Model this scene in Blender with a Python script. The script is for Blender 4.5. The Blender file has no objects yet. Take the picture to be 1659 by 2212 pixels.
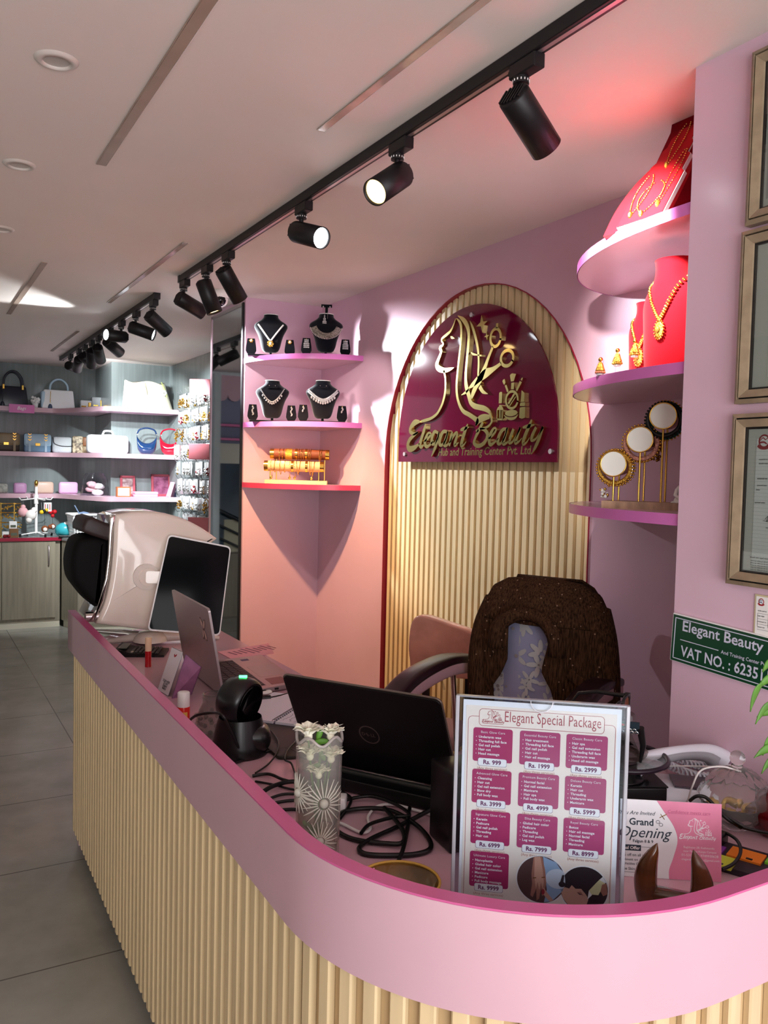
import bpy, bmesh, math, random
from mathutils import Vector as V, Matrix as Mx
C = bpy.context.scene.collection
PI = math.pi
random.seed(7)
# ------------------------------------------------------------------ camera
W, H, F = 1659, 2212, 1807.14
CAM = V((0, 0, 1.65))
YAW, PIT, ROL = 0.5188036, 0.0481679, 0.0233772
fw = V((math.sin(YAW)*math.cos(PIT), math.cos(YAW)*math.cos(PIT), -math.sin(PIT)))
_r0 = V((math.cos(YAW), -math.sin(YAW), 0)); _u0 = _r0.cross(fw)
rt = _r0*math.cos(ROL) + _u0*math.sin(ROL); up = -_r0*math.sin(ROL) + _u0*math.cos(ROL)
cd = bpy.data.cameras.new('camera'); cam = bpy.data.objects.new('camera', cd); C.objects.link(cam)
cam.matrix_world = Mx(((rt.x, up.x, -fw.x, CAM.x), (rt.y, up.y, -fw.y, CAM.y), (rt.z, up.z, -fw.z, CAM.z), (0, 0, 0, 1)))
cd.sensor_fit = 'HORIZONTAL'; cd.sensor_width = 36; cd.lens = 36*F/W; cd.clip_start = .02
sc = bpy.context.scene; sc.camera = cam
def at(px, py, axis, val):
    "the point where the sight line through a pixel of the photograph meets a plane of the room"
    d = rt*((px - W/2)/F) - up*((py - H/2)/F) + fw
    return CAM + d*((val - CAM[axis])/d[axis])
def srgb(c):
    if isinstance(c, str): c = [int(c[i:i+2], 16) for i in (0, 2, 4)]
    o = []
    for x in c[:3]:
        x /= 255
        o.append(x/12.92 if x <= .04045 else ((x + .055)/1.055)**2.4)
    return (*o, 1)
# ------------------------------------------------------------------ world, daylight, added fill, exposure
sc.view_settings.view_transform = 'Standard'; sc.view_settings.look = 'None'
sc.view_settings.exposure = 0.56; sc.view_settings.gamma = 1; sc.view_settings.use_curve_mapping = False
w = bpy.data.worlds.new('world'); sc.world = w; w.use_nodes = True
w.node_tree.nodes['Background'].inputs[0].default_value = (.80, .84, .9, 1)
w.node_tree.nodes['Background'].inputs[1].default_value = .36
def area(name, loc, aim, sx, sy, power, col):
    l = bpy.data.lights.new(name, 'AREA'); l.shape = 'RECTANGLE'; l.size = sx; l.size_y = sy; l.energy = power; l.color = col
    o = bpy.data.objects.new(name, l); C.objects.link(o); o.location = loc
    o.rotation_euler = (V(aim) - V(loc)).to_track_quat('-Z', 'Y').to_euler(); return o
area('shopfront_daylight', (0.0, -2.6, 1.2), (0.7, 3.0, 2.6), 3.2, 2.2, 118, (.985, .975, 1))
area('aisle_fill', (-1.85, 4.2, 1.0), (0.2, 4.2, 2.7), 4.0, 1.2, 7, (1, .95, .9))  # added fill before the closed left wall, tilted up to brighten the ceiling
def spotlight(name, loc, d, power, col, ang, blend=.5, rad=.02):
    l = bpy.data.lights.new(name, 'SPOT'); l.energy = power; l.color = col; l.spot_size = math.radians(ang); l.spot_blend = blend
    l.shadow_soft_size = rad
    o = bpy.data.objects.new(name, l); C.objects.link(o); o.location = loc
    o.rotation_euler = V(d).to_track_quat('-Z', 'Y').to_euler(); return o
COOL = (.90, .96, 1); WARM = (1, .60, .28); NEUT = (1, .93, .86)
# ------------------------------------------------------------------ materials
MATS = {}
def mat(name, col, rough=.5, metal=0, spec=.5, emit=0, trans=0, ior=1.45, alpha=1, noise=0, nscale=20, bump=0, bscale=80, coat=0, stretch=None, sheen=0, col2=None):
    if name in MATS: return MATS[name]
    m = bpy.data.materials.new(name); m.use_nodes = True; nt = m.node_tree; b = nt.nodes['Principled BSDF']
    c = srgb(col); b.inputs['Base Color'].default_value = c; b.inputs['Roughness'].default_value = rough
    b.inputs['Metallic'].default_value = metal; b.inputs['Specular IOR Level'].default_value = spec
    b.inputs['Transmission Weight'].default_value = trans; b.inputs['IOR'].default_value = ior; b.inputs['Alpha'].default_value = alpha
    b.inputs['Coat Weight'].default_value = coat; b.inputs['Sheen Weight'].default_value = sheen
    if emit: b.inputs['Emission Color'].default_value = c; b.inputs['Emission Strength'].default_value = emit
    if noise or bump or col2:
        tc = nt.nodes.new('ShaderNodeTexCoord'); mp = nt.nodes.new('ShaderNodeMapping'); nt.links.new(tc.outputs['Object'], mp.inputs[0])
        if stretch: mp.inputs['Scale'].default_value = stretch
    if noise or col2:
        n = nt.nodes.new('ShaderNodeTexNoise'); n.inputs['Scale'].default_value = nscale; n.inputs['Detail'].default_value = 4
        nt.links.new(mp.outputs[0], n.inputs['Vector'])
        r = nt.nodes.new('ShaderNodeValToRGB'); nt.links.new(n.outputs[0], r.inputs[0])
        c2 = srgb(col2) if col2 else tuple(x*(1-noise) for x in c[:3])+(1,)
        r.color_ramp.elements[0].position = .35; r.color_ramp.elements[1].position = .65
        r.color_ramp.elements[0].color = c2; r.color_ramp.elements[1].color = c
        nt.links.new(r.outputs[0], b.inputs['Base Color'])
    if bump:
        n = nt.nodes.new('ShaderNodeTexNoise'); n.inputs['Scale'].default_value = bscale; nt.links.new(mp.outputs[0], n.inputs['Vector'])
        bp = nt.nodes.new('ShaderNodeBump'); bp.inputs['Strength'].default_value = bump; bp.inputs['Distance'].default_value = .01
        nt.links.new(n.outputs[0], bp.inputs['Height']); nt.links.new(bp.outputs[0], b.inputs['Normal'])
    MATS[name] = m; return m
pink = mat('pink laminate', (204, 166, 177), .22, noise=.05, nscale=3)
pinkw = mat('pink painted wall', (206, 167, 184), .24, noise=.05, nscale=2)
magenta = mat('magenta edge band', (196, 92, 142), .3)
lilac = mat('lilac edge band', (214, 116, 190), .3)
crimson = mat('crimson edge', (150, 20, 50), .35)
white = mat('white plastic', (240, 238, 236), .3)
wht = mat('white paper', (245, 243, 240), .7)
black = mat('black plastic', (14, 13, 15), .35)
blackm = mat('matt black metal', (20, 16, 18), .45, spec=.4)
velvet = mat('black velvet', (10, 11, 20), .9, sheen=.3, spec=.1)
redv = mat('red velvet', (168, 10, 26), .85, sheen=.08, spec=.1)
redd = mat('deep red velvet', (120, 6, 22), .85, spec=.1)
gold = mat('gold metal', (232, 188, 92), .18, metal=1)
goldb = mat('beaded gold', (226, 180, 80), .32, metal=1, bump=.6, bscale=300)
silver = mat('silver metal', (215, 213, 210), .2, metal=1)
diam = mat('diamante stones', (245, 245, 245), .12, metal=.6, bump=.8, bscale=400)
chrome = mat('chrome', (225, 222, 220), .07, metal=1)
alu = mat('brushed aluminium', (178, 166, 166), .38, metal=.8)
woodl = mat('pale slat wood', (219, 195, 152), .45, noise=.14, nscale=6, stretch=(6, 6, .4))
woodg = mat('slat groove wood', (196, 166, 122), .55, noise=.15, nscale=6, stretch=(6, 6, .4))
def clearglass(name, tint=(255, 255, 255), rough=.02, mixf=.86, rim=1.0, lit_white=0):
    "thin clear glass: mostly see-through with fresnel reflections"
    m = bpy.data.materials.new(name); m.use_nodes = True; nt = m.node_tree; nt.nodes.clear()
    o = nt.nodes.new('ShaderNodeOutputMaterial'); t = nt.nodes.new('ShaderNodeBsdfTransparent'); g = nt.nodes.new('ShaderNodeBsdfGlossy')
    t.inputs[0].default_value = srgb(tint); g.inputs['Roughness'].default_value = rough
    lw = nt.nodes.new('ShaderNodeLayerWeight'); lw.inputs[0].default_value = 1 - mixf + .1
    mx = nt.nodes.new('ShaderNodeMixShader'); nt.links.new(lw.outputs['Facing'], mx.inputs[0])
    ma = nt.nodes.new('ShaderNodeMath'); ma.operation = 'MULTIPLY'; ma.inputs[1].default_value = rim*.6
    nt.links.new(lw.outputs['Facing'], ma.inputs[0]); nt.links.new(ma.outputs[0], mx.inputs[0])
    src = t
    if lit_white:
        df = nt.nodes.new('ShaderNodeBsdfDiffuse'); df.inputs[0].default_value = srgb(tint); m2 = nt.nodes.new('ShaderNodeMixShader'); m2.inputs[0].default_value = lit_white
        nt.links.new(t.outputs[0], m2.inputs[1]); nt.links.new(df.outputs[0], m2.inputs[2]); src = m2
    nt.links.new(src.outputs[0], mx.inputs[1]); nt.links.new(g.outputs[0], mx.inputs[2]); nt.links.new(mx.outputs[0], o.inputs[0]); return m
glass = clearglass('clear glass', (235, 238, 236))
acryl = clearglass('clear acrylic', (236, 240, 244), .05)
polyb = clearglass('clear plastic bag', (240, 242, 245), .15, rim=1.2)
# ------------------------------------------------------------------ mesh builder
def T(x=0, y=0, z=0): return Mx.Translation((x, y, z))
def R(a, ax='Z'): return Mx.Rotation(a, 4, ax)
def cr(pts, n=8, closed=False):
    "Catmull-Rom through points of any dimension"
    P = [tuple(p) for p in pts]; out = []; L = len(P)
    for i in range(L if closed else L-1):
        g = (lambda j: P[j % L]) if closed else (lambda j: P[max(0, min(L-1, j))])
        a, b, c, d = g(i-1), g(i), g(i+1), g(i+2)
        for k in range(n):
            t = k/n
            out.append(tuple(.5*(2*b[q] + (c[q]-a[q])*t + (2*a[q]-5*b[q]+4*c[q]-d[q])*t*t + (3*b[q]-a[q]-3*c[q]+d[q])*t**3) for q in range(len(b))))
    if not closed: out.append(P[-1])
    return out
class MB:
    def __init__(s, M=None): s.v = []; s.f = []; s.mi = []; s.sm = []; s.mats = []; s.M = M or Mx()
    def add(s, vs, fs, m, sm=False, M=None):
        o = len(s.v); X = s.M @ M if M is not None else s.M
        s.v += [X @ V(p) for p in vs]
        if m not in s.mats: s.mats.append(m)
        k = s.mats.index(m)
        for f in fs: s.f.append([o+i for i in f]); s.mi.append(k); s.sm.append(sm)
        return s
    def bm(s, bm, m, sm=False, M=None):
        bm.verts.index_update(); s.add([v.co[:] for v in bm.verts], [[v.index for v in f.verts] for f in bm.faces], m, sm, M); bm.free(); return s
    def box(s, c, d, m, bev=0, seg=2, M=None):
        bm = bmesh.new(); bmesh.ops.create_cube(bm, size=1)
        for v in bm.verts: v.co = V((v.co.x*d[0]+c[0], v.co.y*d[1]+c[1], v.co.z*d[2]+c[2]))
        if bev: bmesh.ops.bevel(bm, geom=list(bm.edges), offset=bev, segments=seg, affect='EDGES', profile=.5)
        return s.bm(bm, m, bool(bev) and seg > 1, M)
    def span(s, x0, x1, y0, y1, z0, z1, m, bev=0, seg=2, M=None):
        return s.box(((x0+x1)/2, (y0+y1)/2, (z0+z1)/2), (x1-x0, y1-y0, z1-z0), m, bev, seg, M)
    def prism(s, poly, z0, z1, m, M=None, bev=0, m2=None, sm=False):
        n = len(poly)
        a = sum(poly[i][0]*poly[(i+1) % n][1] - poly[(i+1) % n][0]*poly[i][1] for i in range(n))
        if a < 0: poly = poly[::-1]
        if bev:
            bm = bmesh.new(); vs = [bm.verts.new((p[0], p[1], z0)) for p in poly]; f = bm.faces.new(vs); f.normal_flip()
            r = bmesh.ops.extrude_face_region(bm, geom=[f]); 
            for e in r['geom']:
                if isinstance(e, bmesh.types.BMVert): e.co.z = z1
            bmesh.ops.recalc_face_normals(bm, faces=bm.faces)
            ed = [e for e in bm.edges if abs(e.verts[0].co.z - e.verts[1].co.z) < 1e-6]
            bmesh.ops.bevel(bm, geom=ed, offset=bev, segments=3, affect='EDGES', profile=.5)
            return s.bm(bm, m, True, M)
        vs = [(p[0], p[1], z0) for p in poly] + [(p[0], p[1], z1) for p in poly]
        s.add(vs, [list(range(n))[::-1], list(range(n, 2*n))], m, False, M)
        s.add(vs, [[i, (i+1) % n, n+(i+1) % n, n+i] for i in range(n)], m2 or m, sm, M); return s
    def tube(s, pts, r, m, n=8, closed=False, M=None, caps=True, flat=1):
        P = [V(p) for p in pts]; L = len(P); rr = r if isinstance(r, (list, tuple)) else [r]*L
        vs = []; t0 = None; N = None
        for i in range(L):
            t = (P[(i+1) % L] - P[i-1]) if closed else (P[min(i+1, L-1)] - P[max(i-1, 0)])
            t = t.normalized() if t.length > 1e-9 else V((0, 0, 1))
            if N is None: N = t.orthogonal().normalized()
            else:
                N = N - t*N.dot(t); N = N.normalized() if N.length > 1e-6 else t.orthogonal().normalized()
            B = t.cross(N)
            for k in range(n):
                a = 2*PI*k/n; vs.append(P[i] + (N*math.cos(a) + B*math.sin(a)*flat)*rr[i])
        fs = []
        for i in range(L if closed else L-1):
            j = (i+1) % L
            for k in range(n): fs.append([i*n+k, i*n+(k+1) % n, j*n+(k+1) % n, j*n+k])
        s.add(vs, fs, m, n > 4, M)
        if caps and not closed: s.add(vs[:n], [list(range(n))[::-1]], m, False, M); s.add(vs[-n:], [list(range(n))], m, False, M)
        return s
    def cyl(s, p0, p1, r, m, r1=None, n=20, M=None, caps=True):
        return s.tube([p0, p1], [r, r if r1 is None else r1], m, n, M=M, caps=caps)
    def lathe(s, prof, m, n=24, M=None, fr=None, sm=True, a0=0, a1=2*PI):
        full = abs(a1-a0-2*PI) < 1e-6; nn = n if full else n+1; vs = []
        for r, z in prof:
            for k in range(nn):
                a = a0+(a1-a0)*k/n; q = fr(a, z) if fr else 1; vs.append((r*q*math.cos(a), r*q*math.sin(a), z))
        fs = []
        for i in range(len(prof)-1):
            for k in range(n):
                j = (k+1) % nn; fs.append([i*nn+k, i*nn+j, (i+1)*nn+j, (i+1)*nn+k])
        return s.add(vs, fs, m, sm, M)
    def sph(s, c, r, m, n=10, sc3=(1, 1, 1), M=None):
        vs = [(c[0], c[1], c[2]+r*sc3[2])]; fs = []; h = max(4, n//2+1)
        for i in range(1, h):
            p = PI*i/h
            for k in range(n):
                a = 2*PI*k/n; vs.append((c[0]+r*sc3[0]*math.sin(p)*math.cos(a), c[1]+r*sc3[1]*math.sin(p)*math.sin(a), c[2]+r*sc3[2]*math.cos(p)))
        vs.append((c[0], c[1], c[2]-r*sc3[2]))
        for k in range(n): fs.append([0, 1+k, 1+(k+1) % n])
        for i in range(h-2):
            for k in range(n): fs.append([1+i*n+k, 1+(i+1)*n+k, 1+(i+1)*n+(k+1) % n, 1+i*n+(k+1) % n])
        b = 1+(h-2)*n
        for k in range(n): fs.append([b+k, len(vs)-1, b+(k+1) % n])
        return s.add(vs, fs, m, True, M)
    def grid(s, fn, nu, nv, m, cu=False, M=None, sm=True, th=0):
        vs = [fn(i/(nu if cu else nu-1), j/(nv-1)) for j in range(nv) for i in range(nu)]; fs = []
        for j in range(nv-1):
            for i in range(nu if cu else nu-1):
                k = (i+1) % nu; fs.append([j*nu+i, j*nu+k, (j+1)*nu+k, (j+1)*nu+i])
        if not th: return s.add(vs, fs, m, sm, M)
        bm = bmesh.new(); bv = [bm.verts.new(p) for p in vs]
        for f in fs: bm.faces.new([bv[i] for i in f])
        bmesh.ops.recalc_face_normals(bm, faces=bm.faces); bmesh.ops.solidify(bm, geom=list(bm.faces), thickness=th); return s.bm(bm, m, sm, M)
    def ribbon(s, pts, d, m, M=None, n=6, z0=0, smooth=True):
        "a stroke of varying width: points (x, y, width), raised by d"
        Q = cr(pts, n) if smooth and len(pts) > 2 else [tuple(p) for p in pts]; L = len(Q); vs = []
        for i in range(L):
            a, b = Q[max(0, i-1)], Q[min(L-1, i+1)]; tx, ty = b[0]-a[0], b[1]-a[1]; l = math.hypot(tx, ty) or 1; nx, ny = -ty/l, tx/l; h = max(Q[i][2], 0)/2
            vs += [(Q[i][0]+nx*h, Q[i][1]+ny*h, z0+d), (Q[i][0]-nx*h, Q[i][1]-ny*h, z0+d), (Q[i][0]+nx*h, Q[i][1]+ny*h, z0), (Q[i][0]-nx*h, Q[i][1]-ny*h, z0)]
        fs = []
        for i in range(L-1):
            a, b = 4*i, 4*i+4; fs.append([a, a+1, b+1, b])
            if d: fs += [[a+2, a, b, b+2], [a+1, a+3, b+3, b+1]]
        if d: fs += [[0, 2, 3, 1], [4*L-4, 4*L-3, 4*L-1, 4*L-2]]
        return s.add(vs, fs, m, False, M)
    def text(s, body, m, M, w=None, h=None, sz=None, ax='C', ay='C', ext=0, off=0, shear=0, ls=1, al='LEFT', line=1, z=0):
        "lettering, fitted to a width w or a line height h, its box anchored at the origin of M"
        cu = bpy.data.curves.new('t', 'FONT'); cu.body = body; cu.resolution_u = 2; cu.offset = off; cu.shear = shear; cu.extrude = ext; cu.space_character = ls; cu.align_x = al; cu.space_line = line
        ob = bpy.data.objects.new('t', cu); C.objects.link(ob); dg = bpy.context.evaluated_depsgraph_get(); me = bpy.data.meshes.new_from_object(ob.evaluated_get(dg))
        bpy.data.objects.remove(ob); bpy.data.curves.remove(cu)
        vs = [v.co.copy() for v in me.vertices]; fs = [list(p.vertices) for p in me.polygons]; bpy.data.meshes.remove(me)
        if not vs: return s
        x0, x1 = min(v.x for v in vs), max(v.x for v in vs); y0, y1 = min(v.y for v in vs), max(v.y for v in vs)
        kx = ky = 1
        if w and h: kx = w/(x1-x0); ky = h/(y1-y0)
        elif w: kx = ky = w/(x1-x0)
        elif h: kx = ky = h/(y1-y0)
        if sz: kx = ky = sz
        cx = {'C': (x0+x1)/2, 'L': x0, 'R': x1}[ax]; cy = {'C': (y0+y1)/2, 'B': y0, 'T': y1, 'Z': 0}[ay]
        return s.add([((v.x-cx)*kx, (v.y-cy)*ky, v.z*kx+z) for v in vs], fs, m, False, M)
    def build(s, name, parent=None, loc=None, rz=0, label=None):
        me = bpy.data.meshes.new(name); me.from_pydata([tuple(v) for v in s.v], [], s.f)
        for m in s.mats: me.materials.append(m)
        me.polygons.foreach_set('material_index', s.mi); me.polygons.foreach_set('use_smooth', s.sm); me.update()
        o = bpy.data.objects.new(name, me); C.objects.link(o)
        if parent is not None: o.parent = parent
        if loc is not None: o.location = loc
        o.rotation_euler.z = rz
        if label: o['label'] = label
        return o
def tag(o, label, cat, group=None):
    o['label'] = label; o['category'] = cat
    if group: o['group'] = group
    return o
def thing(name, label, cat, loc=(0, 0, 0), rz=0, group=None):
    o = bpy.data.objects.new(name, None); C.objects.link(o); o.empty_display_size = .02; o.location = loc; o.rotation_euler.z = rz
    return tag(o, label, cat, group)
def dup(root, loc, rz=None, label=None, group=None, scale=None):
    r = root.copy(); C.objects.link(r); r.location = loc
    if rz is not None: r.rotation_euler.z = rz
    if label: r['label'] = label
    if group: r['group'] = group
    if scale: r.scale = (scale,)*3
    for ch in list(root.children):
        c = ch.copy(); C.objects.link(c); c.parent = r
        for g in list(ch.children):
            d = g.copy(); C.objects.link(d); d.parent = c
    return r
def struct(name, mb):
    o = mb.build(name); o['kind'] = 'structure'; return o
def face(o, u, v=(0, 0, 1)):
    "frame with its x along u, y along v, z out of the surface"
    u = V(u).normalized(); v = V(v); v = (v - u*v.dot(u)).normalized(); n = u.cross(v)
    return Mx(((u.x, v.x, n.x, o[0]), (u.y, v.y, n.y, o[1]), (u.z, v.z, n.z, o[2]), (0, 0, 0, 1)))
def rrect(w, h, r, n=5, cx=0, cy=0):
    o = []
    for sx, sy, a in ((1, 1, 0), (-1, 1, 90), (-1, -1, 180), (1, -1, 270)):
        for k in range(n+1):
            t = math.radians(a+90*k/n); o.append((cx+sx*(w/2-r)+r*math.cos(t), cy+sy*(h/2-r)+r*math.sin(t)))
    return o
def ell(cx, cy, rx, ry, n=28, a=0):
    return [(cx+rx*math.cos(t)*math.cos(a)-ry*math.sin(t)*math.sin(a), cy+rx*math.cos(t)*math.sin(a)+ry*math.sin(t)*math.cos(a)) for t in (2*PI*k/n for k in range(n))]
# ------------------------------------------------------------------ room shell
XL, XP, YP, YL, ZC = 2.33, 1.755, 1.52, 4.94, 2.7      # logo wall, pillar face, pillar corner, corner-shelf wall, ceiling
fl = bpy.data.materials.new('grey floor tiles'); fl.use_nodes = True; nt = fl.node_tree; bs = nt.nodes['Principled BSDF']
tc = nt.nodes.new('ShaderNodeTexCoord'); mp = nt.nodes.new('ShaderNodeMapping'); mp.inputs['Location'].default_value = (-.85+1.49*3, -2.84+.745*6, 0)
br = nt.nodes.new('ShaderNodeTexBrick'); br.offset = 0; br.inputs['Scale'].default_value = 1; br.inputs['Brick Width'].default_value = 1.49; br.inputs['Row Height'].default_value = .745
br.inputs['Mortar Size'].default_value = .0035; br.inputs['Mortar Smooth'].default_value = .3
n1 = nt.nodes.new('ShaderNodeTexNoise'); n1.inputs['Scale'].default_value = 2.2; n1.inputs['Detail'].default_value = 8; n1.inputs['Roughness'].default_value = .6
rp = nt.nodes.new('ShaderNodeValToRGB'); rp.color_ramp.elements[0].position = .3; rp.color_ramp.elements[1].position = .7
rp.color_ramp.elements[0].color = srgb((134, 133, 124)); rp.color_ramp.elements[1].color = srgb((164, 163, 154))
nt.links.new(tc.outputs['Object'], mp.inputs[0]); nt.links.new(mp.outputs[0], br.inputs[0]); nt.links.new(tc.outputs['Object'], n1.inputs[0]); nt.links.new(n1.outputs[0], rp.inputs[0])
nt.links.new(rp.outputs[0], br.inputs['Color1']); nt.links.new(rp.outputs[0], br.inputs['Color2']); br.inputs['Mortar'].default_value = srgb((92, 88, 82)); nt.links.new(br.outputs[0], bs.inputs['Base Color'])
bs.inputs['Roughness'].default_value = .27
struct('floor', MB().span(-2, 2.6, -3, 9.9, -.05, 0, fl))
ceilm = mat('ceiling paint', (230, 218, 210), .6, noise=.03, nscale=2)
struct('ceiling', MB().span(-2, 2.6, -3, 9.9, ZC, ZC+.06, ceilm))
greyl = mat('grey laminate', (128, 137, 136), .17, noise=.16, nscale=9, stretch=(4, 4, .25))
# logo wall with the arched recess
AY, AR, AZ = 3.265, .815, 1.72
pts = [(AY-AR, 0)] + [(AY-AR*math.cos(PI*k/32), AZ+AR*math.sin(PI*k/32)) for k in range(33)] + [(AY+AR, 0)]
poly = [(1.4, 0), (1.4, ZC), (YL+.05, ZC), (YL+.05, 0)] + pts[::-1]
b = MB(); MX = Mx(((0, 0, 1, XL), (1, 0, 0, 0), (0, 1, 0, 0), (0, 0, 0, 1)))     # (y, z, depth) -> room
b.prism(poly, 0, .03, pinkw, M=MX); b.span(XL+.06, XL+.1, 1.4, YL+.6, 0, ZC, pinkw); struct('wall_right', b)
b = MB(); b.span(XP, XL+.06, -3, YP, 0, ZC, mat('lightened pillar pink', (224, 188, 206), .25, noise=.04, nscale=2)); struct('wall_front', b)  # wall pink made lighter in its colour to offset the dimmer pillar face
b = MB(); b.span(1.81, 2.45, YL, 5.56, 0, ZC, pinkw); struct('wall_corner', b)
b = MB(); b.span(2.40, 2.5, 5.56, 8.9, 0, ZC, greyl); struct('wall_back_right', b)
b = MB(); b.span(.74, 2.5, 9.65, 9.75, 0, ZC, greyl); b.span(1.81, 2.42, 8.82, 9.66, 0, ZC, greyl); struct('wall_back', b)
lw = mat('pale side wall', (150, 146, 138), .6)
b = MB(); b.span(-2.05, -1.95, -3, 1.0, 0, ZC, lw); b.span(-2.05, -1.95, 6.2, 9.9, 0, ZC, lw); b.span(-2.05, -1.95, 1.0, 6.2, 0, ZC, lw); struct('wall_left', b)
# arched slat panel in the recess
t = thing('arched_slat_panel', 'tall arched panel of pale wooden slats set into the pink wall', 'wall panel', (XL+.034, AY, 0))
b = MB(M=T(0, -AY, 0)); b.prism(pts, 0, .004, woodg, M=Mx(((0, 0, 1, 0), (1, 0, 0, 0), (0, 1, 0, 0), (0, 0, 0, 1))))
n = 33
for i in range(n):
    y = AY-AR+.006+(2*AR-.012)*(i+.5)/n; h = .0145
    zt = lambda yy: AZ+math.sqrt(max(0, AR**2-(yy-AY)**2))-.003
    b.prism([(y-h, 0), (y+h, 0)] + [(y+h-2*h*q/4, zt(y+h-2*h*q/4)) for q in range(5)], -.014, 0, woodl, M=Mx(((0, 0, 1, 0), (1, 0, 0, 0), (0, 1, 0, 0), (0, 0, 0, 1))))
b.build('slats', t)
b = MB(M=T(-.034, -AY, 0)); q = [(y+(.0 if abs(y-AY) < AR else 0), z) for y, z in pts]
for i in range(len(q)-1):
    (ya, za), (yb, zb) = q[i], q[i+1]
    f = lambda y, z, k: ((AY+(y-AY)*k), (AZ+(z-AZ)*k) if z > AZ-.01 else z)
    a1, b1, a2, b2 = f(ya, za, .9995), f(yb, zb, .9995), f(ya, za, .9945), f(yb, zb, .9945)
    for x0, x1 in ((-.004, .033),):
        b.add([(x0, *a1), (x1, *a1), (x1, *b1), (x0, *b1), (x0, *a2), (x1, *a2), (x1, *b2), (x0, *b2)], [[0, 1, 2, 3], [7, 6, 5, 4], [4, 0, 3, 7]], crimson)
b.build('arch_trim', t)
# mirror strip on the column
t = thing('tall_mirror', 'tall narrow mirror strip on the column side beside the corner shelves', 'mirror', (1.805, 5.27, 0))
mirm = mat('tinted mirror', (196, 204, 208), .03, metal=1)
b = MB(); b.span(-.002, .003, -.29, .29, .02, ZC-.05, mirm); b.build('mirror_glass', t)
b = MB()
for y in (-.30, .30): b.span(-.006, .004, y-.012, y+.012, .0, ZC-.03, black if y < 0 else pink)
b.span(-.006, .004, -.3, .3, ZC-.05, ZC-.03, alu); b.build('mirror_edging', t)
# ceiling fittings
slotm = mat('tan slot cover', (168, 146, 130), .35, noise=.15, nscale=6)
slotg = mat('glossy slot cover', (190, 168, 158), .12, noise=.2, nscale=9)
for i, (x, y0, y1, w_, m_, lb) in enumerate([(.594, 1.2, 3.09, .03, slotm, 'long tan recessed strip across the ceiling nearest the top left edge'), (1.115, .9, 2.40, .022, slotg, 'long tan recessed strip beside the black track with its end near the warm spotlight'),
     (1.138, 3.92, 5.64, .022, slotg, 'thin shiny recessed strip beside the end of the first black track'), (.628, 4.73, 6.5, .026, slotm, 'short shiny recessed strip whose end dips into the bright ceiling glow'), (1.175, 6.98, 8.37, .022, slotg, 'smallest recessed strip beside the second black track')]):
    t = thing('ceiling_strip', lb, 'ceiling light', (x, (y0+y1)/2, ZC), group='recessed ceiling strips')
    L = (y1-y0)/2; b = MB(); b.span(-w_/2, w_/2, -L, L, -.004, .002, m_); b.build('diffuser', t)
    b = MB(); e = random.Random(i)
    for s in (-1, 1):
        pp = [(s*(w_/2+.0015+e.random()*.001), -L+2*L*k/40, -.003) for k in range(41)]; b.tube(pp, .0018, ceilm if s > 0 else slotm, 4)
    b.build('frame', t)
dl = mat('downlight rim', (205, 196, 188), .4); dl2 = mat('downlight lens', (188, 180, 174), .3)
for x, y, lb in ((.342, 2.374, 'round recessed ceiling downlight, largest and nearest of the three'), (.348, 3.254, 'round recessed ceiling downlight, middle one of the three'), (.372, 4.178, 'round recessed ceiling downlight cut by the photo edge, farthest of the three')):
    t = thing('downlight', lb, 'ceiling light', (x, y, ZC), group='recessed round downlights')
    b = MB(); b.lathe([(.034, -.001), (.036, -.009), (.05, -.006), (.056, 0)], dl, 32); b.build('rim', t)
    b = MB(); b.lathe([(0.0001, -.002), (.035, -.002)], dl2, 24); b.build('lens', t)
t = thing('security_camera', 'white dome security camera on the ceiling behind a black spotlight', 'camera', (1.62, 4.86, ZC))
b = MB(); b.lathe([(.0001, 0), (.055, 0), (.055, -.03), (.05, -.045)], white, 24); b.build('base', t)
b = MB(); b.sph((0, 0, -.05), .048, white, 16); b.build('dome', t)
b = MB(); d = (CAM-V((1.62, 4.86, ZC-.05))).normalized(); b.sph(d*.016+V((0, 0, -.054)), .038, mat('dark lens', (10, 10, 14), .08), 16); b.build('lens', t)
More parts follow.
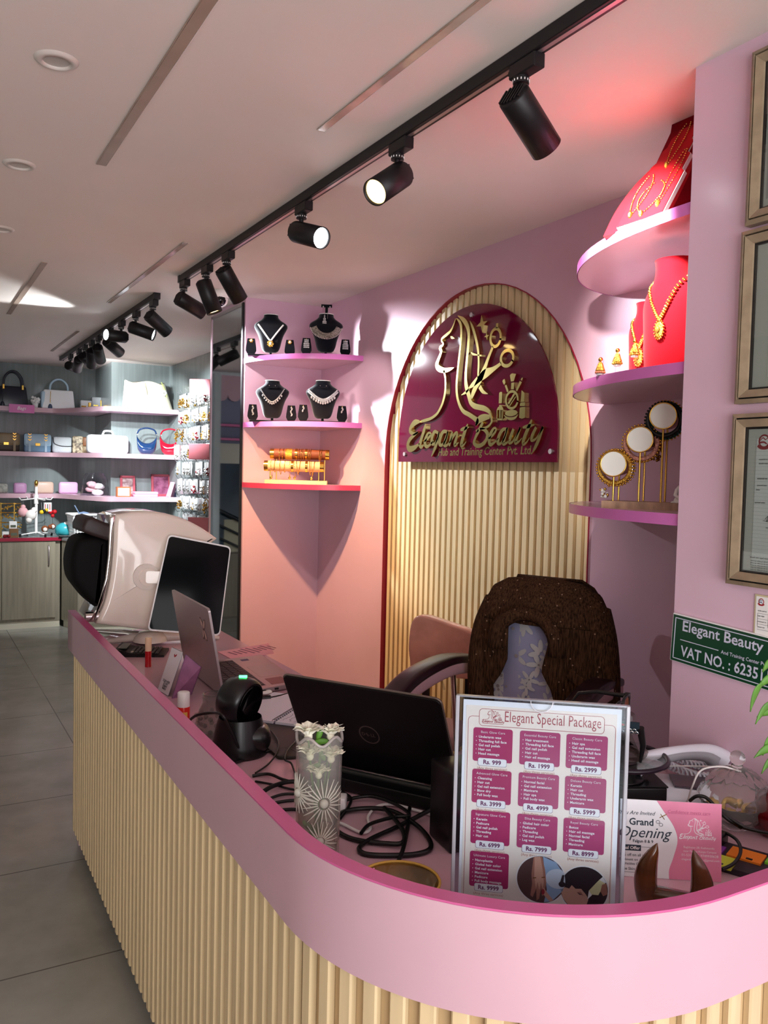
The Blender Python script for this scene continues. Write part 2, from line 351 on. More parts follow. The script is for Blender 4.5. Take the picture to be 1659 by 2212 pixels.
# black tracks and spotlights
TX = 1.32; LENS = {}
for y0, y1, lb in ((-1.2, 4.62, 'long black lighting track along the ceiling over the counter'), (5.16, 8.75, 'black lighting track along the ceiling toward the bag shelves')):
    t = thing('lighting_track', lb, 'lighting track', (TX, (y0+y1)/2, ZC)); L = (y1-y0)/2
    b = MB(); b.span(-.0175, .0175, -L, L, -.036, 0, blackm, .002, 1); b.build('rail', t)
    b = MB(); b.span(-.006, .006, -L+.02, L-.02, -.0375, -.034, alu); b.build('conductor_slot', t)
    for s_ in (-1, 1): b = MB(); b.span(-.0195, .0195, s_*L-.02, s_*L+.012, -.038, 0, blackm); b.build('end_cap', t)
def lens_mat(nm, col, e):
    return mat(nm, col, .3, emit=e)
def spot(y, d, label, col=None, e=0, power=0, ang=40, L=.165, r=.041, tone=None, blend=.5, aim=None):
    d = V(d).normalized(); t = thing('track_spotlight', label, 'spotlight', (TX, y, ZC-.036), group='black track spotlights')
    b = MB(); b.box((0, 0, -.018), (.034, .10, .036), blackm, .003, 1); b.box((.0, .055, -.012), (.012, .02, .01), blackm); b.build('adapter', t)
    b = MB(); b.cyl((0, .02, -.036), (0, .02, -.052), .02, blackm); 
    for k in range(14): a = 2*PI*k/14; b.box((.0203*math.cos(a), .02+.0203*math.sin(a), -.045), (.002, .002, .005), white)
    b.build('swivel_collar', t)
    piv = V((0, .02, -.105)); b = MB(); b.cyl((0, .02, -.05), piv, .0085, blackm, n=12); b.build('stem', t)
    q = d.to_track_quat('Z', 'Y').to_matrix().to_4x4(); M = Mx.Translation(piv - d*.035) @ q
    b = MB(); b.lathe([(.0001, 0), (r*.94, 0), (r, .005), (r, L), (r*.93, L), (r*.9, L-.012)], blackm, 32, M=M)
    for k in range(-3, 4): b.box((k*r*.24, 0, -.002), (r*.1, 1.6*r*math.sqrt(max(.05, 1-(k*.24)**2)), .006), blackm, M=M)
    b.build('barrel', t)
    lm = lens_mat('lens %s %g' % (tone, e), col, e) if tone else mat('unlit lens', (60, 58, 56), .15)
    b = MB(); b.lathe([(.0001, L-.012), (r*.91, L-.011)], lm, 24, M=M); b.build('lens', t)
    if power:
        p = V((TX, y, ZC-.036)) + piv + d*(L-.035+.004)
        sp = spotlight('spot_beam', p, aim and (V(aim)-p) or d, power, SPOTC[tone], ang, blend); 
    return t
SPOTC = {'cool': COOL, 'warm': WARM, 'neutral': NEUT}
CL, WL = (240, 248, 255), (255, 214, 140)
spot(1.66, (.80, .16, -.56), 'black track spotlight nearest the viewer, its back toward us, aimed at the red jewellery', CL, 8, 130, 66, tone='neutral', blend=.7, aim=(2.0, 1.85, 2.25))
spot(2.26, (-.76, -.31, -.57), 'black track spotlight with a glowing warm yellow lens', WL, 2.4, 40, 60, tone='warm')
spot(2.985, (.25, -.92, -.32), 'black track spotlight with a glowing white lens facing us', CL, 14, 70, 30, tone='cool', blend=.8, aim=(2.33, 2.06, 2.16))
spot(3.85, (.616, .25, -.757), 'black track spotlight third from the end, hiding the dome camera', CL, 8, 22, 60, tone='neutral', aim=(2.33, 4.35, 1.75))
spot(4.17, (.34, -.12, -.93), 'black track spotlight hanging steeply, second from the end of the first track', WL, 8, 125, 80, tone='warm', blend=.7, aim=(2.05, 4.55, 1.0))
spot(4.56, (.91, .16, -.37), 'black track spotlight at the very end of the first track', CL, 8, 16, 70, tone='neutral', aim=(2.1, 4.85, 2.1))
T2 = [(5.22, (.75, .3, -.5), 480, 'first black spotlight on the second track, pointing down at the right'), (5.67, (.8, -.45, -.3), 20, 'second black spotlight on the second track, with a bright lens rim'), (6.1, (-.9, -.4, -.02), 90, 'black spotlight on the second track facing left with a bright white lens'),
      (6.49, (.72, .55, -.42), 220, 'fourth black spotlight on the second track, aimed at the earring rack'), (6.92, (.3, .75, -.5), 200, 'fifth black spotlight on the second track, aimed at the white bags'), (7.2, (.15, .7, -.65), 110, 'sixth black spotlight on the second track, hanging steeply'),
      (7.5, (.6, .6, -.38), 150, 'seventh black spotlight on the second track, tilted to the right'), (7.79, (.05, .9, -.45), 0, 'eighth black spotlight on the second track, short and dark'), (8.22, (.7, .7, -.1), 50, 'last black spotlight on the second track, lying nearly level')]
for y, d, p, lb in T2:
    spot(y, d, lb, CL if p else None, 10 if p else 0, p*.75, 52 if y < 5.3 else 60, tone='cool' if p else None, aim=(2.33, 4.22, 1.95) if y < 5.3 else None)
# ------------------------------------------------------------------ reception counter
cx, cy, cr_ = 1.085, 1.325, .508
def cpath(off, y1=3.815, x1=1.752, n=22):
    "plan line of the counter front moved outward by off"
    r = cr_+off; p = [(cx-r+.03*(1-k/20), cy+(y1-cy)*(1-k/20)) for k in range(20)]
    p += [(cx-r*math.cos(PI/2*k/n), cy-r*math.sin(PI/2*k/n)) for k in range(n+1)]
    p += [(cx+(x1-cx)*k/6, cy-r) for k in range(1, 7)]
    return p
def band(b, o0, o1, z0, z1, m, mt=None, y1=3.815):
    a, c = cpath(o1, y1), cpath(o0, y1); n = len(a)
    vs = [(x, y, z) for z in (z0, z1) for P in (a, c) for x, y in P]
    fs = []; ft = []
    for i in range(n-1):
        fs += [[i+1, i, 2*n+i, 2*n+i+1], [n+i, n+i+1, 3*n+i+1, 3*n+i]]; ft += [[2*n+i+1, 2*n+i, 3*n+i, 3*n+i+1], [i, i+1, n+i+1, n+i]]
    fs += [[0, n, 3*n, 2*n], [n-1, 2*n-1+0, 4*n-1, 3*n-1]]
    b.add(vs, fs, m, True); b.add(vs, ft, mt or m); return b
t = thing('reception_counter', 'curved pink reception counter with a slatted pale wood front', 'counter', (0, 0, 0))
b = band(MB(), -.029, 0, .85, 1.012, pink); b.build('fascia', t)
b = band(MB(), -.030, .0005, 1.0125, 1.016, magenta); b.build('rim_edging', t, label='magenta edging along the top of the rim')
b = band(MB(), -.05, -.024, .06, .85, woodg, y1=3.73)
P = cpath(-.024, 3.73, n=60); s = [0]
for i in range(1, len(P)): s.append(s[-1]+math.dist(P[i], P[i-1]))
k, d, ribs = 0, .012, 0
while d < s[-1]-.02:
    while s[k+1] < d: k += 1
    f = (d-s[k])/(s[k+1]-s[k]); x = P[k][0]+(P[k+1][0]-P[k][0])*f; y = P[k][1]+(P[k+1][1]-P[k][1])*f
    a = math.atan2(P[k+1][1]-P[k][1], P[k+1][0]-P[k][0])
    b.prism([(-.014, -.001), (.014, -.001), (.014, -.011), (.011, -.014), (-.011, -.014), (-.014, -.011)], .075, .85, woodl, M=T(x, y) @ R(a)); d += .05
b.build('slatted_front', t)
b = band(MB(), -.14, -.12, 0, .08, mat('dark plinth', (70, 44, 40), .5), y1=3.66); b.build('plinth', t)
wt = cpath(-.0295, 3.80); DZ = .87
b = MB(); b.prism(wt + [(1.752, 1.58), (1.306, 1.62), (1.306, 4.02), (.93, 4.02)], DZ-.03, DZ, pink); b.build('worktop', t)
b = MB(); b.span(.64, 1.29, 3.72, 3.74, 0, DZ-.03, pink); b.build('end_panel', t)
b = MB(); b.span(1.27, 1.29, 1.62, 3.72, 0.3, DZ-.03, pink); b.build('modesty_panel', t)
# ------------------------------------------------------------------ corner shelves
def cshelf(name, label, x0, y0, sx, sy, z, rx, ry, em, grp, top=pink):
    t = thing(name, label, 'shelf', (x0, y0, z), group=grp); n = 24
    arc = [(sx*rx*math.cos(PI/2*k/n), sy*ry*math.sin(PI/2*k/n)) for k in range(n+1)]
    b = MB(); b.prism([(sx*.002, sy*.002)] + arc, -.03, 0, top); b.build('board', t)
    b = MB(); o = [(x*1.004, y*1.004) for x, y in arc]
    b.add([(x, y, z_) for z_ in (-.0305, .0005) for x, y in o], [[i, i+1, n+2+i, n+1+i] for i in range(n)], em, True)
    b.build('edge_band', t, label='brighter edge band'); return t
for z, em, lb in ((2.325, lilac, 'top quarter-round pink corner shelf holding two black busts'), (1.932, lilac, 'middle quarter-round pink corner shelf holding two black busts'), (1.564, mat('red edge band', (196, 60, 96), .3), 'lowest quarter-round pink corner shelf holding gold bracelets')):
    cshelf('corner_shelf', lb, XL, YL, -1, -1, z, .525, .57, em, 'left corner shelves')
for z, lb in ((2.365, 'top rounded shelf by the pillar holding a red jewellery board'), (1.955, 'middle rounded shelf by the pillar holding red necklace busts'), (1.556, 'lowest rounded shelf by the pillar holding the gold bangle stand')):
    cshelf('corner_shelf', lb, XL, YP, -1, 1, z, .565, .84, lilac, 'right pillar shelves')
# ------------------------------------------------------------------ emblem used on the sign and on the printed things
def LA(x, y): return (x/4.74+870, y/4.74+650)
LOGO_A = [  # strokes (x, y, width), woman's profile, hair and scissors
 [(563,182,6),(540,250,11),(510,310,17),(465,352,19),(425,385,15),(418,412,12),(436,446,12),(402,482,22),(414,515,22),(406,548,20),(384,605,25),(369,660,32),(390,695,36),(440,712,32),(500,703,22),(545,685,3)],
 [(440,712,18),(454,780,17),(458,860,18),(452,950,20),(430,1040,20),(400,1110,19),(365,1163,18),(310,1203,18),(250,1224,18),(205,1236,14)],
 [(572,183,6),(605,222,20),(620,290,22),(615,420,18),(600,560,18),(585,700,18),(572,850,20),(577,970,22),(600,1060,24),(640,1130,28),(700,1166,30),(750,1200,32),(782,1232,38),(768,1278,12)],
 [(583,154,3),(640,195,30),(682,262,34),(697,340,28),(692,450,24),(682,560,24),(669,700,24),(666,820,30),(677,900,36),(700,980,36),(715,1040,32),(752,1076,36),(800,1090,36),(862,1106,36),(912,1142,26),(934,1190,18),(930,1240,16),(905,1278,6)],
 [(768,1280,12),(800,1222,46),(850,1196,48),(912,1188,26)],
 [(708,208,3),(735,270,20),(765,370,24),(790,490,22),(798,600,18),(795,720,18),(788,790,8)],
 [(510,366,3),(524,378,16),(550,387,3)], [(720,530,4),(745,548,14),(790,556,7),(826,563,12)],
 [(945,470,22),(900,580,26),(860,690,36),(815,795,52),(770,880,42),(738,955,36),(724,1002,16)],
 [(1030,640,22),(950,700,34),(870,745,62),(800,800,48),(740,858,34),(690,902,3)],
 [(988,232,24),(986,282,26)], [(808,878,32),(842,930,26),(892,954,3)], [(704,900,10),(668,936,18),(620,966,4)]]
LOGO_R = [(972,378,52,92,.12,20,'A'),(1090,588,62,82,.30,22,'A')]
def mk(x, y): return (900.6+x*.2857, 663.6+y*.2857)
LOGO_P = [[(828,145),(846,214),(890,208),(850,250),(838,330),(822,262),(775,265),(815,222)], [(880,322),(885,354),(905,352),(888,372),(885,405),(876,374),(855,372),(874,356)]]
LOGO_P += [[mk(*p) for p in q] for q in ([(495,570),(520,510),(575,480),(605,610),(570,690),(545,680)], [(580,720),(640,690),(720,910),(665,965)], [(765,350),(800,305),(850,282),(985,300),(960,380),(905,560),(805,580)], [(815,620),(920,605),(905,845),(805,850)],
  [(1150,510),(1190,440),(1230,440),(1200,545)], [(1120,550),(1195,600),(1020,930),(980,885)], [(380,980),(420,945),(480,945),(490,1000),(475,1350),(365,1360)], [(375,1410),(475,1410),(470,1450),(520,1520),(530,1590),(290,1590),(330,1500),(380,1460)],
  [(1185,885),(1290,975),(1275,1300),(1155,1305)], [(1130,1355),(1170,1330),(1300,1320),(1295,1450),(1125,1455)], [(1120,1510),(1160,1490),(1310,1480),(1300,1870),(1190,1905),(1095,1870)], ell(815, 1700, 225, 112, 26, -.12))]
def mks(l): return [(*mk(x, y), w_*.2857) for x, y, w_ in l]
LOGO_A += [mks(l) for l in ([(930,1010,60),(820,1190,60),(710,1370,60)], [(975,1115,28),(860,1285,28),(750,1455,28)], [(303,1590,30),(298,1945,30)], [(514,1590,30),(490,1945,30)], [(400,1590,36),(395,1880,36)], [(452,1590,18),(446,1880,18)], [(286,1928,42),(490,1928,42)], [(556,1775,14),(640,1858,44),(780,1905,72),(950,1868,62),(1060,1745,12)])]
LOGO_R += [(*mk(835, 1230), 212*.2857, 305*.2857, .10, 58*.2857, 'A')]
def lb_(l): return [(x, y+900.6, w_) for x, y, w_ in l]
SCRIPT = [lb_(l) for l in ([(205,338,8),(150,345,36),(105,395,26),(100,440,24),(140,462,18),(180,443,12)], [(180,443,10),(145,472,18),(95,520,26),(75,575,30),(90,615,36),(140,605,30),(195,560,8)],
 [(256,360,8),(243,420,26),(215,510,26),(200,570,32),(215,595,22),(242,570,8)], [(245,540,10),(290,500,18),(312,465,16),(288,452,14),(262,500,26),(250,560,28),(270,592,22),(312,565,14),(340,525,6)],
 [(385,452,18),(350,440,22),(326,490,26),(320,550,26),(345,566,16),(382,505,14),(396,440,12)], [(396,440,18),(386,500,26),(356,600,26),(318,692,8)], [(480,442,18),(440,440,24),(412,490,28),(400,560,28),(425,576,18),(462,525,14),(486,440,12)], [(486,440,16),(470,500,26),(450,570,28),(475,580,16),(505,540,8)],
 [(532,440,14),(518,500,28),(500,588,16)], [(505,555,8),(545,480,22),(576,448,18),(580,480,22),(560,550,28),(560,580,22),(596,550,8)], [(690,362,12),(660,440,30),(630,540,30),(625,582,26),(650,575,14),(674,540,6)], [(616,424,14),(650,410,26),(704,393,6)],
 [(912,1142-900.6,18),(936,320,20),(922,362,16),(880,396,16),(815,412,14)], [(820,410,14),(862,422,24),(892,462,32),(880,522,28),(840,570,28),(790,586,26),(755,556,26),(765,510,22),(797,440,28),(845,345,22)], [(775,440,22),(800,420,20)],
 [(905,512,12),(952,470,18),(982,420,16),(962,402,16),(930,450,28),(910,520,30),(922,572,26),(970,545,14),(1005,505,6)], [(1090,412,18),(1050,420,26),(1012,480,30),(1000,550,30),(1026,562,18),(1068,498,14),(1098,398,12)], [(1098,398,18),(1075,480,28),(1055,560,30),(1092,552,14),(1114,515,6)],
 [(1160,412,24),(1127,500,30),(1117,550,26),(1147,545,16),(1192,475,14),(1230,396,20)], [(1230,396,22),(1197,490,28),(1180,552,30),(1216,540,14),(1246,505,6)], [(1347,318,18),(1312,400,32),(1267,510,32),(1260,564,28),(1292,550,14),(1324,500,6)], [(1254,397,14),(1310,384,30),(1376,368,6)],
 [(1392,394,26),(1352,480,30),(1346,528,24),(1386,515,16),(1432,448,14),(1462,390,26)], [(1462,390,26),(1422,510,32),(1382,600,28),(1348,664,6)])]
# the emblem flattened to its own plane: u to the right, v up, one unit = one metre on the wall sign
SX = 2.306
def pln(x, y):
    p = at(*LA(x, y), 0, SX); return (-(p.y-3.26), p.z-1.705)
def plw(x, y, w_):
    a, c = pln(x-w_/2, y), pln(x+w_/2, y); return abs(c[0]-a[0])
def flat(l): return [(*pln(x, y), plw(x, y, w_)*.92) for x, y, w_ in l]
E_STROKES = [flat(l) for l in LOGO_A]; E_POLYS = [[pln(*p) for p in q] for q in LOGO_P]; S_STROKES = [flat(l) for l in SCRIPT]
E_RINGS = []
for x, y, rx, ry, a, w_, _ in LOGO_R:
    E_RINGS.append(([(*pln(*p), plw(x, y, w_)) for p in ell(x, y, rx, ry, 30, a)]))
def emblem(b, M, d, m, n=6, script=True, pic=True, k=1):
    if pic:
        for l in E_STROKES: b.ribbon([(x, y, w_*k) for x, y, w_ in l], d, m, M, n)
        for q in E_POLYS: b.prism(q, 0, d, m, M) if d else b.add([(x, y, 0) for x, y in q], [list(range(len(q)))], m, False, M)
        for q in E_RINGS: b.ribbon(q+q[:2], d, m, M, smooth=False)
    if script:
        for l in S_STROKES: b.ribbon([(x, y, w_*k) for x, y, w_ in l], d, m, M, n)
    return b
# ------------------------------------------------------------------ wall sign
t = thing('wall_sign', 'dark magenta arched sign with gold woman emblem mounted on the wooden slats', 'sign', (SX, 3.26, 1.705))
SM = Mx(((0, 0, -1, 0), (-1, 0, 0, 0), (0, 1, 0, 0), (0, 0, 0, 1)))      # u -> -Y, v -> Z, out -> -X
signm = mat('magenta acrylic', (98, 0, 42), .06, coat=.6, spec=.6)
out = [(-.635, 0)] + [(-.635*math.cos(PI*k/40), .12+.615*math.sin(PI*k/40)) for k in range(41)] + [(.635, 0)]
b = MB(); b.prism(out, -.008, 0, signm, M=SM @ T(0, 0, 0)); b.build('backing_plate', t)
gm = mat('polished gold letters', (236, 214, 140), .16, metal=1)
b = MB(); emblem(b, SM, .012, gm, script=False); b.build('emblem', t, label='gold outline of a woman with scissors and cosmetics')
b = MB(); emblem(b, SM, .014, gm, pic=False); b.build('lettering', t, label='gold script lettering')
a, c = pln(362, 900.6+685), pln(1325, 900.6+668)
b = MB(); b.text('Hub and Training Center Pvt. Ltd.', gm, SM @ T(a[0], a[1]) @ R(math.atan2(c[1]-a[1], c[0]-a[0])), w=math.dist(a, c), ax='L', ay='Z', ext=.01, off=.012, shear=.15); b.build('tagline', t)
for x, y in ((712, 143), (25, 900.6+668), (1522, 900.6+640)):
    u, v = pln(x, y); b = MB(); b.cyl((u, v, -.03), (u, v, .008), .011, alu, M=SM); b.build('standoff_bolt', t)
# ------------------------------------------------------------------ pillar wall: frames and signs
WX = XP-.001
def WM(y, z, d=0): return Mx(((0, 0, -1, WX-d), (-1, 0, 0, y), (0, 1, 0, z), (0, 0, 0, 1)))
oak = mat('oak frame', (158, 138, 112), .4, noise=.25, nscale=8, stretch=(3, 3, 3))
blk = mat('black frame line', (14, 12, 12), .4)
matb = mat('certificate mount', (216, 217, 212), .55); cert = mat('certificate paper', (244, 247, 249), .6); ink = mat('black ink', (20, 20, 24), .8); redink = mat('red ink', (165, 40, 50), .8); blueink = mat('navy ink', (52, 56, 110), .8)
def cert_frame(lb, y, z0, z1, wd, content):
    t = thing('framed_certificate', lb, 'framed certificate', (WX, y, (z0+z1)/2), group='framed certificates on the pillar')
    h = z1-z0; M = SM @ T(wd/2, 0)
    b = MB()
    def bar(i0, i1, za, zb, m):
        o = [(s*(wd/2-i0), q*(h/2-i0)) for s, q in ((-1, -1), (1, -1), (1, 1), (-1, 1))]; n_ = [(s*(wd/2-i1), q*(h/2-i1)) for s, q in ((-1, -1), (1, -1), (1, 1), (-1, 1))]
        for k in range(4):
            j = (k+1) % 4; b.add([(*o[k], za), (*o[j], za), (*n_[j], zb), (*n_[k], zb), (*o[k], 0), (*o[j], 0), (*n_[k], 0), (*n_[j], 0)], [[0, 1, 2, 3], [4, 5, 1, 0], [3, 2, 7, 6]], m, False, M)
    bar(0, .010, .022, .028, oak); bar(.010, .014, .019, .019, blk); bar(.014, .032, .027, .020, oak); bar(.032, .037, .014, .012, blk)
    b.build('frame', t)
    b = MB(); b.box((0, 0, .005), (wd-.066, h-.066, .006), matb, M=M); b.build('mount', t)
    b = MB(); content(b, M, wd, h); b.build('certificate_sheet', t)
    b = MB(); b.box((0, 0, .0125), (wd-.07, h-.07, .001), glass, M=M); b.build('glass_pane', t)
def rows(b, M, x, y, n, dy, wd, h, m, seed, body):
    for k in range(n): b.text(body[k % len(body)], m, M @ T(x, y-k*dy, .0094), h=h, ax='L', off=.02)
def seal(b, M, x, y, r, c1, c2):
    b.add([(a_, c_, .0092) for a_, c_ in ell(x, y, r, r*1.08)], [list(range(28))], c1, False, M)
    b.add([(a_, c_, .0094) for a_, c_ in ell(x, y, r*.74, r*.8)], [list(range(28))], cert, False, M)
    b.ribbon([(x-r*.7, y+.1*r, r*.1), (x-r*.2, y+.55*r, r*.16), (x+.2*r, y+.25*r, r*.14), (x+r*.6, y+.5*r, r*.1)], .0002, c2, M, z0=.0095)
    b.ribbon([(x-r*.72, y-.2*r, r*.3), (x, y-.15*r, r*.26), (x+r*.5, y-.45*r, r*.2)], .0002, c2, M, z0=.0095)
    b.ribbon([(x-r*1.1, y-.65*r, r*.4), (x-r*.5, y-1.05*r, r*.42), (x+r*.5, y-1.05*r, r*.42), (x+r*1.1, y-.65*r, r*.4)], .0002, c1, M, z0=.0093)
def cA(b, M, w_, h):
    b.box((0, 0, .0085), (w_-.09, h-.11, .001), mat('grey certificate', (178, 172, 172), .6), M=M)
def cB(b, M, w_, h):
    b.box((.012, 0, .0085), (w_-.13, h-.12, .001), cert, M=M)
    bw, bh = w_-.17, h-.17; lat = mat('lattice border', (70, 70, 96), .7)
    for s in (-1, 1):
        for k in range(4):
            b.box((.012+s*(bw/2-k*.0035), 0, .0092), (.001, bh-k*.007, .0003), lat, M=M); b.box((.012, s*(bh/2-k*.0035), .0092), (bw-k*.007, .001, .0003), lat, M=M)
    n = int(bh/.005)
    for k in range(n): b.box((.012-bw/2+.0052, -bh/2+bh*(k+.5)/n, .0092), (.0105, .0012, .0003), lat, M=M)
    n = int(bw/.005)
    for s in (-1, 1):
        for k in range(n): b.box((.012-bw/2+bw*(k+.5)/n, s*(bh/2-.0052), .0092), (.0012, .0105, .0003), lat, M=M)
    fl_ = [mat('peach flower', (214, 160, 140), .7), mat('grey flower', (150, 150, 156), .7)]
    for k, (fx, fy) in enumerate(((-.02, -.02), (-.012, -.045), (-.022, -.07), (-.005, -.09), (-.018, -.10))):
        for p in range(5): a = p*PI*.4; b.add([(x, y, .0094+.0001*k) for x, y in ell(-bw/2+.06+fx+.012*math.cos(a), fy+.012*math.sin(a), .012, .006, 10, a)], [list(range(10))], fl_[k % 2], False, M)
    seal(b, M, -.13+w_*.12, h/2-.12, .022, redink, redink)
    for k in range(5): b.box((-bw/2+.052, .06-k*.014, .0093), (.02, .004, .0003), ink, M=M)
def cC(b, M, w_, h):
    b.box((.01, -.005, .0085), (w_-.10, h-.11, .001), cert, M=M)
    for k in range(34): b.box((.0, h/2-.055-k*(h-.11)/34, .0091), (w_-.09, .0006, .0002), mat('security line', (196, 204, 208), .7), M=M)
    x = -w_/2+.056; seal(b, M, x+.024, h/2-.066, .015, redink, redink)
    for s, fx, fy, hh in (('कार्यालयको नाम', .012, .109, .0045), ('आन्तरिक राजस्व कार्यालय', .012, .1186, .0045), ('कारोबारको नाम', .010, .1536, .0045), ('व्यवसायको प्रकार', .010, .170, .0045), ('ठेगाना', .008, .180, .0042), ('व्यवसायको कारोबार', .006, .2106, .0045), ('स्थायी लेखा नम्बर', .075, .0946, .007), ('करदाताको दस्तखत', .038, .2686, .0045)):
        b.text(s, ink, M @ T(x+fx, h/2-fy, .0094), h=hh, ax='L', off=.015)
    b.ribbon([(x+dx, h/2-.247+dy, .001) for dx, dy in ((.035, -.002), (.043, .006), (.04, -.006), (.051, .004), (.056, -.004), (.062, .008), (.066, -.004), (.082, .002))], .0003, ink, M, z0=.0093)
    b.ribbon([(x+.03, h/2-.252, .0009), (x+.06, h/2-.256, .001), (x+.095, h/2-.26, .0009)], .0003, ink, M, z0=.0093)
    emblem(b, M @ T(x+.075, h/2-.306, .0094) @ Mx.Scale(.045, 4), 0, ink, 3, k=1.2)
    b.text('करदाताले पालना गर्नुपर्ने कर्तव्यहरू', ink, M @ T(x+.0, h/2-.341, .0094), h=.0048, ax='L', off=.02)
    for k in range(7): b.text('कारोबार गर्दा अनिवार्य रूपमा बिल जारी गर्नु पर्ने छ तथा कर विवरण समयमा पेश गर्नु पर्ने छ', ink, M @ T(x+.002, h/2-.349-k*.0052, .0094), h=.0038, ax='L', off=.012)
cert_frame('oak framed certificate highest on the pillar, grey sheet, cut by the photo edge', 1.337, 2.252, 2.655, .42, cA)
cert_frame('oak framed certificate with lattice border and flowers, middle of the pillar', 1.345, 1.832, 2.240, .42, cB)
cert_frame('oak framed certificate with red seal and dense text, lowest of the framed ones', 1.348, 1.398, 1.808, .42, cC)
t = thing('paper_certificate', 'small unframed paper certificate with a purple seal just above the green sign', 'certificate', (WX, 1.279, 1.33))
M = SM @ T(.11, 0); b = MB(); b.box((0, 0, .001), (.22, .10, .002), mat('cream backing', (214, 200, 160), .6), M=M); b.build('backing', t)
b = MB(); b.box((0.001, -.001, .0024), (.214, .094, .001), wht, M=M); seal(b, M @ T(0, 0, -.006), -.092, .034, .0075, redink, blueink)
for k, s in enumerate(('स्थानीय तहको नाम', 'दर्ता नम्बर', 'इजाजतपत्रको नाम', 'प्रोप्राइटर फर्म')): b.text(s, ink, M @ T(-.1, .012-k*.0128, .0032), h=.004, ax='L', off=.015)
for k in range(4): b.box((0, .006-k*.0128, .0031), (.2, .0005, .0003), ink, M=M)
for x in (-.1, -.072): b.box((x, -.0095, .0031), (.0005, .031, .0003), ink, M=M)
b.text('LM', ink, M @ T(-.068, -.0015, .0032), h=.006, ax='L'); b.text('E.', ink, M @ T(-.066, -.0145, .0032), h=.006, ax='L'); b.build('certificate_sheet', t)
t = thing('name_board', 'green board with white VAT number lettering screwed to the pink pillar', 'sign', (WX, 1.5145, 1.296))
green = mat('green sheet', (8, 62, 36), .3)
M = SM @ R(-.045); b = MB(); b.box((.3, -.0605, .004), (.6, .125, .007), white, M=M); b.build('board_edge', t)
b = MB(); b.box((.3, -.0615, .0068), (.597, .121, .0022), green, M=M); b.build('board_face', t)
b = MB(); lt = mat('pale lettering', (206, 208, 226), .5)
for y in (-.0085, -.1145): b.box((.3, y, .0082), (.582, .0022, .0006), lt, M=M)
b.box((.0095, -.0615, .0082), (.0022, .106, .0006), lt, M=M)
b.text('Elegant Beauty', lt, M @ T(.034, -.047, .0086), w=.236, h=.036, ax='L', ay='B', off=.016)
b.box((.088, -.0625, .0083), (.118, .002, .0006), lt, M=M)
b.text('And Training Center Pvt. Ltd.', lt, M @ T(.155, -.071, .0086), h=.012, ax='L', ay='B', off=.01)
b.text('VAT NO. : 623511', lt, M @ T(.033, -.105, .0086), w=.258, h=.029, ax='L', ay='B', off=.018); b.build('lettering', t)
# ------------------------------------------------------------------ black velvet busts with jewellery, left corner shelves
BP = [(.0, .030, .020), (.008, .045, .026), (.03, .056, .034), (.07, .066, .042), (.105, .078, .046), (.135, .094, .046), (.152, .1, .042), (.166, .096, .036), (.178, .082, .034), (.19, .062, .036), (.205, .046, .038), (.222, .0415, .037)]
def lerp_p(P, z):
    for i in range(len(P)-1):
        if z <= P[i+1][0]:
            f = (z-P[i][0])/(P[i+1][0]-P[i][0]); return [P[i][k]+(P[i+1][k]-P[i][k])*f for k in (1, 2)]
    return P[-1][1:]
def bustpt(x, z, off=.003, P=BP, z0=.02, k=1):
    w_, d = lerp_p(P, (z-z0)/k); w_ *= k; d *= k; q = max(0, 1-(x/w_)**2) if abs(x) < w_ else 0
    return V((x, -d*math.sqrt(q)-off, z))
def bustmesh(b, m, P=BP, z0=.02, k=1, n=28):
    Q = cr(P, 3)
    b.grid(lambda u, v: (lambda i: (Q[i][1]*k*math.cos(2*PI*u), (1 if math.sin(2*PI*u) < 0 else .35)*Q[i][2]*k*math.sin(2*PI*u), z0+Q[i][0]*k))(min(len(Q)-1, round(v*(len(Q)-1)))), n, len(Q), m, cu=True)
    for i, z in ((0, z0), (-1, z0+Q[-1][0]*k)):
        ring = [(Q[i][1]*k*math.cos(2*PI*u/n), (1 if math.sin(2*PI*u/n) < 0 else .35)*Q[i][2]*k*math.sin(2*PI*u/n), z) for u in range(n)]; b.add(ring, [list(range(n)) if i else list(range(n))[::-1]], m)
    return b
def make_bust(label, loc, rz):
    t = thing('necklace_bust', label, 'jewellery display bust', loc, rz, 'black velvet necklace busts')
    b = MB(); b.box((0, 0, .005), (.27, .06, .01), velvet, .002, 1); b.build('base', t)
    b = MB(); b.cyl((0, 0, .01), (0, 0, .035), .008, velvet); b.build('stem', t)
    b = MB(); bustmesh(b, velvet, z0=.024); b.build('bust', t)
    b = MB(); b.tube([(.0425*math.cos(a), (1 if math.sin(a) < 0 else .35)*.038*math.sin(a), .247) for a in [2*PI*k/28 for k in range(28)]], .0022, white, 6, True); b.build('neck_trim', t)
    for s in (-1, 1):
        b = MB(); o = [(s*.115+x, z) for x, z in ((-.022, .012), (-.031, .03), (-.03, .05), (-.022, .102), (.022, .102), (.03, .05), (.031, .03), (.022, .012), (.012, .008), (-.012, .008))]
        b.prism(o, -.006, .006, velvet, M=Mx(((1, 0, 0, 0), (0, 0, 1, -.012), (0, 1, 0, 0), (0, 0, 0, 1)))); b.build('earring_stand', t)
    return t
def necklace(name, label, loc, rz, cat='necklace', grp=None):
    return thing(name, label, cat, loc, rz, grp)
busts = [((1.903, 4.755, 2.325), 'black velvet bust on the top corner shelf wearing the white V-shaped necklace'), ((2.165, 4.535, 2.325), 'black velvet bust on the top corner shelf wearing the wide silver collar'),
         ((1.912, 4.735, 1.932), 'black velvet bust on the middle corner shelf beside the mirror, single-row stone necklace'), ((2.150, 4.53, 1.932), 'black velvet bust on the middle corner shelf near the arch, double-row stone necklace')]
RZ = -.42
for loc, lb in busts: make_bust(lb, loc, RZ)
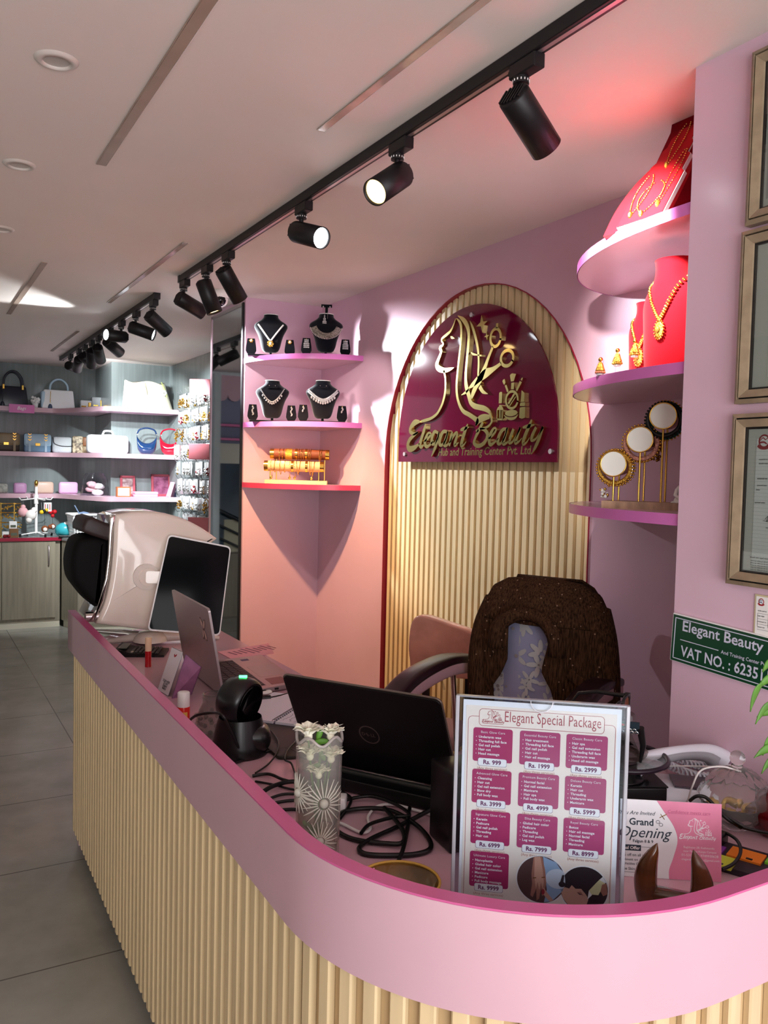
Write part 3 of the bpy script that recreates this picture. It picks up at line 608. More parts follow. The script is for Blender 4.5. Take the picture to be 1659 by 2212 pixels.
def chainpts(f, n): return [f(k/(n-1)) for k in range(n)]
# 1 white V necklace with a gold flower pendant
t = necklace('necklace', 'white V-shaped necklace with a gold flower pendant on a black bust', busts[0][0], RZ)
b = MB()
for s in (-1, 1): b.tube([bustpt(s*(.074-.072*k/12), .186-.098*k/12, .004) for k in range(13)], .0052, wht, 8)
b.build('cord', t)
b = MB(); c = bustpt(0, .075, .008)
for k in range(7): a = 2*PI*k/7; b.sph(c+V((.013*math.cos(a), 0, .013*math.sin(a)-.004)), .009, gold, 8, (1, .5, 1))
b.sph(c+V((0, -.005, -.004)), .009, mat('pale stone', (250, 246, 232), .2), 8); b.build('pendant', t)
# 2 wide silver collar
t = necklace('collar_necklace', 'wide silver filigree collar on the black bust near the wall corner', busts[1][0], RZ)
b = MB()
def col(u, v):
    a = math.radians(200+140*u); r1 = .062+.034*v; return bustpt(r1*math.cos(a)*1.0, .196+r1*math.sin(a)*(1.05-.05*v), .005)
b.grid(col, 26, 6, mat('silver filigree', (190, 184, 170), .3, metal=.9, noise=.7, nscale=160, bump=.8, bscale=260), th=.002)
b.build('collar', t)
b = MB()
for k in range(27): p = col(k/26, 1.06); b.sph(p, .0038, silver, 6, (1, 1, 1.5))
b.build('drops', t)
def earring_pair(label, loc, rz, kind, mset, grp='small earrings on the velvet stands'):
    for s in (-1, 1):
        t = thing('earring', label % ('left' if s < 0 else 'right'), 'earring', loc, rz, grp); b = MB()
        o = V((s*.115, -.021, .088))
        if kind == 'stud': 
            for k in range(6): a = k*PI/3; b.sph(o+V((.008*math.cos(a), 0, .008*math.sin(a))), .006, mset, 7)
            b.sph(o+V((0, -.004, 0)), .007, wht, 8)
        elif kind == 'block':
            for i in range(5):
                for j in range(3+(i > 1)): b.sph(o+V(((j-1-(i > 1)*.5)*.0085, 0, .002-i*.0105)), .0052, mset, 6)
        else:
            for i in range(kind): b.sph(o+V((.003*math.sin(i*2.1), 0, -i*.011)), .0058-.0005*(i % 2), mset, 7); b.sph(o+V((.006*math.cos(i*2), 0, -i*.011-.005)), .003, mset, 6)
        b.build('stones', t); b = MB(); b.cyl(o+V((0, .006, .008)), o+V((0, -.002, .008)), .002, gold, n=6); b.build('hook', t)
earring_pair('gold flower stud earring on the %s stand of the V necklace bust', busts[0][0], RZ, 'stud', gold)
earring_pair('square silver filigree earring on the %s stand of the collar bust', busts[1][0], RZ, 'block', diam)
earring_pair('long dangling stone earring on the %s stand of the single-row necklace bust', busts[2][0], RZ, 5, diam)
earring_pair('short stone drop earring on the %s stand of the double-row necklace bust', busts[3][0], RZ, 3, diam)
def stone_neck(label, loc, kx, z0, drop, rows_, r):
    t = necklace('necklace', label, loc, RZ); b = MB()
    for q in range(rows_):
        for k in range(31):
            u = -1+2*k/30; x = u*(kx+.004*q); z = z0-drop*(1-abs(u)**1.7)-.010*q
            b.sph(bustpt(x, z, .004), r, diam, 6)
    b.build('stone_row', t); b = MB()
    for k in range(11):
        u = -.75+1.5*k/10; x = u*(kx+.004*rows_); z = z0-drop*(1-abs(u)**1.7)-.011*rows_
        b.sph(bustpt(x, z, .004), r*1.25, diam, 6, (1, 1, 1.3))
    b.build('drops', t)
stone_neck('single-row stone necklace with hanging drops on the black bust by the mirror', busts[2][0], .070, .196, .078, 1, .0042)
stone_neck('double-row stone necklace on the black bust nearest the arch', busts[3][0], .082, .190, .056, 2, .0055)
t = thing('earring_card', 'black card with hanging silver earrings clipped on top of the collar bust', 'earring card', busts[1][0], RZ); b = MB()
b.box((0, -.012, .295), (.064, .003, .018), velvet); b.cyl((0, -.008, .288), (0, -.008, .24), .009, velvet, n=8); b.build('card', t)
b = MB()
for s in (-1, 1): b.sph((s*.02, -.016, .29), .005, diam, 7)
for i in range(6):
    for j in range(1+i//2): b.sph((-.012+(j-(i//2)/2)*.008, -.044, .232-i*.0085), .0045, diam, 6)
b.tube([(-.012, -.044, .236), (-.010, -.042, .255)], .001, silver, 5); b.tube([(.006, -.044, .215), (.006, -.042, .255)], .001, silver, 5); b.build('earrings', t)
for i in (2, 3):
    t = thing('earring_card', ('small black earring card with two studs across the neck of the single-row necklace bust', 'small black earring card across the neck of the double-row necklace bust')[i-2], 'earring card', busts[i][0], RZ)
    b = MB(); b.box((0, -.042, .212), (.062, .003, .02), velvet); b.build('card', t); b = MB()
    for s in (-1, 1): b.sph((s*.018, -.045, .214), .0028, silver, 6)
    b.build('studs', t)
# ------------------------------------------------------------------ gold bracelet rolls
BL, BR_ = (2.034, 4.632, 1.564), -.517
t = thing('bracelet_stand', 'two-tier gold roll stand for bracelets on the lowest corner shelf', 'jewellery stand', BL, BR_)
b = MB(); b.box((0, 0, .011), (.37, .09, .022), mat('pale wood base', (232, 212, 150), .5, noise=.1, nscale=8, stretch=(1, 6, 6))); b.build('base', t)
for s in (-1, 1):
    for y, zt in ((-.03, .088), (.03, .15)): b = MB(); b.cyl((s*.145+(.02 if y > 0 else -.01), y, .02), (s*.145+(.02 if y > 0 else -.01), y, zt), .0035, gold, n=10); b.build('post', t)
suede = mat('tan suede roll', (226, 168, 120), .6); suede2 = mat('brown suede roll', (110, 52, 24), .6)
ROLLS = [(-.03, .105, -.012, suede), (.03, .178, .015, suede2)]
for y, z, dx, m_ in ROLLS:
    b = MB(); b.cyl((-.155+dx, y, z), (.155+dx, y, z), .031, m_, n=28); b.build('roll', t)
    for s in (-1, 1): b = MB(); b.cyl((s*.155+dx, y, z), (s*.178+dx, y, z), .0315, gold, n=28); b.build('end_cap', t)
rr = random.Random(3)
def bracelet(label, x, ri, style):
    y, z, dx, _ = ROLLS[ri]; t = thing('bracelet', label, 'bracelet', BL, BR_, 'gold bracelets on the roll stand'); b = MB()
    R0 = .0335
    if style == 'cuff': b.cyl((x-.02, y, z), (x+.02, y, z), R0+.001, goldb, n=28); b.build('band', t); return
    if style == 'band': b.cyl((x-.007, y, z), (x+.007, y, z), R0+.001, gold, n=28); b.build('band', t); return
    sag = {'thin': .002, 'loose': .008, 'charm': .014}[style]; tl = rr.uniform(-.006, .006)
    pts_ = [(x+tl*math.sin(a), y+(R0+sag*.4)*math.cos(a), z-sag+(R0+sag)*math.sin(a)) for a in [2*PI*k/30 for k in range(30)]]
    if style == 'charm':
        for p in pts_: b.sph(p, .0024, gold, 5)
        b.build('chain', t); b = MB(); b.sph((x, y-.012, z-sag*2-R0-.008), .008, gold, 8, (1, .5, 1.2)); b.build('charm', t)
    else: b.tube(pts_, .0019, gold, 6, True); b.build('band', t)
for ri, st, lb in ((0, [(-.135, 'charm'), (-.115, 'thin'), (-.082, 'loose'), (-.055, 'thin'), (-.025, 'charm'), (-.01, 'band'), (.005, 'charm'), (.02, 'loose'), (.035, 'thin'), (.075, 'band'), (.095, 'loose'), (.105, 'charm'), (.118, 'loose')], 'gold bracelet on the lower, brightly lit roll of the stand'),
                   (1, [(-.12, 'loose'), (-.10, 'thin'), (-.065, 'cuff'), (-.02, 'band'), (-.003, 'thin'), (.01, 'thin'), (.022, 'thin'), (.04, 'band'), (.055, 'thin'), (.065, 'thin'), (.12, 'loose'), (.13, 'thin')], 'gold bracelet on the upper, darker roll of the stand')):
    for x, s_ in st:
        l2 = lb if s_ not in ('cuff',) else 'broad woven gold cuff on the upper roll of the bracelet stand'
        bracelet(l2, x+ROLLS[ri][2], ri, s_)
# ------------------------------------------------------------------ right pillar shelves: red board, red busts, bangle stand
t = thing('jewellery_board', 'red leaning jewellery board with stepped white edges on the top pillar shelf', 'jewellery display board', (1.79, 1.73, 2.365))
s_ = V((.20, 0, .325)).normalized(); LMx = face((0, 0, .006), (0, -1, 0), s_)   # u -> -Y (toward the pillar), v up the slope, out -> -X
LMx = face((0, 0, .006), (0, -1, 0), tuple(s_))
wte = mat('white board edge', (236, 232, 230), .4)
def steps(k0, k1):
    o = [(k0, 0)]; lv = [(.085, .0, .165), (.072, .165, .235), (.058, .235, .29), (.045, .29, .335), (.03, .335, .40)]
    r = [(u*k1, v) for u, a_, c_ in lv for v in (a_, c_-.012)]; r += [(.012, .405)]
    return [(-u, v) for u, v in r][::-1][1:][::-1] + [(-.012, .405)] + r[::-1]
op = steps(0, 1)
b = MB(); b.prism(op, -.012, -.001, wte, M=LMx); b.build('board', t)
b = MB(); b.prism([(u*.97, v*.99+.002) for u, v in op], -.001, .0015, redv, M=LMx); b.build('velvet_face', t)
b = MB(); o2 = cr([(-.15, 0, 0), (-.155, .1, 0), (-.13, .19, 0), (-.085, .25, 0), (-.055, .29, 0), (.02, .29, 0), (.07, .2, 0), (.08, .1, 0), (.08, 0, 0)], 4)
b.prism([(p[0], p[1]) for p in o2], -.026, -.014, redv, M=LMx); b.build('rear_board', t)
b = MB(); b.prism([(0.015, 0), (.185, .31), (.19, .34), (.24, 0)], -.06, .065, redd, M=Mx(((1, 0, 0, 0), (0, 0, 1, 0), (0, 1, 0, 0), (0, 0, 0, 1)))); b.build('support', t)
def boardpt(u, v): return LMx @ V((u, v, .004))
for lb, u0, v0, ln, wd in (('gold chain necklace with a round pendant pinned high on the red board', 0, .37, .16, .02), ('long beaded gold necklace down the pillar edge of the red board', .05, .24, .19, .014), ('gold necklace spread low on the left of the red board', -.045, .18, .14, .03), ('gold drop necklace across the overlit foot of the red board', .0, .14, .11, .05)):
    t = necklace('board_necklace', lb, (1.79, 1.73, 2.365), 0, grp='necklaces on the red board'); b = MB()
    for s in (-1, 1):
        for k in range(22): f = k/21; b.sph(boardpt(u0+s*wd*math.sin(PI*min(1, f*.9+.05))**.7*(1-.3*f), v0-ln*f), .0026, gold, 5)
    b.build('chain', t); b = MB(); b.sph(boardpt(u0, v0-ln-.008), .009, goldb, 8, (1, .6, 1.2)); b.build('pendant', t)
t = necklace('bead_strand', 'strand of gold beads hanging on the shaded side of the red board', (1.79, 1.73, 2.365), 0); b = MB()
P_ = [V((.19-.02*k/10, -.072, .27-.025*k)) for k in range(11)]
for p in P_: b.sph(p, .0055, goldb, 7, (1, 1, 1.3))
b.build('beads', t); b = MB(); b.tube(P_, .0008, gold, 4); b.build('thread', t)
RP = [(0, .085, .05), (.06, .086, .055), (.13, .088, .06), (.18, .090, .062), (.21, .082, .06), (.235, .062, .058), (.26, .052, .055), (.285, .052, .054), (.30, .056, .056)]
def red_bust(label, loc, rz, k):
    t = thing('necklace_bust', label, 'jewellery display bust', loc, rz, 'red velvet necklace busts')
    b = MB(); bustmesh(b, redv, RP, 0, k); b.build('bust', t)
    b = MB(); b.box((0, .012, .003), (.17*k, .04, .006), redd); b.build('base', t); return t
rA, rB = (1.955, 1.735, 1.955), (2.0, 1.87, 1.955)
red_bust('larger red velvet bust at the pillar edge of the middle shelf', rA, -PI/2+.1, 1.1); red_bust('smaller red velvet bust behind the gold earrings on the middle shelf', rB, -PI/2+.1, .78)
for lb, loc, k, zt, zb, kx in (('gold leaf-chain necklace with an oval pendant on the larger red bust', rA, 1.1, .288, .148, .068), ('gold bead necklace with a cluster pendant on the smaller red bust', rB, .78, .19, .09, .045)):
    t = necklace('gold_necklace', lb, loc, -PI/2+.1); b = MB()
    for k2 in range(37):
        u = -1+2*k2/36; z = zt-(zt-zb)*(1-abs(u)**1.25); p = bustpt(u*kx, z, .004, RP, 0, k); b.sph(p, .0052, gold, 6, (1, .8, .8)); b.sph(p+V((.003*(1 if u < 0 else -1), -.002, .004)), .0032, goldb, 5)
    b.build('chain', t); b = MB(); c = bustpt(0, zb-.026, .006, RP, 0, k)
    b.sph(c, .019, goldb, 12, (.8, .3, 1.25)); b.sph(c+V((0, -.006, 0)), .009, mat('amber stone', (150, 96, 40), .15), 8, (.8, .5, 1.1))
    for q in range(18): a = 2*PI*q/18; b.sph(c+V((.017*math.cos(a), 0, .027*math.sin(a))), .0032, gold, 5)
    b.build('pendant', t)
t = thing('earring_stand', 'clear acrylic hook stand for earrings on the middle pillar shelf', 'jewellery stand', (1.862, 1.862, 1.955), -1.0); b = MB()
b.box((0, 0, .003), (.13, .03, .006), acryl); b.build('base', t)
for x, h in ((-.05, .05), (0, .075), (.05, .10)):
    b = MB(); b.tube([(x-.006, 0, .006), (x-.006, 0, h), (x, 0, h+.007), (x+.006, 0, h), (x+.006, 0, .006)], .002, acryl, 6); b.build('hook', t)
for lb, x, h in (('coral tassel jhumka earring at the low end of the clear stand', -.05, .05), ('gold jhumka earring in the middle of the clear stand', 0, .075), ('gold jhumka earring at the tall end of the clear stand', .05, .10)):
    t = thing('earring', lb, 'earring', (1.862, 1.862, 1.955), -1.0, 'jhumka earrings on the clear stand'); b = MB()
    mm = mat('coral beads', (214, 130, 96), .4) if x < 0 else goldb
    b.sph((x, -.008, h), .007, gold, 8); b.build('top_stud', t); b = MB(); b.lathe([(.002, h-.006), (.007, h-.012), (.013, h-.028), (.015, h-.034)], goldb, 14, M=T(x, -.008)); b.build('bell', t); b = MB()
    for k in range(14): a = 2*PI*k/14; b.sph((x+.013*math.cos(a), -.008+.013*math.sin(a), h-.039), .0036, mm, 5); b.sph((x+.008*math.cos(a), -.008+.008*math.sin(a), h-.045), .0032, wht, 5)
    b.build('bead_fringe', t)
# bangle stand
g = thing('bangle_stand', 'three-step gold bangle stand with round white ends on the lowest pillar shelf', 'jewellery stand', (1.93, 1.81, 1.556), 0)
bd = V((.1, -.15, 0)).normalized(); rd = V((.83, .55, 0)).normalized()
b = MB(); b.box((0, 0, .011), (.22, .10, .022), mat('striped wood base', (196, 160, 132), .5, noise=.35, nscale=5, stretch=(3, 12, 3)), M=face((0, 0, 0), bd, rd)); b.build('base', g)
DS = [((1.856, 1.859, 1.690), '9ab'), ((1.905, 1.803, 1.764), ''), ((1.934, 1.744, 1.833), '')]
ROLLM = mat('blush roll', (214, 168, 160), .6); wd_ = mat('white roll end', (246, 246, 236), .5)
O = V((1.93, 1.81, 1.556))
for i, (c, _) in enumerate(DS):
    c = V(c)-O; b = MB(); b.cyl(c+rd*.004, c+rd*.11, .034, ROLLM, n=28); b.build('roll', g)
    b = MB(); b.cyl(c-rd*.002, c+rd*.006, .0365, wd_, n=32); b.build('end_disc', g)
    b = MB(); b.tube([c-rd*.001+V((bd.x*.038*math.cos(a), bd.y*.038*math.cos(a), .038*math.sin(a))) for a in [2*PI*k/32 for k in range(32)]], .0022, gold, 6, True); b.build('end_ring', g)
    for q in (.012, .095): b = MB(); b.cyl((c.x+rd.x*q, c.y+rd.y*q, .02), c+rd*q-V((0, 0, .034)), .0032, gold, n=10); b.build('post', g)
teal = mat('teal bangle', (20, 110, 92), .3, metal=.4, bump=.8, bscale=200); roseb = mat('rose bangle', (220, 158, 140), .35, metal=.5, bump=.8, bscale=200)
for i, lst in ((0, [(.02, goldb, .006), (.05, silver, .007)]), (1, [(.02, roseb, .007), (.045, goldb, .006)]), (2, [(.02, blackm, .006), (.045, teal, .010)])):
    for k, (q, m_, th) in enumerate(lst):
        lb = (('gold bell bangle at the front of the lowest roll', 'pearly silver bangle farther back on the lowest roll'), ('rose bangle at the front of the middle roll', 'gold ghungroo bangle farther back on the middle roll'), ('thin black bangle at the front of the highest roll', 'thick teal beaded bangle on the highest roll'))[i][k]
        t = thing('bangle', lb, 'bangle', O, 0, 'bangles on the stand'); c = V(DS[i][0])-O+rd*q-V((0, 0, .011)); b = MB(); r0 = .047
        P2 = [c+V((bd.x*r0*math.cos(a), bd.y*r0*math.cos(a), r0*math.sin(a))) for a in [2*PI*j/36 for j in range(36)]]
        b.tube(P2, th, m_, 8, True); b.build('band', t); b = MB()
        for j in range(36):
            p = c+V((bd.x*(r0+th+.002)*math.cos(2*PI*j/36), bd.y*(r0+th+.002)*math.cos(2*PI*j/36), (r0+th+.002)*math.sin(2*PI*j/36)))
            b.sph(p, .0035, gold if m_ is not blackm else blackm, 5)
        b.build('bead_edge', t)
for i, x, dz in ((0, -.035, 0), (2, -.02, 0)):
    t = thing('tassel_charm', ('pearl tassel hanging from the lowest bangles', 'dark gold bell tassel hanging from the teal bangle')[i > 0], 'bangle tassel', O, 0); c = V(DS[i][0])-O+rd*.05+bd*x-V((0, 0, .062)); b = MB()
    for k in range(16 if i == 0 else 34): b.sph(c+V((rr.uniform(-.012, .012), rr.uniform(-.012, .012), -rr.random()*(.045 if i == 0 else .07))), rr.uniform(.003, .006), (wht if k % 2 else gold) if i == 0 else mat('antique gold', (140, 96, 40), .35, metal=1), 6)
    b.build('beads', t); b = MB(); b.tube([c+V((0, 0, .012)), c], .001, gold, 4); b.build('cord', t)
t = thing('white_figurine', 'small white seated figurine partly hidden by the pillar on the lowest shelf', 'figurine', (2.0, 1.715, 1.556)); b = MB()
b.sph((0, 0, .024), .028, white, 14, (1, 1, .85)); b.sph((-.004, .004, .055), .018, white, 12, (1, 1, 1.2)); b.sph((0, 0, .082), .014, white, 12); b.sph((0, 0, .1), .006, white, 8, (1, 1, 1.6))
b.tube([(-.018, .008, .062), (-.03, .004, .045), (-.022, -.006, .034)], .006, white, 8); b.tube([(.018, -.008, .062), (.03, -.004, .045), (.022, -.01, .034)], .006, white, 8)
b.sph((-.02, .016, .014), .014, white, 10); b.sph((.02, -.016, .014), .014, white, 10); tag(b.build('body', t), None, None) if 0 else b.build('body', t)
# ------------------------------------------------------------------ things on the counter
def fc(p): return -math.atan2(p[0], p[1])
def zz(px, py, z): return at(px, py, 2, z)
YZ = Mx(((1, 0, 0, 0), (0, 0, 1, 0), (0, 1, 0, 0), (0, 0, 0, 1)))        # (x, z, depth along +y)
shellm = mat('cream gloss shell', (236, 222, 210), .12, coat=.5); blkv = mat('black hood cloth', (9, 8, 8), .7, spec=.15); scr = mat('black glass screen', (4, 5, 7), .08, spec=.08)
mo = V((.9, 3.62, DZ))
def mp_(q, y=3.62): return [(p.x-mo.x, p.z-mo.z) for p in (at(x, y_, 1, y) for x, y_ in q)]
t = thing('skin_analysis_machine', 'large cream domed skin analyser with a black hood at the far counter end', 'beauty machine', mo)
q = mp_([(p[0], p[1]) for p in cr([(250, 1113), (285, 1106), (325, 1105), (362, 1110), (402, 1122), (440, 1142), (471, 1164)], 3)] + [(440, 1185), (425, 1250), (400, 1330), (380, 1362), (330, 1364), (208, 1348)] + [(p[0], p[1]) for p in cr([(214, 1335), (229, 1300), (240, 1250), (246, 1190), (248, 1140)], 3)])
b = MB(); b.prism(q, 0, .30, shellm, M=YZ, bev=.018); b.build('shell', t)
q = mp_([(252, 1112), (246, 1150), (243, 1200), (237, 1250), (226, 1300), (205, 1345), (196, 1342), (212, 1312), (228, 1250), (234, 1200), (236, 1150), (238, 1118)])
b = MB(); b.prism(q, .01, .29, chrome, M=YZ, bev=.008); b.build('chrome_band', t)
q = mp_([(p[0], p[1]) for p in cr([(238, 1168), (205, 1160), (175, 1166), (163, 1185), (157, 1220), (161, 1255), (175, 1278), (203, 1310), (222, 1312), (236, 1255)], 3)])
b = MB(); b.prism(q, .03, .27, blkv, M=YZ, bev=.03); b.build('face_hood', t)
q = mp_([(244, 1136), (202, 1117), (188, 1120), (180, 1138), (180, 1150), (200, 1158), (244, 1172)])
b = MB(); b.prism(q, .02, .28, mat('brown forehead cloth', (44, 30, 28), .5), M=YZ, bev=.015); b.build('forehead_rest', t)
c = at(200, 1332, 1, 3.66)-mo; b = MB(); b.cyl(c+V((-.03, 0, 0)), c+V((.03, 0, 0)), .022, chrome); b.build('chin_rest_knob', t)
hb = V((.03, .06, .03))
b = MB(); b.lathe([(.0001, .055), (.05, .05), (.07, .03), (.075, .012)], shellm, 20, M=T(hb.x, hb.y, 0)); b.build('base_hub', t)
for (px, py), m_ in (((226, 1386), shellm), ((312, 1376), shellm), ((205, 1362), chrome)):
    e = zz(px, py, DZ+.008)-mo; e.z = .008; b = MB(); d = e-hb; 
    b.tube([hb+V((0, 0, -.005)), hb+d*.4+V((0, 0, .004)), hb+d*.8, e], [.024, .018, .012, .008], m_, 10, flat=1); b.build('foot', t)
e = V((.33, .02, .008)); b = MB(); b.tube([hb, hb.lerp(e, .5)+V((0, 0, .004)), e], [.024, .017, .009], shellm, 10); b.build('foot', t)
c = at(316, 1246, 1, 3.61)-mo; b = MB(); b.cyl(c+V((0, .02, 0)), c+V((0, -.004, 0)), .056, mat('hinge surround', (226, 214, 204), .2)); b.cyl(c+V((.005, -.004, 0)), c+V((.005, -.012, 0)), .038, shellm); b.build('screen_hinge', t)
cn = [at(*p, 1, y)-mo for p, y in (((318, 1362), 3.53), ((475, 1374), 3.49), ((499, 1181), 3.55), ((364, 1154), 3.585))]
M = face(cn[0], cn[1]-cn[0], cn[3]-cn[0]); inv = M.inverted(); lq = [inv @ p for p in cn]
def rpoly(P, r, n=4):
    o = []; L = len(P)
    for i in range(L):
        p, a, c_ = V(P[i][:2]), V(P[i-1][:2]), V(P[(i+1) % L][:2]); s, e_ = p+(a-p).normalized()*r, p+(c_-p).normalized()*r
        o += [tuple(s*(1-k/n)**2+p*2*(k/n)*(1-k/n)+e_*(k/n)**2) for k in range(n+1)]
    return o
b = MB(); b.prism(rpoly(lq, .022), -.012, 0, white, M=M); b.build('tablet_body', t)
ctr = sum((V(p[:2]) for p in lq), V((0, 0)))/4
b = MB(); b.prism(rpoly([ctr+(V(p[:2])-ctr)*.965 for p in lq], .018), 0, .0012, scr, M=M); b.build('tablet_screen', t)
b = MB(); a_ = c+V((.01, -.006, 0)); b.prism(rrect(.085, .052, .01, 3, .03, 0), -.004, .012, shellm, M=face(a_, (1, -.30, -.03), (0, 0, 1))); b.build('hinge_arm', t)
# calculator
p = zz(308, 1412, DZ); t = thing('calculator', 'black desk calculator lying on the counter behind the red lip gloss', 'calculator', p, -.42)
b = MB(); b.prism([(-.085, 0), (.085, 0), (.085, .010), (-.03, .016), (-.085, .034)], -.055, .055, black, M=Mx(((0, 0, 1, 0), (1, 0, 0, 0), (0, 1, 0, 0), (0, 0, 0, 1))) @ T(0, 0, 0), bev=0)
b.v = [V((v.y*1.15, v.x*1.25, v.z)) for v in b.v]; b.build('body', t)
keym = mat('grey keys', (62, 58, 56), .5); b = MB()
for i in range(7):
    for j in range(5): b.box((-.012+i*.0165-.02, -.05+j*.025, .0185-i*.0006), (.012, .019, .006), keym if i+j else mat('light key', (150, 140, 130), .5), .0015, 1)
b.build('keys', t); b = MB(); b.box((-.072, 0, .033), (.035, .1, .003), mat('lcd', (96, 104, 92), .2)); b.build('display', t)
# lip gloss
t = thing('lip_gloss', 'red-to-clear lip gloss tube standing beside the calculator', 'lip gloss', zz(320, 1440, DZ)); b = MB()
b.cyl((0, 0, 0), (0, 0, .062), .0125, mat('red gloss', (190, 20, 30), .12, coat=.6)); b.build('tube', t); b = MB(); b.cyl((0, 0, .062), (0, 0, .115), .0125, mat('cream cap', (244, 206, 170), .15, coat=.5)); b.build('cap', t)
# payment tent card
P0, P1, T1, T0 = zz(340, 1491, DZ), zz(371, 1509, DZ), zz(401, 1413, 1.015), zz(386, 1405, 1.015)
t = thing('payment_stand', 'white and mauve tilted payment card stand in front of the silver laptop', 'card stand', (P0.x, P0.y, DZ))
o_ = V((P0.x, P0.y, DZ)); M = face(P0-o_, P1-P0, (T0+T1)/2-(P0+P1)/2); wd = ((P1-P0).length+(T1-T0).length)/2; hh = ((T0+T1)/2-(P0+P1)/2).length
b = MB(); b.box((wd/2, hh/2, -.0015), (wd, hh, .003), acryl, M=M); b.build('front_panel', t)
b = MB(); b.box((wd/2, hh/2, .0004), (wd*.96, hh*.97, .0008), mat('card white', (232, 228, 232), .4), M=M)
b.ribbon([(wd*.42, hh*.88, .005), (wd*.5, hh*.84, .007), (wd*.62, hh*.89, .005)], .0002, redink, M, z0=.001)
for k, (s_, f) in enumerate((('SCAN HERE', .6), ('TO PAY', .4), ('Elegant', .36), ('Beauty', .32))): b.text(s_, ink, M @ T(wd/2, hh*(.27-.055*k), .0012), w=wd*f, off=.02)
b.build('printed_card', t)
tint = clearglass('mauve acrylic', (226, 190, 214), .08); mv = mat('mauve card back', (176, 120, 160), .3, noise=.2, nscale=30)
A = [P1-o_, zz(413, 1500, DZ)-o_, zz(434, 1441, .985)-o_, T1-o_]; n_ = (A[1]-A[0]).cross(A[3]-A[0]).normalized()*.003
b = MB(); b.add(A+[p+n_ for p in A], [[3, 2, 1, 0], [4, 5, 6, 7], [0, 1, 5, 4], [1, 2, 6, 5], [2, 3, 7, 6], [3, 0, 4, 7]], mv); b.build('back_panel', t)
b = MB(); b.tube([p+n_*.5 for p in A], .0022, acryl, 6, True); b.build('acrylic_edge', t)
# silver laptop
lx = V((.925, 2.672, .874)); t = thing('silver_laptop', 'open silver laptop with a butterfly sticker on its lid', 'laptop', lx)
bq = [V((0, 0, 0)), V((.30, .04, 0)), V((.335, .516, 0)), V((.012, .482, 0))]
b = MB(); b.prism(rpoly(bq, .012), 0, .016, alu, bev=.002); b.build('base', t)
def lap(u, v): return bq[0]*(1-u)*(1-v)+bq[1]*u*(1-v)+bq[2]*u*v+bq[3]*(1-u)*v
b = MB(); kq = [lap(.07, .07), lap(.56, .07), lap(.56, .93), lap(.07, .93)]; b.prism([p_[:2] for p_ in kq], .016, .0165, mat('keyboard well', (58, 52, 54), .5))
for i in range(5):
    for j in range(15):
        k0 = [lap(.08+i*.095+a_, .08+j*.0562+c_) for a_, c_ in ((0, 0), (.082, 0), (.082, .049), (0, .049))]; b.prism([p_[:2] for p_ in k0], .0165, .0185, mat('dark keys', (40, 36, 38), .5))
b.build('keyboard', t); b = MB(); b.prism(rpoly([lap(.62, .3), lap(.95, .3), lap(.95, .66), lap(.62, .66)], .006), .016, .0164, mat('touchpad', (160, 146, 148), .3)); b.build('touchpad', t)
b = MB(); b.prism([p_[:2] for p_ in (lap(.64, .06), lap(.86, .06), lap(.86, .24), lap(.64, .24))], .016, .0164, mat('maroon sticker', (120, 66, 70), .4)); b.build('sticker', t)
b = MB(); b.prism([p_[:2] for p_ in (lap(.66, .86), lap(.76, .86), lap(.76, .92), lap(.66, .92))], .016, .0164, mat('navy sticker', (38, 40, 96), .4)); b.build('sticker', t)
b = MB()
for k in (.1, .26, .45, .62): o_ = lap(k, 0); b.box(o_+V((.012, .0, .008)), (.014, .004, .006), black, M=T(0, -.0005, 0))
b.build('ports', t)
LM = face((0, 0, .014), bq[3], V((-.053, .01, .294))); lw_, lh_ = bq[3].length, .30
b = MB(); b.prism(rrect(lw_, lh_, .012, 4, lw_/2, lh_/2), -.008, 0, alu, M=LM); b.build('lid', t)
b = MB(); b.prism(rrect(lw_-.008, lh_-.012, .008, 4, lw_/2, lh_/2), 0, .0008, scr, M=LM); b.build('screen', t)
b = MB(); sx, sy = .095, .215; stk = mat('butterfly sticker', (196, 160, 150), .4); stb = mat('butterfly outline', (84, 52, 48), .5)
for s in (-1, 1):
    for cx_, cy_, rx_, ry_, a_ in ((s*.014, .018, .024, .010, s*.9), (s*.012, -.02, .022, .009, -s*1.1)):
        for k_, m_ in ((1, stb), (.82, stk)): e_ = ell(sx+cx_, sy+cy_, rx_*k_, ry_*k_, 16, a_); b.prism(e_, -.0092-.0003*(k_ < 1), -.0085, m_, M=LM)
    b.prism(ell(sx+s*.016, sy-.036, .004, .004, 10), -.0098, -.009, stb, M=LM)
b.prism(ell(sx, sy, .0025, .03, 12), -.0099, -.009, stb, M=LM); b.build('butterfly_sticker', t)
# pink paper sheet
P = [zz(*q_, DZ+.002) for q_ in ((470, 1408), (580, 1390), (592, 1412), (500, 1424))]; t = thing('price_list_sheet', 'pink printed sheet lying behind the silver laptop', 'paper', P[0]); b = MB()
b.prism([(p-P[0])[:2] for p in P], -.001, .0008, mat('pink paper', (240, 168, 180), .6)); M2 = face((0, 0, .0011), P[1]-P[0], P[0]-P[3]); o_ = M2.inverted()
w2, h2 = (P[1]-P[0]).length, (P[0]-P[3]).length
for k in range(9): b.box((w2*.1+k*w2*.095, -h2*.45, 0), (w2*.035, h2*(.65 if k in (3, 4, 7) else .4), .0003), mat('pink print', (150, 96, 110), .8), M=M2)
b.build('sheet', t)
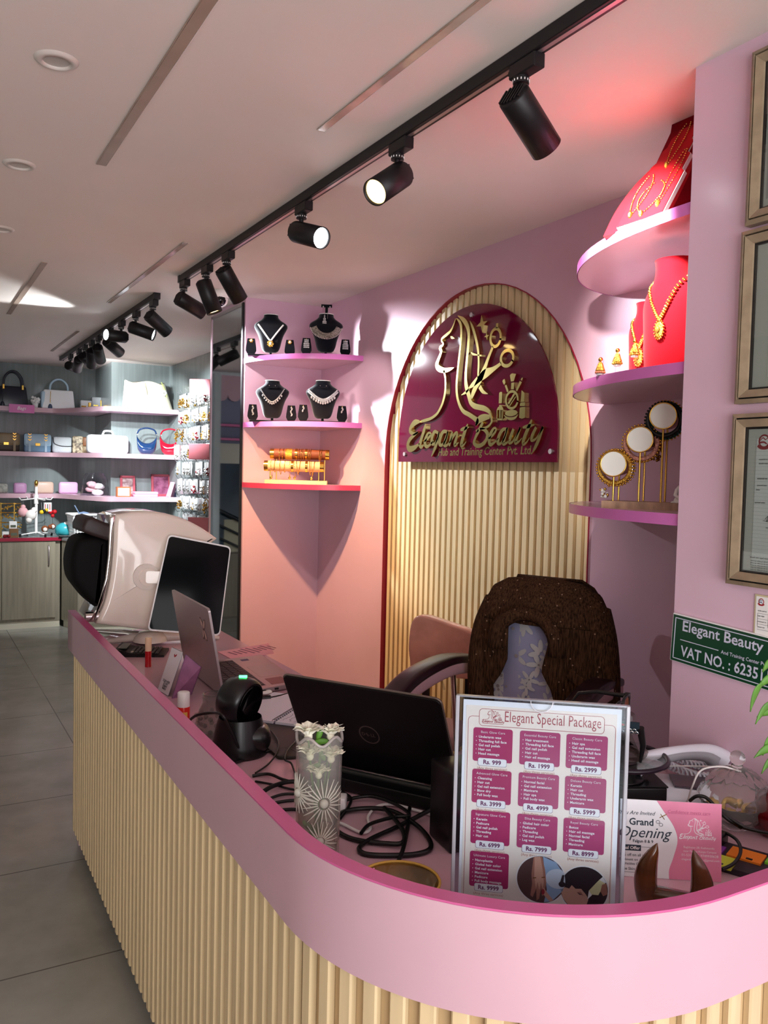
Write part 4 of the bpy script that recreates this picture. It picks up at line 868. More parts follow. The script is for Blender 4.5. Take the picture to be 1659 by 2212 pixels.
# nail polish
t = thing('glue_bottle', 'small red bottle with a white cap standing just behind the counter rim', 'bottle', zz(396, 1562, DZ)); b = MB()
b.lathe([(.0001, 0), (.018, 0), (.0195, .003), (.0195, .05), (.016, .056)], mat('red bottle', (226, 40, 34), .3), 24); b.build('body', t); b = MB(); b.lathe([(.0185, .052), (.0185, .094), (.016, .097), (.0001, .097)], white, 24); b.build('cap', t)
b = MB(); b.lathe([(.0197, .012), (.0197, .038)], mat('yellow label', (236, 190, 90), .4), 10, a0=-2.2, a1=-1.2); b.build('label', t)
# glass jar
t = thing('glass_jar', 'round clear glass jar with square embossed sides beside the black scanner', 'jar', zz(462, 1590, DZ)); b = MB()
b.lathe([(.0001, .003), (.042, .003), (.05, .03), (.05, .06), (.042, .085), (.034, .10), (.034, .125), (.032, .125), (.032, .10), (.04, .083), (.047, .058), (.047, .03), (.04, .008), (.0001, .008)], glass, 28)
for k in range(9):
    for j in range(3): a = 2*PI*(k+.5*(j % 2))/9; b.box((.05*math.cos(a), .05*math.sin(a), .025+.019*j), (.012, .012, .012), glass, .003, 1)
b.build('body', t); b = MB(); b.tube([(.033*math.cos(2*PI*k/24), .033*math.sin(2*PI*k/24), .125) for k in range(24)], .0018, white if 0 else glass, 6, True); b.build('rim', t)
# scanner
so = V((.80, 2.16, DZ)); t = thing('barcode_scanner', 'black handsfree barcode scanner on a sloped stand with a green light', 'barcode scanner', so, fc(so))
satin = mat('satin black', (16, 15, 17), .28)
b = MB(); b.lathe([(.0001, 0), (.078, 0), (.08, .006), (.074, .03), (.066, .07), (.058, .10)], satin, 32, fr=lambda a, z: 1+.12*math.cos(a+2.6)); b.build('base', t)
b = MB(); b.box((.03, -.015, .045), (.095, .10, .07), satin, .03, 4); b.build('cradle', t)
d = V((.72, -.5, -.18)).normalized(); hc = V((-.012, 0, .145)); Mh = Mx.Translation(hc) @ d.to_track_quat('Z', 'Y').to_matrix().to_4x4()
b = MB(); b.lathe([(.0001, -.055), (.03, -.052), (.055, -.035), (.066, -.005), (.068, .02), (.064, .035), (.058, .04)], satin, 32, M=Mh); b.build('head', t)
b = MB(); b.lathe([(.0001, .036), (.046, .036), (.05, .041), (.059, .040)], scr, 32, M=Mh); b.build('window', t)
b = MB(); b.box(hc+V((.012, -.01, .0665)), (.022, .008, .006), mat('green light', (60, 255, 120), .3, emit=6), .001, 1); b.build('status_light', t)
def wire(name, label, pts, r, m, cat='cable', closed=False, grp=None):
    "a cable through pixel points lying at given heights"
    P_ = [V(p) for p in pts]; o_ = P_[0].copy(); b = MB(); b.tube([V(p)-o_ for p in cr(P_, 8, closed)], r, m, 7, closed); return tag(b.build(name, None, o_), label, cat, grp)
cab = mat('black cable', (12, 10, 11), .4); wcab = mat('white cable', (226, 222, 220), .4)
Z = lambda *q_: [zz(x, y, z) for x, y, z in q_]
wire('scanner_cable', 'black cable looping over the front of the barcode scanner', Z((406, 1560, .93), (425, 1545, .97), (458, 1540, .99), (480, 1545, 1.0), (498, 1575, .96), (514, 1612, .91), (527, 1632, .882), (540, 1630, .876)), .0042, cab)
wire('usb_lead', 'thin black lead with a plug running from the scanner to the big laptop', Z((500, 1652, .874), (540, 1636, .876), (565, 1628, .877), (600, 1618, .877), (630, 1620, .878), (660, 1640, .878)), .0032, cab)
wire('usb_plug_cable', 'black cable with a fat plug lying beside the notebook', Z((556, 1508, .888), (575, 1508, .888), (600, 1504, .888), (640, 1494, .885), (690, 1486, .88)), .0036, cab)
pp = Z((562, 1509, .889), (584, 1507, .889)); b = MB(); b.tube([V((0, 0, 0)), pp[1]-pp[0]], .009, black, 8); tag(b.build('usb_plug', None, pp[0]), 'fat black plug at the end of the cable beside the notebook', 'plug')
# mat and notebook
P = Z((540, 1580, DZ), (560, 1562, DZ), (715, 1560, DZ), (700, 1625, DZ), (640, 1641, DZ), (600, 1642, DZ), (575, 1620, DZ)); b = MB(); b.prism(rpoly([(p-P[0])[:2] for p in P], .012), .0005, .010, mat('dark olive mat', (38, 34, 28), .5), bev=.002)
tag(b.build('desk_mat', None, P[0]), 'dark olive mat with rounded corners under the spiral notebook', 'desk mat')
sp = Z((592, 1560, .886), (668, 1513, .886)); sd = (sp[1]-sp[0]).normalized(); sn = V((-sd.y, sd.x, 0))
t = thing('spiral_notebook', 'open white spiral notebook between the two laptops', 'notebook', sp[0])
page = mat('ruled page', (226, 222, 232), .7); line = mat('page rules', (176, 180, 206), .7); Ls = (sp[1]-sp[0]).length+.04
for s, wd_p, nm in ((1, .15, 'left_page'), (-1, .12, 'right_page')):
    b = MB(); M = face((0, 0, 0), sd, sn); b.span(0, Ls, s*.004 if s > 0 else -wd_p, wd_p if s > 0 else -.004, -.005, .002, page, M=M)
    for k in range(16): b.span(.005, Ls-.005, s*(.014+k*wd_p*.055), s*(.014+k*wd_p*.055)+.0005, .002, .0022, line, M=M)
    if s < 0:
        rr2 = random.Random(5)
        for k in range(5):
            pts_ = [(.02+j*.008+rr2.uniform(-.002, .002), -.022-k*.018+rr2.uniform(-.005, .005), .0009) for j in range(int((Ls-.04)/.008))]; b.ribbon(pts_, .0002, ink, M, 4, z0=.0021)
    b.build(nm, t)
b = MB(); pts_ = []
for k in range(150): a = k*.9; pts_.append(sd*(Ls*k/150)+sn*.007*math.cos(a)+V((0, 0, .003+.006*math.sin(a))))
b.tube(pts_, .0009, black, 5); b.build('spiral_binding', t)
b = MB(); b.span(0, Ls, -.125, .155, -.0075, -.0055, mat('blue cover', (60, 76, 110), .5), M=face((0, 0, 0), sd, sn)); b.build('cover', t)
P = Z((553, 1492, .874), (575, 1500, .874)); b = MB(); b.sph((0, 0, .006), .02, wht, 9, (1.2, .7, .3)); b.sph((.012, .006, .008), .011, wht, 8, (1, .8, .5)); tag(b.build('tissue_scrap', None, P[1]), 'crumpled white tissue scrap behind the scanner plug', 'tissue')
# big black laptop
BL_, BR2, TR2, TL2 = V((.89, 1.92, .912)), V((1.113, 1.569, .912)), V((1.006, 1.453, 1.15)), V((.829, 1.842, 1.15))
t = thing('black_laptop', 'large black laptop seen from behind its tilted lid at the middle of the counter', 'laptop', (BL_.x, BL_.y, DZ))
u = BR2-BL_; wl = u.length; M = face((0, 0, BL_.z-DZ), u, (TL2+TR2-BL_-BR2)/2); hl = ((TL2+TR2-BL_-BR2)/2).length
lidm = mat('black laptop lid', (16, 12, 13), .3, spec=.22)
b = MB(); b.prism(rrect(wl, hl, .014, 5, wl/2, hl/2), -.010, 0, lidm, M=M, bev=.002); b.build('lid', t)
b = MB(); o_ = rrect(wl+.002, hl+.002, .015, 5, wl/2, hl/2); b.tube([M @ V((x, y, -.006)) for x, y in o_], .0028, mat('grey lid edge', (112, 100, 92), .3, metal=.6), 6, True); b.build('lid_edge', t)
b = MB(); lgm = mat('dark logo', (96, 84, 80), .3, metal=.7); lc = (wl*.50, hl*.47); e_ = ell(*lc, .026, .026, 30); b.ribbon([(x, y, .003) for x, y in e_+e_[:2]], .0006, lgm, M, smooth=False)
b.text('D', lgm, M @ T(lc[0]-.0155, lc[1], .0004), h=.0095, off=.02); b.text('E', lgm, M @ T(lc[0]-.0045, lc[1], .0004) @ R(.6), h=.0095, off=.02); b.text('LL', lgm, M @ T(lc[0]+.0105, lc[1], .0004), h=.0095, off=.02); b.build('logo', t)
b = MB(); b.prism(rrect(wl-.02, hl-.03, .004, 3, wl/2, hl/2), -.0112, -.0102, scr, M=M); b.build('screen', t)
Mb = face((0, 0, 0), u, V((-u.y, u.x, 0))); b = MB(); b.prism(rrect(wl, .30, .012, 4, wl/2, .095), .004, .034, black, M=Mb, bev=.003); b.build('base', t)
b = MB(); b.cyl(Mb @ V((.02, -.012, .036)), Mb @ V((wl-.02, -.012, .036)), .0075, mat('grey hinge bar', (58, 60, 58), .35, metal=.5)); b.build('hinge_bar', t)
b = MB()
for i in range(5):
    for j in range(14): b.box((wl*.06+j*wl*.066, .03+i*.019, .0355), (wl*.055, .015, .003), satin, M=Mb)
b.build('keyboard', t); b = MB()
for x in (.04, wl-.04): b.box((x, -.03, .002), (.03, .012, .004), black, M=Mb)
b.build('rubber_feet', t)
# vase with flowers
vo = zz(685, 1848, DZ); t = thing('glass_vase', 'tall clear crystal vase with embossed daisies just behind the rim', 'vase', vo)
b = MB(); R0, H0 = .047, .246
sc_ = lambda a, z: 1+.03*math.cos(3*a)*(z > .2)
def vas(u_, v_):
    a = 2*PI*u_; z = v_*H0; zt = z+(.008*math.cos(5*a) if v_ > .93 else 0); r = R0*(.93+.07*v_); return (r*math.cos(a), r*math.sin(a), zt)
vg = clearglass('lit white vase glass', (244, 242, 234), .04, lit_white=.16, rim=1.1); b.grid(vas, 40, 16, vg, cu=True); b.grid(lambda u_, v_: (lambda p: (p[0]*.9, p[1]*.9, max(.012, p[2])))(vas(u_, v_)), 40, 16, glass, cu=True)  # clear glass; its lit whiteness is mixed in as diffuse colour
b.lathe([(.0001, 0), (R0*.93, 0)], glass, 30); b.build('body', t)
b = MB(); b.tube([(R0*.97*math.cos(2*PI*k/60), R0*.97*math.sin(2*PI*k/60), H0+.008*math.cos(5*2*PI*k/60)) for k in range(60)], .0032, mat('thick glass rim', (206, 198, 194), .06, trans=.6), 6, True); b.build('scalloped_rim', t)
emb = mat('embossed glass', (250, 248, 236), .12, trans=.6, spec=.8, ior=1.2)
for zc, a0, r_ in ((.125, fc(vo)-PI/2+.25, .05), (.05, fc(vo)-PI/2+.1, .04), (.14, fc(vo)-PI/2-1.0, .04)):
    b = MB()
    for k in range(22):
        a = 2*PI*k/22; pts_ = []
        for f in (.25, .6, 1): aa = a0+r_*f*math.cos(a)/R0; pts_.append(((R0+.0015)*math.cos(aa)*.99, (R0+.0015)*math.sin(aa)*.99, zc+r_*f*math.sin(a)))
        b.tube(pts_, [.0016, .0016, .0005], emb, 5)
    b.sph(((R0)*math.cos(a0), R0*math.sin(a0), zc), .009, emb, 10); b.build('embossed_daisy', t)
b = MB(); b.lathe([(.0001, .013), (R0*.86, .013), (R0*.88, .15), (.0001, .15)], clearglass('cloudy water', (240, 240, 226), .1, rim=.5), 24); b.build('water', t)
petal = mat('white petals', (248, 246, 226), .6, sheen=.2); leaf = mat('green leaf', (84, 136, 44), .5, noise=.3, nscale=20); rf = random.Random(11)
for i, (x, y, z, k) in enumerate(((-.022, -.02, .245, 1.1), (.022, -.012, .243, 1.0), (-.018, -.022, .205, 1), (.024, -.022, .20, 1), (0, -.03, .17, .9))):
    t = thing('white_flower', ('white ruffled flower at the top left of the vase', 'white ruffled flower at the top right of the vase', 'white flower under the left one, seen through the vase glass', 'white flower under the right one, seen through the vase glass', 'lowest creamy flower, behind the embossed daisy')[i], 'flower', vo, fc(vo), 'flowers in the vase')
    b = MB()
    for q_ in range(14):
        a = 2*PI*q_/7+rf.random(); rl = (.026 if q_ < 7 else .015)*k
        def pet(u_, v_, a=a, rl=rl): 
            s_ = (u_-.5)*1.3; rr_ = rl*v_*(1+.12*math.sin(9*u_)); return (x+rr_*math.cos(a+s_), y+rr_*math.sin(a+s_)*.8, z+.046*k*v_*(1.0-v_*.55)+.003*math.sin(11*u_+q_)*v_+ (q_ % 2)*.006)
        b.grid(pet, 7, 5, petal)
    b.build('petals', t)
    b = MB(); b.sph((x, y, z+.006), .008*k, petal, 8); b.build('bud', t)
    b = MB(); b.tube([(x, y, z), (x*.5, y*.5, z*.6), (0, 0, .02)], .002, leaf, 5); b.build('stem', t)
t = thing('snapdragon_stalk', 'green leafy stalk in the middle of the vase', 'stalk', vo, fc(vo)); b = MB(); b.tube([(0, -.01, .262), (.002, -.008, .2), (-.004, -.01, .12), (0, 0, .02)], .003, leaf, 6); b.build('stem', t)
for (x, y, z, a) in ((0, -.014, .255, .3), (.006, -.02, .215, -.4), (-.008, -.025, .19, .9), (-.02, -.03, .075, -.8), (-.012, -.032, .06, .5), (.004, -.016, .24, 1.5)):
    b = MB(); b.sph((x, y, z), .012, leaf, 8, (.55, .3, 1.2), M=T(x, y, z) @ R(a, 'Y') @ T(-x, -y, -z)); b.build('leaf', t)
# cables on the counter
wire('coiled_cable', 'thick black cable coiled in big loops in front of the black laptop', Z((955, 1735, .90), (900, 1765, .885), (850, 1790, .88), (800, 1813, .88), (776, 1832, .878), (790, 1845, .876), (840, 1848, .876), (900, 1845, .876), (930, 1832, .877), (922, 1805, .88), (890, 1775, .884), (840, 1750, .884), (780, 1747, .88), (735, 1758, .878), (726, 1790, .876), (760, 1812, .876), (830, 1822, .878), (870, 1820, .88), (868, 1790, .886), (830, 1745, .886)), .0052, cab)
wire('coiled_cable', 'black cable arching from the laptop down behind the brown bowl', Z((885, 1745, .884), (880, 1790, .885), (872, 1830, .885), (860, 1862, .878)), .0045, cab)
wire('coiled_cable', 'black cable curving from the vase to a tie near the laptop corner', Z((735, 1768, .876), (752, 1745, .88), (758, 1725, .885), (742, 1712, .882), (722, 1700, .878), (700, 1695, .876)), .0035, cab)
wire('coiled_cable', 'black cable bent tight before the brown bowl, running off to the scanner', Z((780, 1800, .886), (800, 1780, .888), (850, 1765, .888), (885, 1760, .888), (850, 1735, .886), (800, 1720, .884), (745, 1728, .88)), .0042, cab)
for i, pts_ in enumerate((((545, 1676, .874), (580, 1672, .878), (612, 1684, .88), (640, 1688, .876), (700, 1680, .874)), ((552, 1688, .874), (590, 1695, .877), (640, 1706, .876), (690, 1700, .874)), ((560, 1716, .876), (590, 1698, .884), (632, 1688, .884), (690, 1694, .878)), ((575, 1728, .874), (610, 1716, .878), (650, 1716, .876), (700, 1722, .874)),
   ((575, 1738, .874), (620, 1730, .878), (660, 1728, .876)), ((590, 1752, .874), (630, 1748, .876), (660, 1752, .874)))):
    wire('loose_cable', ('upper black cable of the bundle between the rim and the vase', 'second thin black cable of the bundle left of the vase', 'thick bent black cable of the bundle left of the vase', 'fourth black cable of the bundle left of the vase', 'fifth black cable of the bundle, close to the rim', 'lowest black cable of the bundle, touching the rim')[i], Z(*pts_), (.004, .003, .0055, .0035, .004, .004)[i], cab, grp='black cables left of the vase')
wire('loose_cable', 'thin black cable rising in a bow between the scanner and the vase', Z((640, 1680, .876), (630, 1650, .88), (615, 1640, .888), (622, 1620, .89), (640, 1600, .885)), .0028, cab)
wire('loose_cable', 'thin black cable looping over the dark mat beside the scanner', Z((560, 1580, .884), (580, 1575, .886), (600, 1600, .886), (598, 1625, .882), (580, 1650, .876), (552, 1670, .876)), .0024, cab)
wire('white_cable', 'white charging cable lying under the black coil', Z((700, 1768, .875), (740, 1780, .876), (780, 1798, .876), (800, 1790, .876), (795, 1765, .876), (815, 1742, .876), (850, 1738, .876), (890, 1748, .876), (950, 1765, .876)), .0034, wcab)
p = zz(738, 1752, DZ); b = MB(); b.box((0, 0, .018), (.02, .04, .036), white, .004, M=R(-.6)); b.box((0, -.012, .0185), (.021, .008, .01), wht, M=R(-.6)); tag(b.build('phone_adapter', None, p), 'small white plug adapter lying right behind the vase', 'adapter')
# bowl
p = zz(866, 1905, DZ); p = at(862, 1902, 2, .923); p.z = DZ; t = thing('brown_bowl', 'round shallow brown glazed bowl with a gold rim just behind the counter rim', 'bowl', p)
bw = mat('brown glaze', (120, 84, 30), .12, noise=.5, nscale=20, coat=.6); b = MB(); b.lathe([(.0001, 0), (.04, 0), (.062, .02), (.074, .052), (.071, .053), (.058, .022), (.035, .008), (.0001, .007)], bw, 40); b.build('body', t)
b = MB(); b.tube([(.0728*math.cos(2*PI*k/40), .0728*math.sin(2*PI*k/40), .053) for k in range(40)], .0028, mat('ochre rim', (206, 164, 70), .3), 6, True); b.build('rim', t)
t = thing('shell_trinket', 'little brown shell trinkets lying inside the bowl', 'trinket', p); b = MB()
for k in range(9): b.sph((-.02+.012*math.cos(k*2.2), .0+.018*math.sin(k*1.7), .016+.004*(k % 3)), .009, mat('shell brown', (150, 110, 80), .3, noise=.5, nscale=60), 8, (1.3, .8, .7))
b.build('pieces', t)
# black speaker
p = V((1.01, 1.425, DZ)); t = thing('black_speaker', 'upright black box speaker half hidden behind the price board', 'speaker', p, fc(p)+.5); b = MB(); b.box((0, 0, .085), (.085, .10, .17), black, .006); b.build('cabinet', t)
b = MB(); b.box((0, -.0505, .085), (.07, .003, .15), mat('speaker cloth', (10, 9, 9), .9)); b.build('front_grille', t)
# ------------------------------------------------------------------ price board in its clear holder
A_, B_ = V((.798, 1.14, 0)), V((1.018, .962, 0)); u = B_-A_; wm = u.length; Hm = 1.28-DZ
t = thing('price_board', 'clear acrylic stand with the pink and cream package price list', 'price board', (A_.x, A_.y, DZ))
PM = face((0, 0, 0), u, (0, 0, 1)); M = PM
b = MB(); b.box((wm/2, Hm/2, .003), (wm, Hm, .002), acryl, M=M); b.box((wm/2, Hm/2, -.004), (wm, Hm, .002), acryl, M=M); b.build('clear_panels', t)
edg = mat('acrylic edge', (196, 198, 206), .08, trans=.4, spec=.8); b = MB()
for x in (.0035, wm-.0035): b.box((x, Hm/2, -.0005), (.006, Hm, .011), edg, .001, 1, M=M)
b.box((wm/2, Hm-.001, -.0005), (wm-.01, .0025, .009), edg, M=M)
pts_ = [(wm*.5+.018*math.cos(a), Hm-.001+.018*math.sin(a), .0016) for a in [PI+PI*k/14 for k in range(15)]]; b.ribbon(pts_, .0012, edg, M, smooth=False, z0=.004); b.build('holder_edges', t)
b = MB(); b.span(0, wm, -.045, .045, 0, .003, acryl, M=face((0, 0, 0), u, V((-u.y, u.x, 0)))); b.build('foot', t)
cream = mat('cream print', (252, 238, 222), .5, noise=.03, nscale=12); berry = mat('berry print', (176, 38, 96), .5); berry2 = mat('paler berry print', (178, 62, 110), .5); rose = mat('rose ink', (178, 74, 84), .6); pricec = mat('price ink', (112, 36, 92), .6)  # second berry tone is paler, used outside the left column
m0 = .013; pw, ph = wm-2*m0, Hm-.010
b = MB(); b.box((wm/2, ph/2+.003, -.001), (pw, ph, .001), mat('white sheet', (246, 246, 246), .5), M=M); b.box((wm/2-.001, ph/2, -.0003), (pw-.012, ph-.012, .0006), cream, M=M)
def q_(uu, vv): return (m0+uu*pw, ph-vv*pw*1.418)
Zp = .0003
def outline(b, P_, w_, m, z=.0004): b.ribbon([(x, y, w_) for x, y in P_+P_[:2]], 0, m, M, smooth=False, z0=z)
x0, y0 = q_(.105, .108); x1, y1 = q_(.895, .030); outline(b, rrect(x1-x0, y1-y0, .006, 5, (x0+x1)/2, (y0+y1)/2), .0007, rose)
for ua, ub, sgn in ((.105, .035, 1), (.895, .965, -1)):
    xa, ya = q_(ua, .066); xb, yb = q_(ub, .066); yc = .004; b.ribbon([(xa, ya, .0007), (xb+sgn*.006, ya, .0007), (xb+sgn*.002, ya-.002, .0007), (xb, ya-.006, .0007), (xb, yc, .0007)], 0, rose, M, smooth=False, z0=.0004)
b.text('Elegant Special Package', rose, M @ T(*q_(.27, .067), .0005), w=pw*.605, h=.0235, ax='L', off=-.006, ls=1.02)
ex, ey = q_(.193, .098); b.build('menu_sheet', t)
b = MB(); emblem(b, M @ T(ex, ey, .0005) @ Mx.Scale(.034, 4), 0, rose, 3, k=1.0); b.box((ex, ey+.0005, 0.0005), (.034, .0006, .0001), rose, M=M); b.build('menu_emblem', t)
CARDS = [[('Basic Glow Care', 'Underarm wax|Threading full face|Gel nail polish|Hair cut|Head massage', '999'), ('Essential Beauty Care', 'Hair treatment|Threading full face|Gel nail polish|Hair cut|Hair oil massage', '1999'), ('Classic Beauty Care', 'Hair spa|Gel nail extension|Threading full face|Underarm wax|Head oil massage', '2999')],
 [('Advanced Glow Care', 'Cleansing|Hair cut|Gel nail extension|Blow dry|Full body wax', '3999'), ('Premium Beauty Care', 'Normal facial|Gel nail extension|Manicure|Hair spa|Full body wax', '4999'), ('Deluxe Beauty Care', 'Keratin|Hair cut|Threading|Underarm wax|Manicure', '5999')],
 [('Signature Glow Care', 'Keratin|Pedicure|Gel nail polish|Threading|Hair cut', '6999'), ('Elite Beauty Care', 'Global hair color|Pedicure|Threading|Gel nail polish|Leg wax', '7999'), ('Royal Beauty Care', 'Botox|Hair oil massage|Normal facial|Threading|Manicure', '8999')],
 [('Ultimate Luxury Care', 'Nanoplastia|Global hair color|Gel nail extension|Manicure|Pedicure|Full body massage', '9999')]]
CU = [(.07, .323), (.369, .625), (.663, .92)]; CV = [(.118, .274), (.311, .468), (.503, .660), (.696, .862)]
for r in range(4):
    for c_ in range(len(CARDS[r])):
        ti, it, pr = CARDS[r][c_]; b = MB(); (ua, ub), (va, vb) = CU[c_], CV[r]; xa, ya = q_(ua, va); xb, yb = q_(ub, vb); w_ = xb-xa
        b.add([(x, y, .0005) for x, y in rrect(w_, ya-yb, .004, 4, (xa+xb)/2, (ya+yb)/2)], [list(range(len(rrect(w_, ya-yb, .004, 4, (xa+xb)/2, (ya+yb)/2))))], berry if c_ == 0 else berry2, False, M)
        b.text(ti, wht, M @ T((xa+xb)/2, ya-.0088, .0007), sz=.0056, ay='Z', off=-.004, ls=1.05)
        L_ = it.split('|'); n_ = len(L_)
        for k, s_ in enumerate(L_):
            y = ya-.0148-k*.0071; b.text(s_, wht, M @ T(xa+w_*.14, y-.0022, .0007), sz=.0058, ax='L', ay='Z', off=.022, ls=1.06)
            b.add([(x, y_, .0007) for x, y_ in ell(xa+w_*.08, y-.0004, .0007, .0007, 8)], [list(range(8))], wht, False, M)
        if r < 3 or True:
            px_, py_ = (xa+xb)/2, yb-.0005; b.add([(x, y, .0006) for x, y in rrect(w_*.72+.0012, .0132, .003, 4, px_, py_-.0004)], [list(range(len(rrect(w_*.72+.0012, .0132, .003, 4, px_, py_-.0004))))], mat('pill shade', (150, 130, 150), .6), False, M)
            b.add([(x, y, .0008) for x, y in rrect(w_*.72, .0126, .003, 4, px_, py_)], [list(range(len(rrect(w_*.72, .0126, .003, 4, px_, py_))))], wht, False, M); b.text('Rs. '+pr, pricec, M @ T(px_, py_, .001), h=.0078, off=.03)
            b.text('(Any three services)', mat('tan ink', (196, 140, 126), .6), M @ T(px_, py_-.0115, .0006), w=w_*.76, off=.004)
        b.build('package_card', t)
skin = mat('skin print', (206, 156, 132), .6); skin2 = mat('skin shade print', (168, 112, 92), .6); dk = mat('dark print', (30, 22, 26), .5); blu = mat('blue print', (150, 178, 206), .6); brn = mat('brown print', (84, 54, 50), .6)
def disc(cx_, cy_, r_, items, nm):
    b = MB(); b.add([(x, y, .0006) for x, y in ell(cx_, cy_, r_*1.04, r_*1.04, 40)], [list(range(40))], wht, False, M); z = .0008
    lim = pw+m0-.006
    for m_, P_ in items:
        P2 = []
        for x, y in P_:
            l = math.hypot(x, y); k = min(1, .99/l) if l > 0 else 1; P2.append((min(cx_+x*k*r_, lim), max(cy_+y*k*r_, .006)))
        b.add([(x, y, z) for x, y in P2], [list(range(len(P2)))], m_, False, M); z += .0001
    b.build(nm, t)
x, y = q_(.532, .80); 
disc(x, y, pw*.155, [(brn, ell(0, 0, 1, 1, 40)), (blu, [(.05, 1), (.6, .8), (1, .3), (.98, -.4), (.5, -.9), (.15, -.95), (.25, -.4), (.15, .3)]), (mat('pale print', (206, 216, 226), .6), ell(.68, .1, .5, .42, 24)), (skin2, [(-.35, .98), (.02, .98), (.16, .4), (.22, -.1), (.16, -.62), (.06, -.7), (.02, -.35), (-.05, -.82), (-.16, -.9), (-.18, -.4), (-.32, -.78), (-.42, -.7), (-.36, -.2), (-.4, .2)]),
  (skin, [(-.3, .98), (-.06, .98), (.06, .4), (.12, -.1), (.08, -.4), (0, -.1), (-.06, -.45), (-.14, -.1), (-.2, -.4), (-.28, .1)]), (gold, [(-.34, .02), (-.2, .05), (-.2, .09), (-.34, .06)]), (gold, [(.02, .08), (.16, .1), (.16, .14), (.02, .12)]), (skin, [(.1, -.3), (.3, -.55), (.55, -.85), (.4, -.9), (.12, -.62)]), (redink, ell(.1, -.5, .07, .12, 12)), (dk, ell(.86, -.1, .14, .12, 16)), (dk, [(.78, -.02), (.92, .02), (.96, .3), (.86, .3)])], 'hand_photo')
x, y = q_(.805, .826)
disc(x, y, pw*.15, [(dk, ell(0, 0, 1, 1, 40)), (skin, [(-1, -.1), (-.8, .02), (-.62, -.02), (-.52, .14), (-.36, .0), (-.12, .02), (.08, -.2), (.2, -.4), (.1, -.75), (-.3, -.95), (-.7, -.9), (-1, -.5)]), (skin2, [(-.3, -.15), (-.14, -.1), (.0, -.28), (-.16, -.22)]), (dk, [(-.3, -.14), (-.16, -.2), (-.05, -.22), (-.18, -.25)]), (mat('serum bottle', (226, 222, 168), .4), [(.2, -.02), (.62, .5), (.86, .36), (.6, -.18), (.3, -.18)]), (wht, [(.16, -.4), (.2, -.02), (.34, -.2)]),
  (wht, [(.62, .5), (.78, .66), (.95, .44), (.86, .36)]), (skin2, [(.74, .3), (1, .4), (1, -.1), (.8, -.2), (.68, .0)])], 'facial_photo')
# ------------------------------------------------------------------ invitation card
c0, c1 = zz(1338, 1893, DZ), zz(1558, 1907, DZ); u = c1-c0; wi = u.length; hi = .148
t = thing('invitation_card', 'white and pink grand opening invitation leaning behind the wooden horned holder', 'card', c0)
M = face((0, 0, 0.001), u, V((-u.y, u.x, 0)).normalized()*.018+V((0, 0, .15)))
pk = mat('pink card print', (236, 146, 178), .22, noise=.1, nscale=14); tl = mat('slate ink', (44, 58, 72), .6)
b = MB(); b.box((wi/2, hi/2, -.0008), (wi, hi, .0016), mat('card stock', (242, 246, 250), .25), M=M)
s_ = cr([(wi*.36, hi, 0), (wi*.44, hi*.85, 0), (wi*.53, hi*.68, 0), (wi*.57, hi*.5, 0), (wi*.53, hi*.28, 0), (wi*.49, hi*.12, 0), (wi*.49, 0, 0)], 5); b.add([(p[0], p[1], .0002) for p in s_]+[(wi, 0, .0002), (wi, hi, .0002)], [list(range(len(s_)+2))], pk, False, M); b.build('card', t)
b = MB(); Zt = .0005
for s_, x, y, w_, o_, sh in (('You Are Invited', .35, .83, .35, 0, .35), ('Grand', .33, .715, .24, .02, 0), ('Opening', .515, .56, .52, .0, .35), ('Falgun 8 & 9', .33, .46, .2, .015, 0), ('10% off on all services', .345, .285, .34, .005, 0), ('Discount on Accessories', .37, .225, .37, .005, 0), ('Attractive Gift Hamper', .345, .165, .34, .005, 0), ('Free Skin Test', .235, .105, .23, .005, 0)):
    b.text(s_, tl, M @ T(wi*x, hi*y, Zt), w=wi*w_, ax='R', off=o_, shear=sh)
b.box((wi*.11, hi*.375, .0003), (wi*.2, hi*.075, .0004), tl, M=M); b.text('Final Offer', wht, M @ T(wi*.20, hi*.375, .0007), w=wi*.19, ax='R', off=.02)
b.ribbon([(wi*.21, hi*.39, .0006), (wi*.36, hi*.39, .0006), (wi*.38, hi*.36, .0006), (wi*.38, hi*.3, .0006)], .0002, tl, M, smooth=False); b.ribbon([(0, hi*.06, .0006), (wi*.3, hi*.06, .0006)], .0002, tl, M)
b.ribbon([(wi*.39, hi*.78, .0012), (wi*.46, hi*.83, .0016)], .0003, gold, M); b.ribbon([(wi*.4, hi*.83, .001), (wi*.44, hi*.76, .0014)], .0003, gold, M)
for ex_ in ((wi*.375, hi*.725), (wi*.405, hi*.69)): e_ = ell(*ex_, wi*.018, hi*.02, 14); b.ribbon([(x, y, .0008) for x, y in e_+e_[:2]], .0003, tl, M, smooth=False)
wi_ = mat('white print', (250, 240, 246), .5); emblem(b, M @ T(wi*.76, hi*.50, Zt) @ Mx.Scale(.064, 4), 0, wi_, 3, k=1.1)
for s_, x, y, w_ in (('Baghbazar-28, Kathmandu', .63, .42, .3), ('near Padma Kanya Campus', .63, .37, .32), ('01-5315577, 9749930628', .61, .32, .36), ('elegantbeauty.edu@gmail.com', .61, .265, .37)): b.text(s_, wi_, M @ T(wi*x, hi*y, Zt), w=wi*w_, ax='L')
b.text('Confidence meets care', mat('pink ink', (190, 90, 130), .6), M @ T(wi*.47, hi*.87, Zt), w=wi*.42, ax='L', shear=.2); b.box((wi*.66, hi*.845, Zt), (wi*.42, .0004, .0001), mat('pink ink', (190, 90, 130), .6), M=M)
b.build('print', t)
